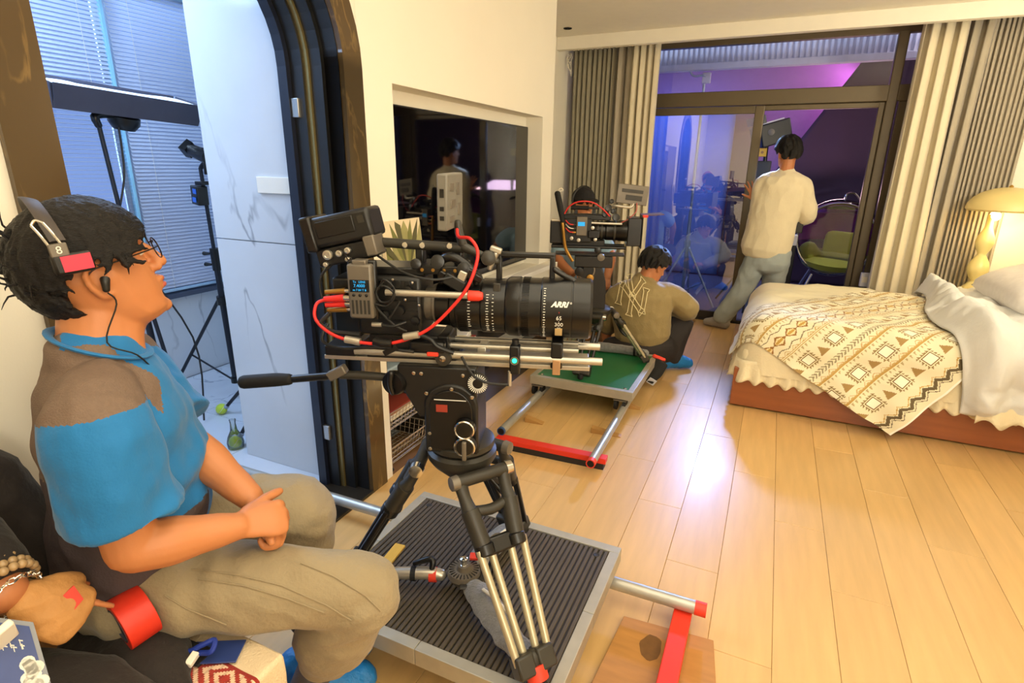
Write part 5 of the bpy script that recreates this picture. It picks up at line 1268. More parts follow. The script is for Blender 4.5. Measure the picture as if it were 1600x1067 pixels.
text_mb('8', 0.018, frame(Hs @ V((-.030, -.1186, .042)), Rh.col[0], -Rh.col[1]), 0.0004).build('number', paintw, hs, smooth=False)
MB().box(Hs @ V((-.020, -.106, .016)), (.058, .026, .036), Rh).build('ear_cup', blk2, hs, bevel=0.006)
MB().box(Hs @ V((-.015, -.1196, .016)), (.042, .002, .026), Rh).build('label', M('pink_label', (226, 60, 84), 0.6, var=0.04), hs, smooth=False)
MB().box(Hs @ V((-.020, -.090, .016)), (.05, .016, .04), Rh).build('ear_pad', rub, hs, bevel=0.007)
# ------------------------------------------------------------------ second crew member in black at the lower left
p2 = thing('person', 'person in black clothes with bead bracelet and tan work glove, lower left corner', 'person', (-1.22, 0.13, 0.475))
blkc = M('black_cloth', (34, 27, 24), 0.85, var=0.1, bump=0.25, bscale=90, sheen=0.1)
sh2 = V((-1.22, .24, .98)); el2 = at_d(-90, 850, .92); wr2 = at_d(8, 928, .90); 
mb = MB()
mb.limb([(-1.27, .10, .62), (-1.25, .10, .80), (-1.25, .09, 1.0), (-1.25, .08, 1.12)], [(.12, .15), (.12, .16), (.11, .17), (.06, .08)], n=20, up=(1, 0, 0))
mb.ball((-1.25, .02, 1.30), (.10, .08, .125)); mb.limb([(-1.25, .07, 1.10), (-1.25, .04, 1.22)], [.055, .055])
mb.limb([sh2, el2], [.05, .042]); mb.limb([el2, wr2], [.042, .034], n=16)
d2v = (at_d(80, 950, .94)-wr2).normalized()
hand(mb, wr2+d2v*.03, d2v, (0.1, -0.55, 0.8), .78, 1, curl=(.10, 1.1, 1.2, 1.2), thumb=.55, thumb_in=.5, spread=.12)
remeshed(mb, 0.005, 3).build('body', skin2, p2, ang=0)
mb = MB()
mb.limb([(-1.27, .10, .56), (-1.25, .10, .80), (-1.25, .09, 1.02), (-1.25, .08, 1.10)], [(.15, .19), (.15, .19), (.14, .20), (.09, .12)], n=22, up=(1, 0, 0))
mb.limb([sh2+V((0, -.02, -.02)), sh2*.5+el2*.5, el2, el2*.35+wr2*.65], [.075, .078, .072, .062], n=20)
mb.limb([at_d(-60, 760, 1.08), at_d(20, 850, 1.12), at_d(100, 930, 1.17)], [.09, .09, .06], n=18)
remeshed(mb, 0.0075, 4, cloth_noise(.005, 13)).build('jacket', blkc, p2, ang=0)
mb = MB()
th0, th1 = V((-1.2, .14, .605)), at_d(205, 1170, .95)
mb.limb([V((-1.28, .10, .61)), th0, at_d(95, 1110, 0.98), th1], [(.12, .12), (.11, .11), (.09, .095), (.075, .08)], n=20)
mb.limb([th1, V((th1.x+.02, th1.y+.03, .22)), V((th1.x, th1.y+.02, .08))], [.075, .065, .06], n=16)
mb.limb([V((-1.28, -.02, .60)), V((-1.0, -.05, .595)), V((-.74, -.06, .58))], [.10, .095, .08], n=20)
mb.limb([V((-.74, -.06, .57)), V((-.72, -.05, .1))], [.075, .06], n=16)
remeshed(mb, 0.0075, 4, cloth_noise(.006, 12, 3)).build('trousers', blkc, p2, ang=0)
mb = MB()
for q in (V((th1.x, th1.y+.02, 0)), V((-.72, -.05, 0))):
    mb.limb([q+V((-.05, 0, .045)), q+V((.05, .02, .045)), q+V((.15, .05, .035))], [.045, .045, .03], n=14)
mb.build('shoes', rub, p2)
# glove palm over the hand
gl = M('tan_leather', (196, 142, 82), 0.7, var=0.12, scale=25, bump=0.2, bscale=120)
mb = MB(); sdv = V((0.1, -0.55, 0.8)); sdv = (sdv-d2v*sdv.dot(d2v)).normalized(); ss = sdv.cross(d2v)
q_ = lambda a, b_, c_: wr2+d2v*(.03+a*.80)+ss*(b_*.78)+sdv*(c_*.80)
mb.limb([q_(.0, 0, 0), q_(.04, .002, .002), q_(.07, 0, .003), q_(.105, 0, -.002)], [(.024, .034), (.021, .043), (.020, .048), (.018, .046)], n=18, up=sdv)
mb.limb([q_(.02, .03, -.006), q_(.05, .052, -.014), q_(.07, .062, -.022)], [.019, .018, .015], n=12)
remeshed(mb, .004, 2, cloth_noise(.002, 30)).build('glove', gl, p2, ang=0)
MB().prism([(-.02, -.028), (.016, -.022), (.022, .016), (-.004, .030), (-.012, .004)], q_(.062, .012, .0225), d2v, ss, sdv*.003).build('glove_patch', M('red_patch', (214, 70, 58), 0.7), p2, smooth=False, label='red patch on the tan glove')
br = thing('bead_bracelet', 'wooden bead bracelet wound round the wrist of the person in black', 'bracelet', tuple(wr2))
bead_m = M('wood_bead', (176, 146, 104), 0.35, var=0.12, scale=30, objrand=0.12, coat=0.3)
ax_ = (wr2-el2).normalized(); a1 = ax_.orthogonal().normalized(); a2 = ax_.cross(a1)
bead_me = MB().ball((0, 0, 0), 0.0072, n=12).mesh('bead', bead_m)
for row in range(4):
    for k in range(22):
        a = 2*PI*(k+.5*(row % 2))/22; o = bpy.data.objects.new('bead', bead_me); COL.objects.link(o); o.parent = br
        o.location = (a1*math.cos(a)+a2*math.sin(a))*.050+ax_*(-.045+.0125*row)+wr2-BASE[br.name]
ch = MB()
for k in range(26):
    a = 2*PI*k/26; c = wr2+(a1*math.cos(a)+a2*math.sin(a))*.044+ax_*.012
    ch.sweep([c+(ax_ if k % 2 else a1)*.005*math.cos(t)+(a2*math.cos(a)-a1*math.sin(a))*.007*math.sin(t) for t in [2*PI*j/8 for j in range(8)]], .0012, 5, closed=True)
tag(ch.build('chain_bracelet', chrome), 'thin steel chain bracelet beside the wooden beads', 'bracelet')
# pass in clear sleeve, white clip
cdp = [at_d(-40, 960, .84), at_d(52, 972, .88), at_d(86, 1090, .84), at_d(-40, 1090, .80)]
id_ = thing('pass_card', 'blue printed pass in a clear sleeve on the black lap at lower left', 'card', tuple((cdp[0]+cdp[2])/2))
ex = (cdp[1]-cdp[0]); ey = (cdp[2]-cdp[1]); nn = ex.cross(ey).normalized(); nn = nn if nn.dot(CAM-cdp[1]) > 0 else -nn
def quad(a0, a1_, b0, b1, h, th): return MB().prism([(a0, b0), (a1_, b0), (a1_, b1), (a0, b1)], cdp[1]-ex+nn*h, ex, ey, nn*th)
quad(0, 1, 0, 1, -.002, .002).build('sleeve', M('clear_sleeve', (120, 124, 134), 0.12, var=0.04, coat=0.5), id_, smooth=False)
quad(0, .90, .07, 1, 0.0004, .0006).build('card', M('navy_card', (46, 66, 128), 0.3, var=0.15, scale=12), id_, smooth=False)
quad(.28, .62, .12, .14, .0012, .0003).build('title_line', paintw, id_, smooth=False)
mb = MB(); rnd = random.Random(4)
for k in range(26):
    u_, v_ = rnd.uniform(.50, .92), rnd.uniform(.52, 1.0)
    if (u_-.75)**2/.035+(v_-.85)**2/.09 < 1:
        c = cdp[1]-ex+ex*min(u_, .86)+ey*v_+nn*.001; mb.lathe([(.009, 0), (.008, .0005)], c, nn, n=12)
mb.build('cloud_print', paintw, id_, smooth=False)
mb = MB()
for k in range(4):
    u0 = .14+k*.16
    for j in range(5):
        h_ = j % 2; a_, b_ = u0+rnd.uniform(0, .05), .36-.10*k/3+rnd.uniform(0, .09)
        m2 = [(a_, b_), (a_+(.075 if h_ else .016), b_), (a_+(.075 if h_ else .016), b_+(.016 if h_ else .07)), (a_, b_+(.016 if h_ else .07))]
        mb.prism(m2, cdp[1]-ex+nn*.0012, ex, ey, nn*.0003)
mb.build('title_print', paintw, id_, smooth=False)
c = at_d(4, 850+0, .70)
tag(MB().box(at_d(6, 992, .83), (.012, .03, .05), (0.3, 0.5, 0.2)).build('card_clip', white_m, bevel=.003), 'small white plastic clip above the blue pass card at the left edge', 'clip')
ct0 = at_z(208, 963, .615)
bj = thing('folded_jacket', 'black folded jacket heap under the orange-red tape roll on the bench', 'jacket', (-.98, .42, .50))
mb = MB().ball((ct0.x, ct0.y-.01, .512), (.12, .085, .058), n=20).ball((ct0.x-.08, ct0.y-.03, .51), (.10, .08, .05), n=18).limb([(ct0.x+.02, ct0.y-.10, .51), (ct0.x+.10, ct0.y-.06, .50), (ct0.x+.12, ct0.y+.0, .495)], [.04, .03, .02], n=14)
remeshed(mb, .007, 3, lambda c, no: (lambda q: V((q.x, q.y, max(q.z, .5005))))(c+no*(.006*nz(c, 18)+.003*nz(c, 45)))).build('cloth', blkc, bj, ang=0)
# woven mat on the bench, tape roll, badge with blue cord
mat_t = MB(); cl = mat_t.bm.loops.layers.float_color.new('Col'); n1, n2 = 120, 110; vs = []
mx0, mx1, my0, my1 = -1.16, -0.775, 0.24, 0.615
def matpos(u, v):
    x_ = mx0+(mx1-mx0+.16)*u; y_ = my0+(my1-my0)*v; z_ = .4995+.002*nz((x_, y_, 0), 20)
    if x_ > -.787: z_ -= (x_+.787)*1.0; x_ = -.787+.004+.003*nz((0, y_, z_), 25)
    return V((x_, y_, z_))
vs = [[mat_t.bm.verts.new(matpos(i/n1, j/n2)) for j in range(n2+1)] for i in range(n1+1)]
for i in range(n1):
    for j in range(n2):
        f = mat_t.bm.faces.new((vs[i][j], vs[i+1][j], vs[i+1][j+1], vs[i][j+1]))
        X_ = mx0+(mx1-mx0+.16)*(i+.5)/n1; Y_ = my0+(my1-my0)*(j+.5)/n2
        if Y_ > .555: c = (226, 204, 168)
        elif Y_ > .547: c = (150, 40, 30)
        else:
            a = ((X_+.945) % .21)/.21-.5; b_ = ((Y_-.30) % .15)/.15-.5
            c = (166, 48, 36) if ((abs(a)+abs(b_))*7) % 1 < .5 else (232, 196, 164)
            if (i % 4 == 0): c = tuple(int(x*.9) for x in c)
        for l in f.loops: l[cl] = (*lin(c), 1)
tag(mat_t.build('woven_mat', vcol_mat('mat_print', .95, .4, 260), ang=0, fix=False, solid=.004), 'red and cream woven mat with diamond pattern on the bench edge', 'mat')
ct = at_z(208, 963, .615)
tr_ = thing('tape_roll', 'thick roll of orange-red tape beside the seated man in blue', 'tape roll', (ct.x, ct.y, .562))
axv = V((at_d(300, 935, 1.0)-at_d(215, 975, .93)).normalized()); axv.z = 0.12; axv.normalize()
MB().lathe([(.036, -.027), (.052, -.027), (.052, .027), (.036, .027)], ct, axv, n=40, closed=True).build('tape', redp, tr_, bevel=.001)
MB().lathe([(.032, -.0275), (.036, -.0275), (.036, .0275), (.032, .0275)], ct, axv, n=36, closed=True).build('core', M('grey_core', (70, 72, 84), .6), tr_)
MB().lathe([(.0, -.024), (.033, -.024), (.033, -.010), (.0, -.010)], ct, axv, n=30).build('black_tape', M('navy_tape', (26, 28, 42), .5), tr_, label='dark inner roll')
lb = thing('lanyard_badge', 'blue lanyard badge with white clip lying on the red woven mat', 'badge', tuple(at_z(300, 1025, .502)))
c0 = at_z(318, 1020, .508); 
MB().box(c0+V((0.02, .012, 0)), (.10, .055, .003), (0, 0, .5)).build('badge', M('navy_card', (46, 66, 128), .3), lb, bevel=.001)
MB().box(c0+V((-.025, -.012, .004)), (.085, .042, .006), (.1, .1, .15)).build('black_tab', rub, lb, bevel=.003)
MB().tube([at_z(255, 1000, .52), at_z(290, 1018, .525), at_z(315, 1008, .54), at_z(335, 1000, .545), at_z(330, 1018, .535), at_z(312, 1020, .525)], .0055, 8).build('blue_cord', M('blue_cord', (24, 52, 150), .6), lb)
MB().box(at_z(300, 1030, .525), (.014, .026, .014), (0.2, .2, .3)).build('white_clip', white_m, lb, bevel=.002)

# ------------------------------------------------------------------ far people
def simple_hair(Fm, s, parent, seed, back=-.62, vol=.014, n=200, vox=.006):
    def ln(az):
        a = abs((az+PI) % (2*PI)-PI)
        return .50-.1*math.sin(a*6) if a < .7 else (.50-(a-.7)/.9*.55 if a < 1.6 else -.05+back*min(1, (a-1.6)/.6))
    return hair(Fm, s, parent, ln, n, .05, .014, vol, vox, seed)
# standing man in the doorway
p3 = thing('person', 'man in cream sweater and jeans standing at the open balcony door, back turned', 'person', (-.05, 5.46, 0.0))
YS = 5.50; g_ = lambda x_, y_, d_=0: at_y(x_, y_, YS+d_)
hc3 = g_(1231, 240); H3 = headF(hc3, (-.42, .9, 0), 0.0, math.radians(-3))
nb3 = g_(1228, 268, -.01); pel3 = g_(1200, 400, -.01); shl3, shr3 = g_(1194, 288), g_(1254, 292)
elL3 = g_(1183, 338, -.02); wrL3 = g_(1180, 312, .02); elR3 = g_(1262, 335, .02); wrR3 = g_(1244, 350, .17)
hl3, hr3 = pel3+V((-.085, 0, -.02)), pel3+V((.085, .0, -.02))
kl3, al3 = g_(1163, 448, .0), V((-.325, 5.50, .085)); kr3, ar3 = g_(1205, 452, .10), V((.0, 5.62, .085))
mb = MB(); g3 = add_head(mb, H3, 1.0)
mb.limb([nb3+V((0, 0, -.02)), H3 @ V((-.02, 0, -.05))], [.058, .056])
mb.limb([pel3, pel3*.5+nb3*.5, nb3-V((0, 0, .08)), nb3-V((0, 0, .02))], [(.09, .14), (.09, .14), (.08, .16), (.05, .07)], up=(0, 1, 0))
for s_, e_, w_ in ((shl3, elL3, wrL3), (shr3, elR3, wrR3)):
    mb.limb([nb3-V((0, 0, .04)), s_, e_], [.05, .052, .042]); mb.limb([e_, w_], [.04, .028])
hand(mb, wrL3, g_(1171, 280, .03)-wrL3, (0.2, -1, 0), .95, 1, curl=(.1, .08, .08, .12), spread=.28, thumb=.8, thumb_in=.05)
hand(mb, wrR3, (-.5, .75, .1), (.3, .2, 1), .95, 1, curl=(.5, .5, .5, .5))
for h_, k_, a_ in ((hl3, kl3, al3), (hr3, kr3, ar3)): mb.limb([pel3, h_, k_, a_], [.08, .075, .05, .035])
remeshed(mb, .0055, 2).build('body', skin2, p3, ang=0)
simple_hair(H3, 1.05, p3, 21, -.50)
sw = M('cream_sweater', (226, 212, 178), .9, var=.04, bump=.3, bscale=160, sheen=.3)
mb = MB(); hem = g_(1196, 384, -.01)
mb.limb([hem+V((0, 0, -.03)), hem*.6+nb3*.4, hem*.25+nb3*.75, nb3-V((0, 0, .06)), nb3-V((0, 0, .005))], [(.15, .205), (.14, .20), (.125, .20), (.10, .165), (.06, .07)], n=24, up=(0, 1, 0))
mb.limb([nb3-V((.05, 0, .06)), shl3, shl3*.5+elL3*.5, elL3, elL3*.35+wrL3*.65], [.065, .078, .078, .074, .05], n=18)
mb.limb([nb3-V((-.05, 0, .06)), shr3, shr3*.5+elR3*.5, elR3, elR3*.3+wrR3*.7], [.065, .078, .078, .074, .05], n=18)
remeshed(mb, .009, 4, cloth_noise(.006, 9, 2, (1, 1, .6))).build('sweater', sw, p3, ang=0)
jn = M('pale_jeans', (160, 168, 166), .85, var=.14, scale=8, bump=.25, bscale=130)
mb = MB(); mb.limb([pel3+V((0, 0, .05)), pel3-V((0, 0, .06))], [(.13, .18), (.13, .18)], n=20, up=(0, 1, 0))
for h_, k_, a_ in ((hl3, kl3, al3), (hr3, kr3, ar3)): mb.limb([h_, h_*.5+k_*.5, k_, k_*.5+a_*.5, a_+V((0, 0, .03))], [.10, .098, .085, .085, .08], n=18)
remeshed(mb, .009, 4, cloth_noise(.008, 9, 7, (1, 1, .8))).build('jeans', jn, p3, ang=0)
for a_, d_ in ((al3, V((-.8, .3, 0))), (ar3, V((-.2, 1, 0)))):
    d_.normalize(); mb = MB()
    mb.limb([V((a_.x, a_.y, .06))-d_*.05, V((a_.x, a_.y, .06))+d_*.03, V((a_.x, a_.y, .04))+d_*.15], [(.055, .045), (.052, .048), (.032, .045)], n=14, up=(0, 0, 1))
    remeshed(mb, .008, 2, lambda c, no: V((c.x, c.y, max(c.z, .004)))).build('shoe', M('grey_shoe', (150, 144, 136), .7, var=.1), p3, ang=0)
wt = thing('walkie_talkie', 'small black radio held at waist by the man in cream sweater', 'radio', tuple(g_(1249, 356, .02)))
MB().box(g_(1249, 355, .03), (.055, .035, .10)).build('case', blk2, wt, bevel=.006)
MB().cyl(g_(1246, 345, .03), g_(1246, 332, .03), .006).build('antenna', rub, wt)
# crouching man with the lettered jacket
p4 = thing('person', 'man crouching in olive jacket with outlined letters on the back', 'person', (-.76, 4.12, 0.0))
YC = 4.10; q4 = lambda x_, y_, d_=0: at_y(x_, y_, YC+d_)
hc4 = q4(1021, 417, .05); H4 = headF(hc4, (.62, .78, 0), math.radians(-28), 0)
nb4 = q4(1006, 438, -.0); pel4 = q4(1000, 548, .0); shl4, shr4 = q4(966, 462, -.02), q4(1052, 463, .06)
elR4 = q4(1074, 484, .16); wrR4 = q4(1040, 488, .34); elL4 = q4(950, 510, .16); wrL4 = q4(985, 490, .36)
kR4, kL4 = q4(1066, 500, .24), q4(1000, 480, .36); aR4 = V((-.56, 4.12, .085)); aL4 = V((-.80, 4.28, .085))
mb = MB(); add_head(mb, H4, 1.0)
mb.limb([nb4-V((0, 0, .04)), H4 @ V((-.02, 0, -.05))], [.058, .056])
mb.limb([pel4, pel4*.5+nb4*.5, nb4-V((0, 0, .05))], [(.10, .15), (.10, .15), (.07, .10)], up=(0, 1, 0))
for s_, e_, w_ in ((shl4, elL4, wrL4), (shr4, elR4, wrR4)): mb.limb([nb4-V((0, 0, .06)), s_, e_, w_], [.05, .05, .04, .028])
hand(mb, wrR4, (-.8, .5, 0), (.4, .2, 1), .95, 1, curl=(.5,)*4); hand(mb, wrL4, (.8, .5, 0), (-.4, .2, 1), .95, -1, curl=(.5,)*4)
for k_, a_, s_ in ((kR4, aR4, .09), (kL4, aL4, -.09)): mb.limb([pel4+V((s_, 0, 0)), k_, a_], [.075, .05, .035])
remeshed(mb, .006, 2).build('body', skin2, p4, ang=0)
simple_hair(H4, 1.06, p4, 31, -.55, .016)
jk = M('olive_jacket', (150, 130, 84), .7, var=.05, bump=.2, bscale=100, sheen=.15)
mb = MB(); hem4 = q4(1000, 520, 0)
mb.limb([hem4+V((0.02, 0, -.01)), hem4*.62+nb4*.38, hem4*.28+nb4*.72, nb4-V((0, 0, .055)), nb4+V((0, .02, .0))], [(.155, .205), (.165, .22), (.155, .225), (.12, .185), (.075, .085)], n=26, up=(0, 1, 0))
mb.limb([nb4-V((.05, 0, .07)), shl4, shl4*.5+elL4*.5, elL4, wrL4], [.075, .085, .082, .075, .05], n=18)
mb.limb([nb4-V((-.05, 0, .07)), shr4, shr4*.5+elR4*.5, elR4, wrR4], [.075, .088, .09, .08, .05], n=18)
jm = remeshed(mb, .008, 5, cloth_noise(.006, 8, 4)).build('jacket', jk, p4, ang=0)
mb = MB(); mb.limb([q4(955, 548, -.03), q4(1000, 548, -.04), q4(1040, 546, .02)], [(.11, .11), (.13, .13), (.11, .11)], n=18)
for k_, a_, s_ in ((kR4, aR4, .12), (kL4, aL4, -.10)): mb.limb([pel4+V((s_, 0, -.05)), k_, k_*.4+a_*.6, a_], [.10, .085, .075, .07], n=18)
remeshed(mb, .009, 4, lambda c, no: V((c.x, c.y, max(c.z, .006)))).build('trousers', M('dark_trousers', (44, 38, 36), .85, var=.08), p4, ang=0)
for a_, d_ in ((aR4, V((.8, .5, 0))), (aL4, V((.5, .8, 0)))):
    d_.normalize(); mb = MB()
    mb.limb([V((a_.x, a_.y, .065))-d_*.06, V((a_.x, a_.y, .068))+d_*.03, V((a_.x, a_.y, .045))+d_*.14], [(.06, .052), (.058, .055), (.038, .05)], n=14, up=(0, 0, 1))
    mb.sweep([V((a_.x, a_.y, .10))+V((.055*math.cos(t), .055*math.sin(t), .008*math.sin(5*t))) for t in [2*PI*k/30 for k in range(30)]], .008, 6, closed=True)
    remeshed(mb, .007, 1, lambda c, no: V((c.x, c.y, max(c.z, .004)))+V((0, 0, 1))*.004*nz(c, 50)).build('shoe_cover', bc_m, p4, ang=0)
# monogram on the back: outlined letter shapes wrapped onto the cloth
bvh_me = jm.data
from mathutils.bvhtree import BVHTree
bt = BVHTree.FromPolygons([v.co+BASE[p4.name] for v in bvh_me.vertices], [tuple(p.vertices) for p in bvh_me.polygons])
def onto(px, py, off=.004):
    d = ray(px, py).normalized(); h = bt.ray_cast(CAM, d)
    return (h[0]+h[1]*off) if h[0] else at_y(px, py, YC-.15)
def strokes(polys, r, mat, name, closed=True):
    m = MB()
    for P in polys:
        Q = []
        n_ = len(P)
        for i in range(n_ if closed else n_-1):
            a, b_ = P[i], P[(i+1) % n_]
            for k in range(4): t = k/4; Q.append(onto(a[0]+(b_[0]-a[0])*t, a[1]+(b_[1]-a[1])*t))
        m.sweep(Q, r, 6, closed=closed)
    return m.build(name, mat, p4)
ol = M('cream_outline', (238, 222, 172), .7, var=0)
z1 = lambda L: [(840+x_/3.336, 280+y_/3.336) for x_, y_ in L]
def lg(x_, y_): return (840+(494+x_*72-y_*18)/3.336, 280+(610+x_*26+y_*100)/3.336)
def stroke(x0_, y0_, x1_, y1_, w_=.13, f=.24):
    L_ = math.hypot(x1_-x0_, y1_-y0_); ux, uy = (x1_-x0_)/L_, (y1_-y0_)/L_; px, py = -uy, ux
    P = lambda t, k: lg(x0_+ux*L_*t+px*k, y0_+uy*L_*t+py*k)
    return [P(0, -f), P(.14, -w_), P(.86, -w_), P(1, -f), P(1, f), P(.86, w_), P(.14, w_), P(0, f)]
for st_ in ((-.50, -1.0, 0, .0), (.55, -1.0, .02, .0), (0, -.02, 0, 1.0), (-.85, -.50, -.85, .62), (-.85, -.48, .85, .66), (.85, -.62, .85, .66)):
    strokes([stroke(*st_)], .0032, ol, 'monogram_outline')
# red pouch and black flag of cloth at his heel
cp = q4(1030, 540, -.12)
# camera operator behind the far camera
p5 = thing('person', 'camera operator with black cap and light blue shirt behind the far camera', 'person', (-1.3, 4.42, 0.0))
YO = 4.38; q5 = lambda x_, y_, d_=0: at_y(x_, y_, YO+d_)
hc5 = q5(911, 321); H5 = headF(hc5, (.75, -.65, 0), math.radians(-5), 0)
nb5 = q5(908, 362); pel5 = V((-1.38, 4.48, .46)); shl5, shr5 = q5(938, 378, .0), q5(880, 378, .04)
elL5 = q5(954, 398, -.06); wrL5 = q5(949, 432, -.12); elR5 = q5(872, 404, -.08); wrR5 = q5(895, 428, -.16)
kL5, kR5 = q5(948, 462, -.08), q5(895, 470, -.16)
aL5, aR5 = V((-1.10, 4.25, .085)), V((-1.36, 4.12, .085))
mb = MB(); add_head(mb, H5, 1.0)
mb.limb([nb5-V((0, 0, .03)), H5 @ V((-.02, 0, -.05))], [.056, .055])
mb.limb([pel5, pel5*.5+nb5*.5, nb5-V((0, 0, .06))], [(.09, .14), (.09, .14), (.06, .12)], up=(0, 1, 0))
for s_, e_, w_ in ((shl5, elL5, wrL5), (shr5, elR5, wrR5)): mb.limb([nb5-V((0, 0, .05)), s_, e_, w_], [.05, .05, .042, .030])
hand(mb, wrL5, (.0, -.3, -1), (.6, -.7, 0), .95, -1, curl=(.8,)*4); hand(mb, wrR5, (.6, -.5, .3), (0, -.2, 1), .95, 1, curl=(.6,)*4)
for k_, a_, s_ in ((kL5, aL5, .09), (kR5, aR5, -.09)): mb.limb([pel5+V((s_, 0, 0)), k_, k_*.6+a_*.4, a_], [.08, .055, .052, .036])
remeshed(mb, .006, 2).build('body', skin2, p5, ang=0)
cp_ = MB(); R5 = H5.to_3x3()
cp_.ball(H5 @ V((-.004, 0, .062)), (.108, .088, .078), R5, n=22)
cp_.limb([H5 @ V((.07, 0, .062)), H5 @ V((.12, 0, .058)), H5 @ V((.165, 0, .048))], [(.008, .065), (.006, .068), (.004, .045)], n=14, up=R5.col[2])
remeshed(cp_, .005, 1).build('cap', M('black_cap', (26, 24, 26), .85), p5, ang=0)
MB().sweep([H5 @ V((-.004, .100*math.cos(a), .03+.118*math.sin(a))) for a in [PI*k/16 for k in range(17)]], (.004, .008), 8).ball(H5 @ V((0, .088, .01)), (.026, .014, .032), R5).ball(H5 @ V((0, -.088, .01)), (.026, .014, .032), R5).build('headphones', blk2, p5)
mb = MB()
mb.limb([pel5+V((0, 0, .0)), pel5*.5+nb5*.5, nb5-V((0, 0, .08)), nb5-V((0, 0, .0))], [(.13, .18), (.13, .18), (.11, .17), (.06, .065)], n=22, up=(0, 1, 0))
mb.limb([nb5-V((-.04, 0, .07)), shl5, shl5*.35+elL5*.65], [.07, .075, .072], n=16); mb.limb([nb5-V((.04, 0, .07)), shr5, shr5*.35+elR5*.65], [.07, .075, .072], n=16)
remeshed(mb, .009, 3, cloth_noise(.006, 10)).build('shirt', M('light_blue_shirt', (150, 182, 204), .85, var=.05), p5, ang=0)
mb = MB(); mb.limb([pel5-V((.08, 0, .02)), pel5+V((.08, 0, -.02))], [.13, .13])
for k_, s_ in ((kL5, .09), (kR5, -.09)): mb.limb([pel5+V((s_, 0, -.01)), k_], [.105, .088], n=18)
remeshed(mb, .009, 3).build('shorts', M('grey_shorts', (96, 86, 78), .85), p5, ang=0)
mb = MB()
for a_ in (aL5, aR5): mb.limb([V((a_.x, a_.y, .055)), V((a_.x+.02, a_.y-.13, .04))], [.05, .038], n=14)
remeshed(mb, .009, 1, lambda c, no: V((c.x, c.y, max(c.z, .004)))).build('shoes', rub, p5, ang=0)
ab = thing('apple_box', 'wooden box seat hidden under the far camera operator', 'box', (-1.38, 4.52, 0))
MB().bx(-1.56, -1.20, 4.40, 4.66, 0, .36).build('box', ply, ab, bevel=.004, smooth=False)
for s_ in (-1, 1): MB().bx(-1.42, -1.34, 4.53+s_*.13-.001, 4.53+s_*.13+.001, .24, .28).build('hand_hole', dark_m, ab, smooth=False)
# ================================================================== FAR CAMERA ON THE GREEN DOLLY
T2 = V((-.975, 3.45, 0)); R2 = math.radians(18)
t2_ = thing('tripod', 'tripod with pale leg tubes on the green platform', 'tripod', (T2.x, T2.y, ZT))
f1 = at_z(1013, 576, ZT); 
make_tripod(t2_, (T2.x, T2.y), .56, [(-.650, 3.62, ZT-.001), (-1.215, 3.56, ZT-.001), (-.955, 3.09+.02, ZT-.001)], tubem, blackleg=(2,), sl=0.22)
X2 = V((math.cos(R2), math.sin(R2), 0))
P2 = lambda px, py, d=0.0: (lambda n: (lambda r: CAM+r*(((T2+n*d)-CAM).dot(n)/r.dot(n)))(ray(px, py)))(V((-math.sin(R2), math.cos(R2), 0)))
def loc2(px, py, d=0.0): p = P2(px, py, d)-V((T2.x, T2.y, 0)); return V((p.dot(X2), d, p.z))
h2 = thing('fluid_head', 'black tripod head with brass knob under the far camera', 'tripod head', (T2.x, T2.y, .585), R2, world=False)
a_, b_ = loc2(898, 397), loc2(952, 452)
zt, zb = a_.z, .585
xa, xb = loc2(902, 420).x, loc2(948, 420).x; xm = (xa+xb)/2; hw = (xb-xa)/2
prof2 = [(xm-hw, zb), (xm+hw, zb), (xm+hw, zb+.12)]+[(xm+hw*math.cos(t), zb+.12+(zt-zb-.15)*math.sin(t)) for t in [PI*k/10 for k in range(1, 10)]]+[(xm-hw, zb+.12)]
MB().prism(prof2, (0, -.07, 0), (1, 0, 0), (0, 0, 1), (0, .14, 0)).build('body', blk2, h2, bevel=.005)
MB().bx(xm-hw-.02, xm+hw+.03, -.08, .08, zt-.07, zt).build('tilt_block', blk2, h2, bevel=.006)
MB().lathe([(.06, .52), (.09, .57), (.09, .585), (.07, .595)], (0, 0, 0)).build('base_ring', dgry, h2)
c = loc2(922, 434, -.075); MB().lathe([(.01, .014), (.022, .012), (.024, 0)], c, (0, -1, 0), n=20).build('knob', brass, h2, label='brass knob')
c = loc2(915, 422, -.072); MB().lathe([(.052, .004), (.060, .003), (.060, 0), (.052, 0)], c, (0, -1, 0), n=30, closed=True).build('dial_ring', gry, h2)
c = loc2(939, 402, -.08); MB().lathe([(.005, .012), (.022, .010), (.024, 0)], c, (0, -1, 0), n=18).build('rosette', gry, h2)
c = loc2(905, 424, -.075); MB().lathe([(.01, .02), (.028, .018), (.03, 0)], c, (0, -1, 0), n=20).build('drag_knob', blk, h2)
ph_ = [loc2(895, 408, -.10), loc2(884, 388, -.11), loc2(880, 360, -.12), loc2(878, 340, -.12)]
hb = MB().tube(ph_, .010, 10).build('pan_bar', brass, h2)
MB().limb([loc2(879, 346, -.12), loc2(875, 322, -.125), loc2(871, 302, -.13)], [.013, .019, .018], n=16).build('grip', rub, hb)
MB().tube([loc2(871, 300, -.13), loc2(876, 294, -.13), loc2(880, 297, -.13), loc2(874, 299, -.13)], .003, 6).build('wrist_tie', M('cord', (0, 0, 0)), hb)
c2 = thing('cinema_camera', 'cinema camera with matte box on the far tripod above the green platform', 'camera', (T2.x, T2.y, zt), R2, world=False)
MB().bx(loc2(868, 390).x, loc2(975, 390).x, -.055, .055, zt, zt+.012).build('dovetail_plate', blk, c2, bevel=.002, smooth=False)
zr = loc2(920, 389).z+.02
for yy in (-.06, .06): MB().cyl((loc2(862, 388).x, yy, zr), (loc2(976, 388).x, yy, zr), .0095, n=14).build('support_rod', blk, c2)
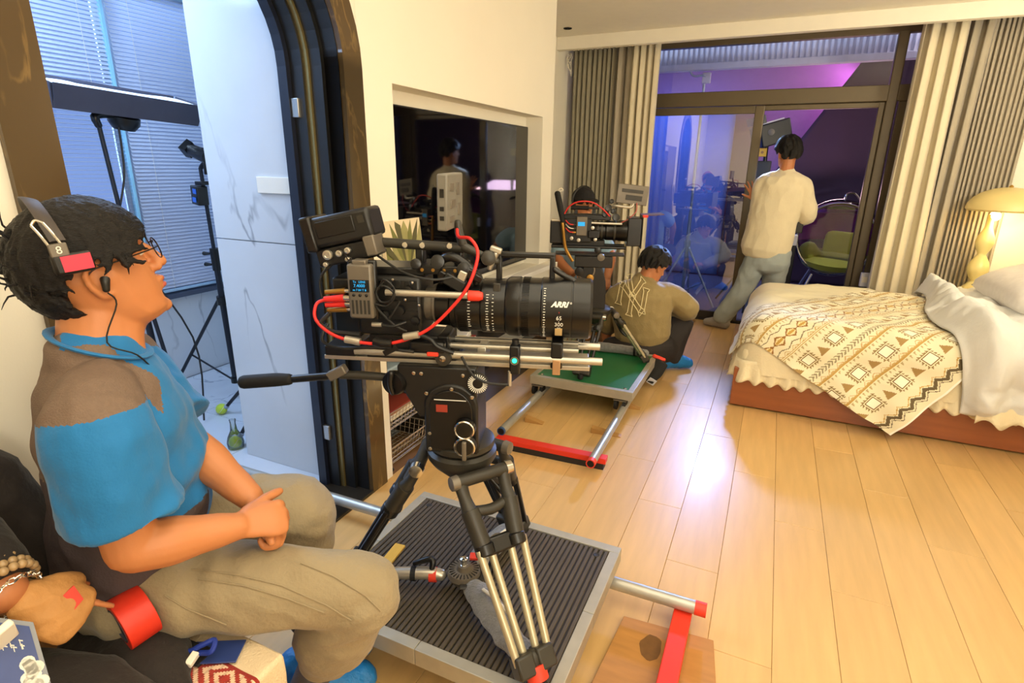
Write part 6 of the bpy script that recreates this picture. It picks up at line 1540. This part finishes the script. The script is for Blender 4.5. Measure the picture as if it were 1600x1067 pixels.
def bx2(name, x0, y0, x1, y1, mat, d0=-.07, d1=.07, bev=.006, lab=None):
    p, q = loc2(x0, y1, d0), loc2(x1, y0, d0); return MB().bx(p.x, q.x, d0, d1, p.z, q.z).build(name, mat, c2, bevel=bev, label=lab)
bx2('battery', 859, 345, 882, 380, blk2, -.06, .06)
bx2('body', 880, 342, 925, 378, blk2)
bx2('baseplate', 878, 376, 945, 386, blk, -.05, .05)
bx2('top_plate', 875, 336, 955, 343, blk, -.05, .05)
rx = bx2('wireless_receiver', 900, 339, 918, 368, gry, -.10, -.07, .004)
p, q = loc2(903, 353, -.1015), loc2(914, 347, -.1015); MB().bx(p.x, q.x, -.102, -.1, p.z, q.z).build('display', screen_m, rx, smooth=False)
az2 = loc2(945, 360).z
MB().lathe([(.04, loc2(918, 360).x), (.055, loc2(925, 360).x), (.055, loc2(945, 360).x), (.06, loc2(947, 360).x), (.06, loc2(965, 360).x), (.064, loc2(967, 360).x), (.066, loc2(984, 360).x), (.0, loc2(984, 360).x)], (0, 0, az2), (1, 0, 0), n=36).build('zoom_lens', lens_m, c2, ang=30)
for px in (932, 938, 958):
    MB().lathe([(.056 if px < 946 else .0605, 0), (.058 if px < 946 else .063, .002), (.058 if px < 946 else .063, .012), (.056 if px < 946 else .0605, .014)], (loc2(px, 360).x, 0, az2), (1, 0, 0), n=36, closed=True).build('lens_ring', dgry, c2, ang=30)
xm0, xm1 = loc2(979, 360).x, loc2(1001, 360).x
mbx = MB().box(((xm0+xm1)/2, 0, az2), (xm1-xm0, .15, .17)).build('matte_box', blk, c2, bevel=.006)
MB().bx(xm1-.004, xm1+.004, -.085, .085, az2-.098, az2+.095).build('matte_box_front', blk2, mbx, bevel=.004)
MB().box((xm1+.06, 0, az2+.105), (.13, .16, .004), (0, -.08, 0)).build('top_flag', M('brown_flag', (96, 70, 58), .6), mbx, label='brown top flag')
MB().bx(xm1-.002, xm1+.03, -.085, -.05, az2+.09, az2+.105).build('red_bracket', redt, mbx, bevel=.002)
MB().cyl(loc2(862, 344, -.06), loc2(902, 345, -.06), .008).build('side_rod', alu, c2)
MB().cyl(loc2(918, 348, -.06), loc2(972, 350, -.06), .008).build('side_rod', alu, c2)
MB().cyl(loc2(892, 324, -.02), loc2(920, 325, -.02), .013).build('top_handle', rub, c2)
MB().cyl(loc2(918, 325, -.02), loc2(936, 325, -.02), .008).build('handle_bar', dgry, c2)
for px in (900, 928): MB().box((loc2(px, 331).x, -.01, loc2(px, 331).z), (.02, .03, .05)).build('handle_riser', blk, c2, bevel=.003)
for (px, py, r) in ((950, 325, .020), (955, 315, .014), (962, 340, .022), (945, 335, .018), (958, 330, .016)):
    MB().lathe([(.006, .02), (r, .017), (r*1.05, .004), (r*.8, -.015)], loc2(px, py, -.05), (.2, -1, .2), n=16).build('arm_knob', blk, c2)
MB().tube([loc2(955, 322, -.02), loc2(965, 322, -.03), loc2(985, 324, -.03), loc2(990, 318, -.02)], .008, 8).build('monitor_arm', alu, c2)
p = loc2(988, 304, -.02)
m_ = MB().box(p, (.19, .018, .115), (0, 0.10, .12)).build('monitor', gry, c2, bevel=.004)
MB().box(p+V((0, -.010, .02)), (.13, .003, .02), (0, .10, .12)).build('back_panel', dgry, m_, bevel=.001)
MB().box(p+V((0.01, -.010, -.02)), (.10, .003, .03), (0, .10, .12)).build('back_panel', dgry, m_, bevel=.001)
MB().tube([loc2(882, 334, -.08), loc2(890, 322, -.08), loc2(905, 315, -.09), loc2(925, 316, -.09), loc2(940, 325, -.08), loc2(953, 338, -.08)], .0042, 8).build('red_cable', redc, c2)
MB().tube([loc2(995, 317, -.03), loc2(994, 330, -.04), loc2(982, 342, -.05), loc2(970, 348, -.05)], .003, 7).build('pink_cable', M('pink_cable', (190, 90, 84), .5), c2)
for y_ in (0, 6, 12):
    MB().tube([loc2(899, 351+y_, -.09), loc2(890, 350+y_, -.10), loc2(884, 344+y_, -.09)], .0035, 7).build('cable', redc if y_ != 6 else alu, c2)
    MB().cyl(loc2(900, 351+y_, -.09), loc2(894, 351+y_, -.09), .007).build('connector', brass if y_ == 12 else dgry, c2)
MB().box(loc2(928, 366, -.08), (.07, .03, .045)).build('lens_motor', blk, c2, bevel=.005)
for (px, py) in ((893, 372), (904, 375), (926, 356), (930, 374)): MB().lathe([(.004, .01), (.011, .009), (.012, 0)], loc2(px, py, -.075), (0, -1, 0), n=14).build('button', alu, c2)
MB().lathe([(.008, .015), (.02, .013), (.022, 0)], loc2(934, 391, -.06), (0, -1, 0), n=18).build('rod_knob', blk, c2)
# dark cloth and card at the corner of the green platform
q0, q1, q2, q3 = at_z(1006, 604, .03), at_z(1020, 590, .05), at_z(1044, 565, .10), at_z(1028, 560, .14)
fb_ = thing('dark_pouch', 'dark pouch with white tag leaning at the right corner of green platform', 'pouch', (q0.x, q0.y, 0.0))
MB().limb([at_y(1032, 566, 3.72), at_y(1024, 580, 3.70), at_y(1014, 596, 3.66)], [(.02, .055), (.022, .055), (.008, .03)], n=14, up=(0, -1, .3)).build('pouch', rub, fb_)
MB().box(at_y(1018, 596, 3.66), (.055, .004, .05), (.4, 0.5, .3)).build('tag', M('pale_tag', (214, 218, 232), .4), fb_, smooth=False)
MB().limb([at_y(1022, 556, 3.74), at_y(1030, 560, 3.74), at_y(1038, 562, 3.74)], [.014, .018, .012], n=10).build('red_strap', redt, fb_)
fs = thing('felt_sausage', 'grey felt roll lying along the back of the green platform', 'roll', (-.93, 3.74, ZT))
mb = MB().limb([(-1.18, 3.68, ZT+.03), (-1.0, 3.71, ZT+.032), (-.82, 3.73, ZT+.03), (-.68, 3.72, ZT+.028)], [.03, .033, .031, .026], n=16)
for v in mb.bm.verts: v.co += V((1, 1, .3))*.006*nz(v.co, 30)
mb.build('roll', felt, fs)
for x_ in (-1.04, -.76): MB().lathe([(.034, -.008), (.036, 0), (.034, .008)], (x_, 3.71 if x_ < -.9 else 3.73, ZT+.031), (1, .1, 0), n=16, closed=False).build('strap', rub, fs)

# ================================================================== WIRE RACK, PICTURE, MAGAZINES
wr_m = M('chrome_wire', (205, 200, 190), .22, metal=.9, var=0)
rk = thing('wire_rack', 'chrome wire basket rack in the recess below the wall niche', 'rack', (-1.72, 2.19, 0))
ry0, ry1, rx0, rx1 = 1.975, 2.33, -1.93, -1.55
for xx in (rx0, rx1):
    for yy in (ry0, ry1):
        MB().cyl((xx, yy, .012), (xx, yy, .60), .006, n=10).build('post', wr_m, rk)
        MB().ball((xx, yy, .012), .012, n=10).build('foot', rub, rk)
for z0_ in (.03, .215, .41):
    b_ = MB().tube([(rx0, ry0, z0_+.09), (rx1, ry0, z0_+.09), (rx1, ry1, z0_+.09), (rx0, ry1, z0_+.09)], .0045, 8, closed=True).tube([(rx0+.02, ry0+.02, z0_), (rx1-.02, ry0+.02, z0_), (rx1-.02, ry1-.02, z0_), (rx0+.02, ry1-.02, z0_)], .003, 6, closed=True).build('basket', wr_m, rk)
    m = MB()
    for k in range(13):
        y_ = ry0+.012+(ry1-ry0-.024)*k/12; m.tube([(rx1, y_, z0_+.09), (rx1-.02, y_, z0_), (rx0+.02, y_, z0_), (rx0, y_, z0_+.09)], .0016, 5, 1)
        x_ = rx0+.012+(rx1-rx0-.024)*k/12; m.tube([(x_, ry0, z0_+.09), (x_, ry0+.02, z0_), (x_, ry1-.02, z0_), (x_, ry1, z0_+.09)], .0016, 5, 1)
    for h_ in (.03, .06): m.tube([(rx0+.01, ry0+.01, z0_+h_), (rx1-.01, ry0+.01, z0_+h_), (rx1-.01, ry1-.01, z0_+h_), (rx0+.01, ry1-.01, z0_+h_)], .0016, 5, closed=True)
    m.build('wires', wr_m, b_, kind='stuff')
bk = thing('red_folder', 'flat red folder lying in the middle wire basket', 'folder', (-1.74, 2.2, .275))
MB().box((-1.74, 2.17, .267), (.27, .24, .02), (0, .0, .05)).build('cover', M('dull_red', (150, 60, 46), .6), bk, bevel=.002, smooth=False)
MB().box((-1.74, 2.17, .24), (.26, .23, .034), (0, 0, .05)).build('pages', M('pages', (226, 218, 200), .8), bk, smooth=False)
bk = thing('blue_box', 'pale blue flat box in the top wire basket', 'box', (-1.74, 2.2, .475))
MB().box((-1.74, 2.17, .455), (.26, .24, .075)).build('box', M('pale_blue', (150, 176, 200), .5), bk, bevel=.004)
MB().box((-1.74, 2.17, .496), (.27, .25, .012)).build('lid', M('pale_blue2', (176, 200, 220), .5), bk, bevel=.003)
pic = thing('leaf_print', 'canvas print of green leaves leaning on the wall left of the television', 'picture', (-1.475, 2.10, NZ0))
PO, PX = V((-1.47, 1.962, NZ0+.001)), V((0, 1, 0)); PZ_ = V((-.048, 0, .44)).normalized(); PN = PX.cross(PZ_)
PW, PH = .285, .45
MB().prism([(0, 0), (PW, 0), (PW, PH), (0, PH)], PO, PX, PZ_, PN*-.018).build('canvas', M('canvas', (226, 210, 178), .8, var=.06), pic, smooth=False)
rnd = random.Random(2); gm_ = [M('leaf_green', (116, 118, 66), .8, var=.2), M('leaf_olive', (150, 146, 96), .8, var=.2), M('leaf_dark', (86, 84, 56), .8, var=.2)]
for k in range(15):
    a = PI*(.03+.066*k); L = rnd.uniform(.20, .33); w_ = rnd.uniform(.013, .021)
    c0_ = (.15, .20); dx, dz = math.cos(a), math.sin(a); pts = []
    for t, s_ in ((.10, 0), (.4, .8), (.7, 1.2), (1, 0), (.7, -1.2), (.4, -.8)):
        pts.append((min(max(c0_[0]+dx*L*t-dz*w_*s_, .004), PW-.004), min(max(c0_[1]+dz*L*t+dx*w_*s_, .01), PH-.005)))
    MB().prism(pts, PO+PN*.0003, PX, PZ_, PN*.0008).build('leaf', gm_[k % 3], pic, smooth=False)
for k, (dx, dy, dz, w_, l_, h_, colr, lab) in enumerate(((0, 0, 0, .20, .27, .03, (210, 206, 196), 'white magazine at the bottom of the pile in the black recess under the lens'), (.005, .02, .031, .19, .26, .026, (150, 50, 40), 'red magazine second from the bottom of the pile in the recess'), (-.005, -.01, .058, .20, .27, .03, (176, 190, 140), 'pale green magazine on the pile in the recess under the lens'), (.0, .05, .089, .17, .22, .02, (226, 222, 208), 'topmost pale magazine of the pile in the recess under the lens'))):
    t = thing('magazine', lab, 'magazine', (-1.66+dx, 2.74+dy, .4005+dz), .12*k, group='magazines in the recess')
    BASE[t.name] = V((0, 0, 0))
    MB().box((0, 0, h_/2), (w_, l_, h_-.004)).build('pages', M('pages', (0, 0, 0)), t, smooth=False)
    MB().box((0.002, 0, h_-.0015), (w_+.004, l_+.004, .003)).build('cover', M('mag%d' % k, colr, .4), t, smooth=False)
    MB().box((0.002, 0, .0015), (w_+.004, l_+.004, .003)).build('cover', M('mag%d' % k, colr, .4), t, smooth=False)

# ================================================================== LIGHT STANDS IN THE BATHROOM
std_m = M('stand_black', (30, 32, 40), .4, metal=.2)
def light_stand(lab, base, top, hz, feet, rise=.62, tilt=None):
    b = V(base); t = thing('light_stand', lab, 'light stand', (b.x, b.y, 0)); tp_ = V(top)
    z = V((0, 0, 1)); d = (tp_-b).normalized(); L = (tp_-b).length
    MB().cyl(b+d*.12, b+d*hz, .017, n=14).build('lower_tube', std_m, t)
    MB().cyl(b+d*hz, b+d*(L*.62), .0135, n=14).build('middle_tube', std_m, t)
    MB().cyl(b+d*(L*.62), tp_, .0105, n=14).build('top_tube', std_m, t)
    for h_ in (hz, L*.62):
        c = MB().cyl(b+d*(h_-.035), b+d*(h_+.03), .024, n=16).build('collar', blk, t)
        MB().limb([b+d*h_+V((-.02, -.02, 0)), b+d*h_+V((-.05, -.03, 0))], [.007, .012], n=10).build('collar_knob', blk, c)
    hub_ = b+d*rise; low = b+d*.14
    MB().cyl(hub_-d*.02, hub_+d*.03, .030, n=16).build('leg_hub', blk, t); MB().cyl(low-d*.02, low+d*.015, .026, n=16).build('brace_hub', blk, t)
    for f in feet:
        f = V(f); o = V((f.x-b.x, f.y-b.y, 0)).normalized()*.03
        lg = MB().cyl(hub_+o, f, .0105, n=10).build('leg', std_m, t)
        m_ = (hub_+o)*.42+f*.58; MB().cyl(low+o, m_, .006, n=8).build('brace', std_m, lg)
        MB().cap(f+(hub_-f).normalized()*.03, f+V((0, 0, .010)), .014, .012, n=10).build('foot_tip', M('pale_tip', (150, 160, 176), .5), lg)
    return t, hub_
# stand with small spotlight and battery
b2, tp2_ = V((-2.98, 2.28, 0)), at_y(313, 262, 2.20)
light_stand('black light stand carrying small spotlight and battery in the bathroom', b2, tp2_, .95, [(-3.50, 2.20, .0), (-2.80, 2.78, 0), (-3.2, 2.78, 0)], .66)
sl = thing('spotlight', 'small black spotlight on top of the bathroom light stand', 'spotlight', tuple(tp2_))
L_ = lambda x_, y_, d_=0.: at_y(x_, y_, 2.20+d_)
MB().limb([L_(314, 262), L_(318, 256), L_(324, 250)], [.012, .012, .010], n=10).build('yoke_stem', blk, sl)
MB().box(L_(324, 252), (.012, .05, .14), (0, .05, 0)).build('yoke', blk, sl, bevel=.003)
MB().cyl(L_(326, 246), L_(298, 234), .040, .032, n=20).build('housing', blk2, sl)
MB().cyl(L_(300, 235), L_(291, 231), .044, .05, n=4).build('barn_doors', blk, sl, smooth=False)
MB().cyl(L_(292.4, 231.6), L_(290.8, 230.9), .026, n=20).build('lens', M('led_lens', (190, 225, 240), .15, emit=1.5), sl)
bt_ = thing('battery_block', 'black battery with blue label hanging under the small spotlight', 'battery', tuple(L_(312, 320)))
MB().box(L_(312, 305), (.095, .06, .105), (0, .06, -.3)).build('case', blk2, bt_, bevel=.006)
for dy in (0, 13): MB().box(L_(303.5, 299+dy, -.042), (.042, .003, .026), (0, .06, -.3)).build('label', M('blue_label', (40, 110, 220), .4), bt_, smooth=False)
MB().box(L_(316, 286), (.06, .05, .02)).build('clamp', blk, bt_, bevel=.003)
# stand with strip softbox
SX = -3.02
b1 = V((SX+.0, 1.86, 0)); sbc = at_x(152, 186, SX)
light_stand('black light stand carrying the strip softbox behind the seated man', b1, sbc, 1.0, [(-2.93, 1.62+.27, 0), (-3.48, 2.14, 0), (-3.3, 1.45, 0)], .80)
sb = thing('strip_softbox', 'long black strip softbox with white lining tilted up in the bathroom', 'softbox', tuple(sbc))
A0, A1 = at_x(62, 140, SX), at_x(290, 174, SX); ctr = (A0+A1)/2; ax1 = (A1-A0).normalized(); Ls = (A1-A0).length
upv = V((.25, 0, 1)); upv = (upv-ax1*upv.dot(ax1)).normalized(); acr = ax1.cross(upv)
def sbp(u, v, h): return ctr+ax1*(u*Ls/2)+acr*v+upv*h
for s_ in (-1, 1):
    MB().prism([(-1, 0), (1, 0), (1.04, 1), (-1.04, 1)], sbp(0, s_*.10, -.055), ax1*(Ls/2), upv*.11+acr*s_*.02, acr*s_*.004).build('side_panel', M('softbox_fabric', (70, 70, 84), .8), sb, smooth=False)
    MB().prism([(-1, 0), (1, 0), (1.15, 1), (-1.15, 1)], sbp(s_, 0, -.055), acr*.10, upv*.11+ax1*s_*.02, ax1*s_*.004).build('end_panel', M('softbox_fabric', (0, 0, 0)), sb, smooth=False)
MB().prism([(-1, -1), (1, -1), (1, 1), (-1, 1)], sbp(0, 0, -.055), ax1*(Ls/2), acr*.10, upv*.004).build('back_panel', M('softbox_fabric', (0, 0, 0)), sb, smooth=False)
MB().grid(lambda u, v: sbp(2*u-1, .108*(2*v-1), .040+.012*math.sin(9*u)*math.sin(PI*v)+.01*v*math.cos(7*u)), 24, 6).build('diffuser', M('lit_diffuser', (226, 236, 250), .6, emit=.7), sb, ang=0, fix=False)
MB().limb([sbc+V((0, 0, -.03)), sbc+V((0, 0, .02)), sbp(0.05, 0, -.06)], [.016, .02, .02], n=12).build('bracket', blk, sb)
MB().lathe([(.05, 0), (.07, .03), (.07, .06), (.04, .075)], sbp(0.05, 0, -.13), upv, n=20).build('speed_ring', blk, sb)
tag(MB().tube([at_x(183, 186, SX), at_x(190, 230, SX), at_x(194, 275, SX), at_x(188, 320, SX), at_x(180, 360, SX), V((SX+.1, 2.0, .5)), V((SX+.15, 1.95, .012))], .005, 7).build('power_cable', cab), 'black power cable hanging from the strip softbox', 'cable')
# third stand mostly hidden behind the marble partition
light_stand('light stand behind the marble partition with ball-capped feet showing', (-2.36, 2.26, 0), (-2.25, 2.26, 1.3), .7, [(-2.86, 2.08, .03), (-2.44, 1.83, .04), (-2.36, 2.80, 0)], .62)
ball_m = M('tennis_felt', (196, 220, 60), .9, var=.08, scale=60, bump=.4, bscale=300, sheen=.4)
for c_, lab in ((V((-2.875, 2.075, .033)), 'yellow-green tennis ball on the foot of a stand on the bathroom floor'), (V((-2.445, 1.815, .033)), 'tennis ball in a clear bag on the stand foot by the marble edge')):
    tb_ = thing('tennis_ball', lab, 'ball', (c_.x, c_.y, 0))
    MB().ball(c_, .033, n=24).build('felt', ball_m, tb_)
    MB().tube([c_+V((.0332*math.cos(t)*math.sqrt(max(0, 1-.36*math.cos(2*t)**2)), .0332*math.sin(t)*math.sqrt(max(0, 1-.36*math.cos(2*t)**2)), .0332*.6*math.cos(2*t))) for t in [2*PI*k/40 for k in range(40)]], .0011, 5, closed=True).build('seam', paintw, tb_)
    if 'bag' in lab:
        MB().lathe([(.039, -.03), (.043, .0), (.036, .03), (.018, .07), (.014, .11), (.017, .13)], c_, n=22).build('bag', glass_mat('clear_bag', (.93, .95, .93), .1, .2), tb_)

# ================================================================== BALCONY
pf = M('balcony_floor', (96, 92, 104), .5, var=.1)
struct(MB().bx(-2.6, 2.8, 5.86, 9.1, -.08, -.02).build('floor_balcony', pf, smooth=False))
struct(MB().bx(-2.6, 2.8, 9.0, 9.1, -.02, 3.0).build('wall_balcony', M('violet_wall', (150, 112, 146), .8), smooth=False))
struct(MB().bx(-2.7, -2.6, 5.86, 9.1, -.02, 3.0).build('wall_balcony_left', M('balcony_side', (150, 150, 165), .8), smooth=False))
struct(MB().bx(2.8, 2.9, 5.86, 9.1, -.02, 3.0).build('wall_balcony_right', M('balcony_side', (0, 0, 0)), smooth=False))
struct(MB().bx(-2.7, 2.9, 5.95, 9.1, 2.95, 3.02).build('ceiling_balcony', M('balcony_ceiling', (190, 170, 166), .8), smooth=False))
# ribbed white shutter box above the door outside
sh_t = thing('roller_shutter', 'white ribbed shutter box above the balcony door outside', 'shutter', (.0, 6.4, 2.36))
YB = 6.42; za, zc = at_y(1230, 103, YB).z, at_y(1230, 66, YB).z
MB().bx(-2.4, 2.4, YB, YB+.05, za+.06, zc+.16).build('back_panel', M('shutter_white', (214, 214, 220), .6), sh_t, smooth=False)
rm = MB().bx(-.011, .011, -.012, .012, 0, zc+.14-za-.06).mesh('rib', M('shutter_white', (0, 0, 0)), smooth=False)
for k in range(96):
    o = bpy.data.objects.new('rib', rm); COL.objects.link(o); o.parent = sh_t; o.location = V((-2.38+.05*k, YB-.012, za+.06))-BASE[sh_t.name]
MB().bx(-2.4, 2.4, YB-.05, YB+.05, za, za+.06).build('bottom_rail', M('shutter_white', (0, 0, 0)), sh_t, bevel=.004, smooth=False)
MB().bx(-2.4, 2.4, YB+.0, YB+.05, zc+.16, zc+.20).build('top_rail', M('blue_grey_rail', (104, 118, 150), .5), sh_t, smooth=False)
# hanging dark sheet with a slanting edge, in front of the brighter wall
dsm = M('dark_purple_sheet', (46, 26, 46), .75, var=.06, bump=.1, bscale=8)
YT = 8.4
P_ = [at_y(x_, y_, YT) for x_, y_ in ((1298, 150), (1236, 236), (1150, 300), (1150, 470), (1500, 470), (1500, 150))]
ds = thing('dark_sheet', 'large dark purple sheet with slanting edge hanging behind the bubble chair', 'sheet', (1.0, YT, 0))
def dsf(u, v):
    z_ = -.0+2.9*v; xl = -.62+max(0, (z_-1.35))*.0
    e0, e1 = at_y(1298, 158, YT), at_y(1236, 236, YT)
    k = (e0.x-e1.x)/(e0.z-e1.z); xl = -.62 if z_ < 1.2 else max(-.62, e1.x+k*(z_-e1.z))
    x_ = xl+(2.75-xl)*u
    return (x_, YT+.05*nz((x_*.8, 0, z_*.8), 1.6)+.02*nz((x_, 1, z_), 4), z_)
MB().grid(dsf, 40, 60).build('cloth', dsm, ds, ang=0, fix=False, solid=.01)
MB().cyl((-.62, YT, 2.9), (2.75, YT, 2.9), .02).build('rail', blk, ds)
# blue-grey sheet added behind the closed leaf for its blue reflection
bs = thing('blue_reflection_sheet', 'blue-grey cloth added outside for the blue reflection in the closed sliding door leaf', 'sheet', (-1.6, 8.55, 0))
MB().grid(lambda u, v: (-2.55+1.9*u, 8.5+.06*nz((u*4, v*2, 0), 2), 2.3*v), 24, 16).build('cloth', M('reflection_blue', (96, 110, 160), .8), bs, ang=0, fix=False, solid=.01)
MB().cyl((-2.55, 8.5, 2.3), (-.65, 8.5, 2.3), .02).build('rail', blk, bs)
# bubble chair
YC_ = 7.0; bc = at_y(1306, 372, YC_); br_ = (at_y(1306, 372, YC_)-at_y(1240, 372, YC_)).length*1.0
bb = thing('bubble_chair', 'clear bubble chair with olive green cushions on the balcony', 'chair', (bc.x, YC_, -.02))
an = [math.radians(d_) for d_ in range(-78, 96, 6)]
opn = V((-.35, -1, .25)).normalized()
bub = MB().lathe([(br_*math.cos(a), br_*math.sin(a)) for a in [math.radians(d_) for d_ in range(-88, 32, 6)]], bc, (-.1, -1, .05), n=48)
bub.build('shell', glass_mat('clear_acrylic', (.93, .90, .95), .03), bb)
a_r = math.radians(27)
rax = V((-.1, -1, .05)).normalized(); ringc = bc+rax*br_*math.sin(a_r); ra = rax.orthogonal().normalized(); rb2 = rax.cross(ra)
MB().sweep([ringc+(ra*math.cos(t)+rb2*math.sin(t))*br_*math.cos(a_r) for t in [2*PI*k/40 for k in range(40)]], .012, 8, closed=True).build('rim', chrome, bb)
MB().tube([bc+V((.02, 0, br_+.0)), bc+V((.03, 0, br_+.05)), bc+V((.10, 0, br_+.06)), bc+V((.17, 0, br_-.02))], .012, 8).build('top_hook', chrome, bb)
cu_m = M('olive_cushion', (150, 156, 50), .85, var=.08, scale=8, bump=.3, bscale=120, sheen=.2)
def cush(c, d, rot, name):
    mb = MB().box(c, d, rot); bmesh.ops.subdivide_edges(mb.bm, edges=mb.bm.edges[:], cuts=3, use_grid_fill=True)
    mb.build(name, cu_m, bb, bevel=0, sub=1, ang=0)
ca_ = at_y(1312, 392, YC_+.06)
cush(at_y(1318, 393, YC_+.12), (.42, .12, .42), (-.15, .06, 0), 'back_cushion')
mb = MB().lathe([(.0, -.09), (br_*.45, -.085), (br_*.72, -.03), (br_*.78, .03), (br_*.6, .075), (0, .085)], at_y(1298, 408, YC_), (.05, -.15, 1), n=36); mb.build('seat_cushion', cu_m, bb)
mb = MB().limb([at_y(1262, 388, YC_-.05), at_y(1268, 402, YC_-.05), at_y(1282, 414, YC_-.05)], [(.09, .10), (.11, .13), (.09, .13)], n=18); mb.build('side_cushion', cu_m, bb)
MB().grid(lambda u, v: bc+V((br_*.94*math.sin(-1.25+2.5*u)*math.cos(-.15+.85*v), br_*.94*math.cos(-1.25+2.5*u)*math.cos(-.15+.85*v), br_*.94*math.sin(-.15+.85*v))), 20, 10).build('purple_reflection_patch', M('reflection_purple', (150, 60, 160), .8), bb, ang=0, fix=False, solid=.006)  # purple patch: reflection in the dome put in as a coloured surface
zb_ = bc.z-br_
MB().tube([(bc.x+.46*math.cos(t), YC_+.46*math.sin(t), -.0) for t in [2*PI*k/36 for k in range(36)]], .02, 10, closed=True).build('base_ring', chrome, bb)
for k in range(4):
    t = PI/4+k*PI/2; MB().cyl((bc.x+.46*math.cos(t), YC_+.46*math.sin(t), .0), (bc.x+.26*math.cos(t), YC_+.26*math.sin(t), bc.z-br_*.93), .016, n=10).build('base_leg', chrome, bb)
pl = thing('low_platform', 'pale blue grey plinth under the bubble chair on the balcony', 'platform', (.45, 6.9, -.02))
zp = at_y(1270, 425, 6.45).z
MB().bx(-.15, 1.3, 6.42, 6.5, -.02, .16).build('front_rail', M('blue_grey_rail', (0, 0, 0)), pl, bevel=.01)
MB().bx(-.15, 1.3, 6.42, 6.46, .20, .24).build('top_bar', M('blue_steel', (120, 140, 180), .3, .6), pl, bevel=.006)
MB().bx(-.15, -.09, 6.42, 6.48, -.02, .24).build('post', M('blue_steel', (0, 0, 0)), pl, smooth=False)
MB().bx(1.24, 1.3, 6.42, 6.48, -.02, .24).build('post', M('blue_steel', (0, 0, 0)), pl, smooth=False)
bxp = at_y(1233, 400, 6.6)
bo = thing('equipment_case', 'black upright box right of the standing man on the balcony', 'box', (bxp.x, 6.6, -.02))
MB().bx(bxp.x-.09, bxp.x+.05, 6.52, 6.64, -.02, at_y(1233, 382, 6.6).z).build('case', blk2, bo, bevel=.01)
MB().bx(bxp.x-.09, bxp.x+.05, 6.52, 6.64, at_y(1233, 382, 6.6).z, at_y(1233, 366, 6.6).z).build('white_top', white_m, bo, bevel=.004)
# film lamp on stand beside the doorway
lf = thing('studio_lamp', 'black studio lamp housing on a stand outside right of the door post', 'studio lamp', tuple(at_y(1204, 250, 6.7)))
yl = 6.7; q6 = lambda x_, y_, d_=0.: at_y(x_, y_, yl+d_)
Rl = Euler((0, -.28, .35)).to_matrix(); lc = q6(1204, 209)
MB().box(lc, (.30, .34, .22), Rl).build('housing', blk2, lf, bevel=.012)
MB().box(lc+Rl @ V((-.02, -.10, .115)), (.26, .05, .02), Rl).build('white_edge', M('pale_strip', (210, 205, 215), .4), lf, bevel=.003)
MB().box(lc+Rl @ V((-.12, .0, .16)), (.10, .30, .08), Rl).build('barn_door', blk, lf, bevel=.004)
MB().lathe([(.012, .02), (.03, .016), (.032, 0)], lc+Rl @ V((-.05, -.17, .02)), (0, -1, 0), n=18).build('tilt_knob', gry, lf)
MB().cyl(q6(1198, 225), q6(1190, 300), .02).build('yoke_stem', blk, lf)
yt = MB().box(q6(1191, 238, -.05), (.085, .012, .085)).build('yellow_tag', M('yellow_tag', (226, 176, 30), .5, var=.02), lf, bevel=.008)
MB().lathe([(.002, .008), (.014, .007), (.014, 0)], q6(1191, 238, -.056), (0, -1, 0), n=14).build('tag_dot', M('tag_dot', (150, 100, 20), .5), yt)
MB().box(q6(1192, 270), (.14, .10, .24)).build('ballast_box', blk2, lf, bevel=.008)
MB().cyl(q6(1190, 300), (q6(1190, 300).x, yl, .02), .017).build('pole', blk, lf)
for k in range(3):
    a = k*2*PI/3+.5; c = q6(1190, 300); MB().cyl((c.x, yl, .55), (c.x+.4*math.cos(a), yl+.4*math.sin(a), -.01), .012).build('leg', blk, lf)
# pale stand behind the glass
ws = M('pale_steel', (200, 214, 226), .3, .6)
bw_ = at_y(1066, 455, 6.5); tw_ = at_y(1087, 160, 6.5)
so = thing('light_stand', 'pale steel light stand behind the closed glass door leaf', 'light stand', (bw_.x, 6.5, -.02))
MB().cyl((bw_.x, 6.5, .1), (bw_.x, 6.5, 1.0), .020).build('lower_tube', ws, so); MB().cyl((bw_.x, 6.5, 1.0), (bw_.x, 6.5, 2.32), .014).build('upper_tube', ws, so)
MB().cyl((bw_.x, 6.5, .62), (bw_.x, 6.5, .70), .034).build('collar', ws, so)
for (dx, dy) in ((.36, -.12), (-.30, -.2), (.02, .42)):
    MB().cyl((bw_.x, 6.5, .66), (bw_.x+dx, 6.5+dy, -.01), .013, n=10).build('leg', ws, so); MB().cyl((bw_.x, 6.5, .12), (bw_.x+dx*.6, 6.5+dy*.6, .25), .008, n=8).build('brace', ws, so)
MB().tube([(bw_.x+.03, 6.5, 2.30), (bw_.x+.0, 6.45, 2.36), (bw_.x-.10, 6.45, 2.36), (bw_.x-.15, 6.45, 2.42), (bw_.x-.16, 6.45, 2.52)], .010, 8).build('curved_hook', ws, so)
MB().box((bw_.x+.02, 6.48, 2.34), (.08, .06, .10)).build('clamp_head', M('pale_box', (214, 214, 226), .4), so, bevel=.006)
sk = thing('wall_socket', 'small pale box at the foot of the right cream curtain', 'socket', tuple(at_y(1352, 436, 5.62)))
MB().box(at_y(1351, 437, 5.62), (.07, .05, .12)).build('case', M('pale_box', (0, 0, 0)), sk, bevel=.004)
MB().box(at_y(1351, 437, 5.59), (.04, .004, .05)).build('cover', white_m, sk, bevel=.001)
# spare pipes on the bathroom floor end
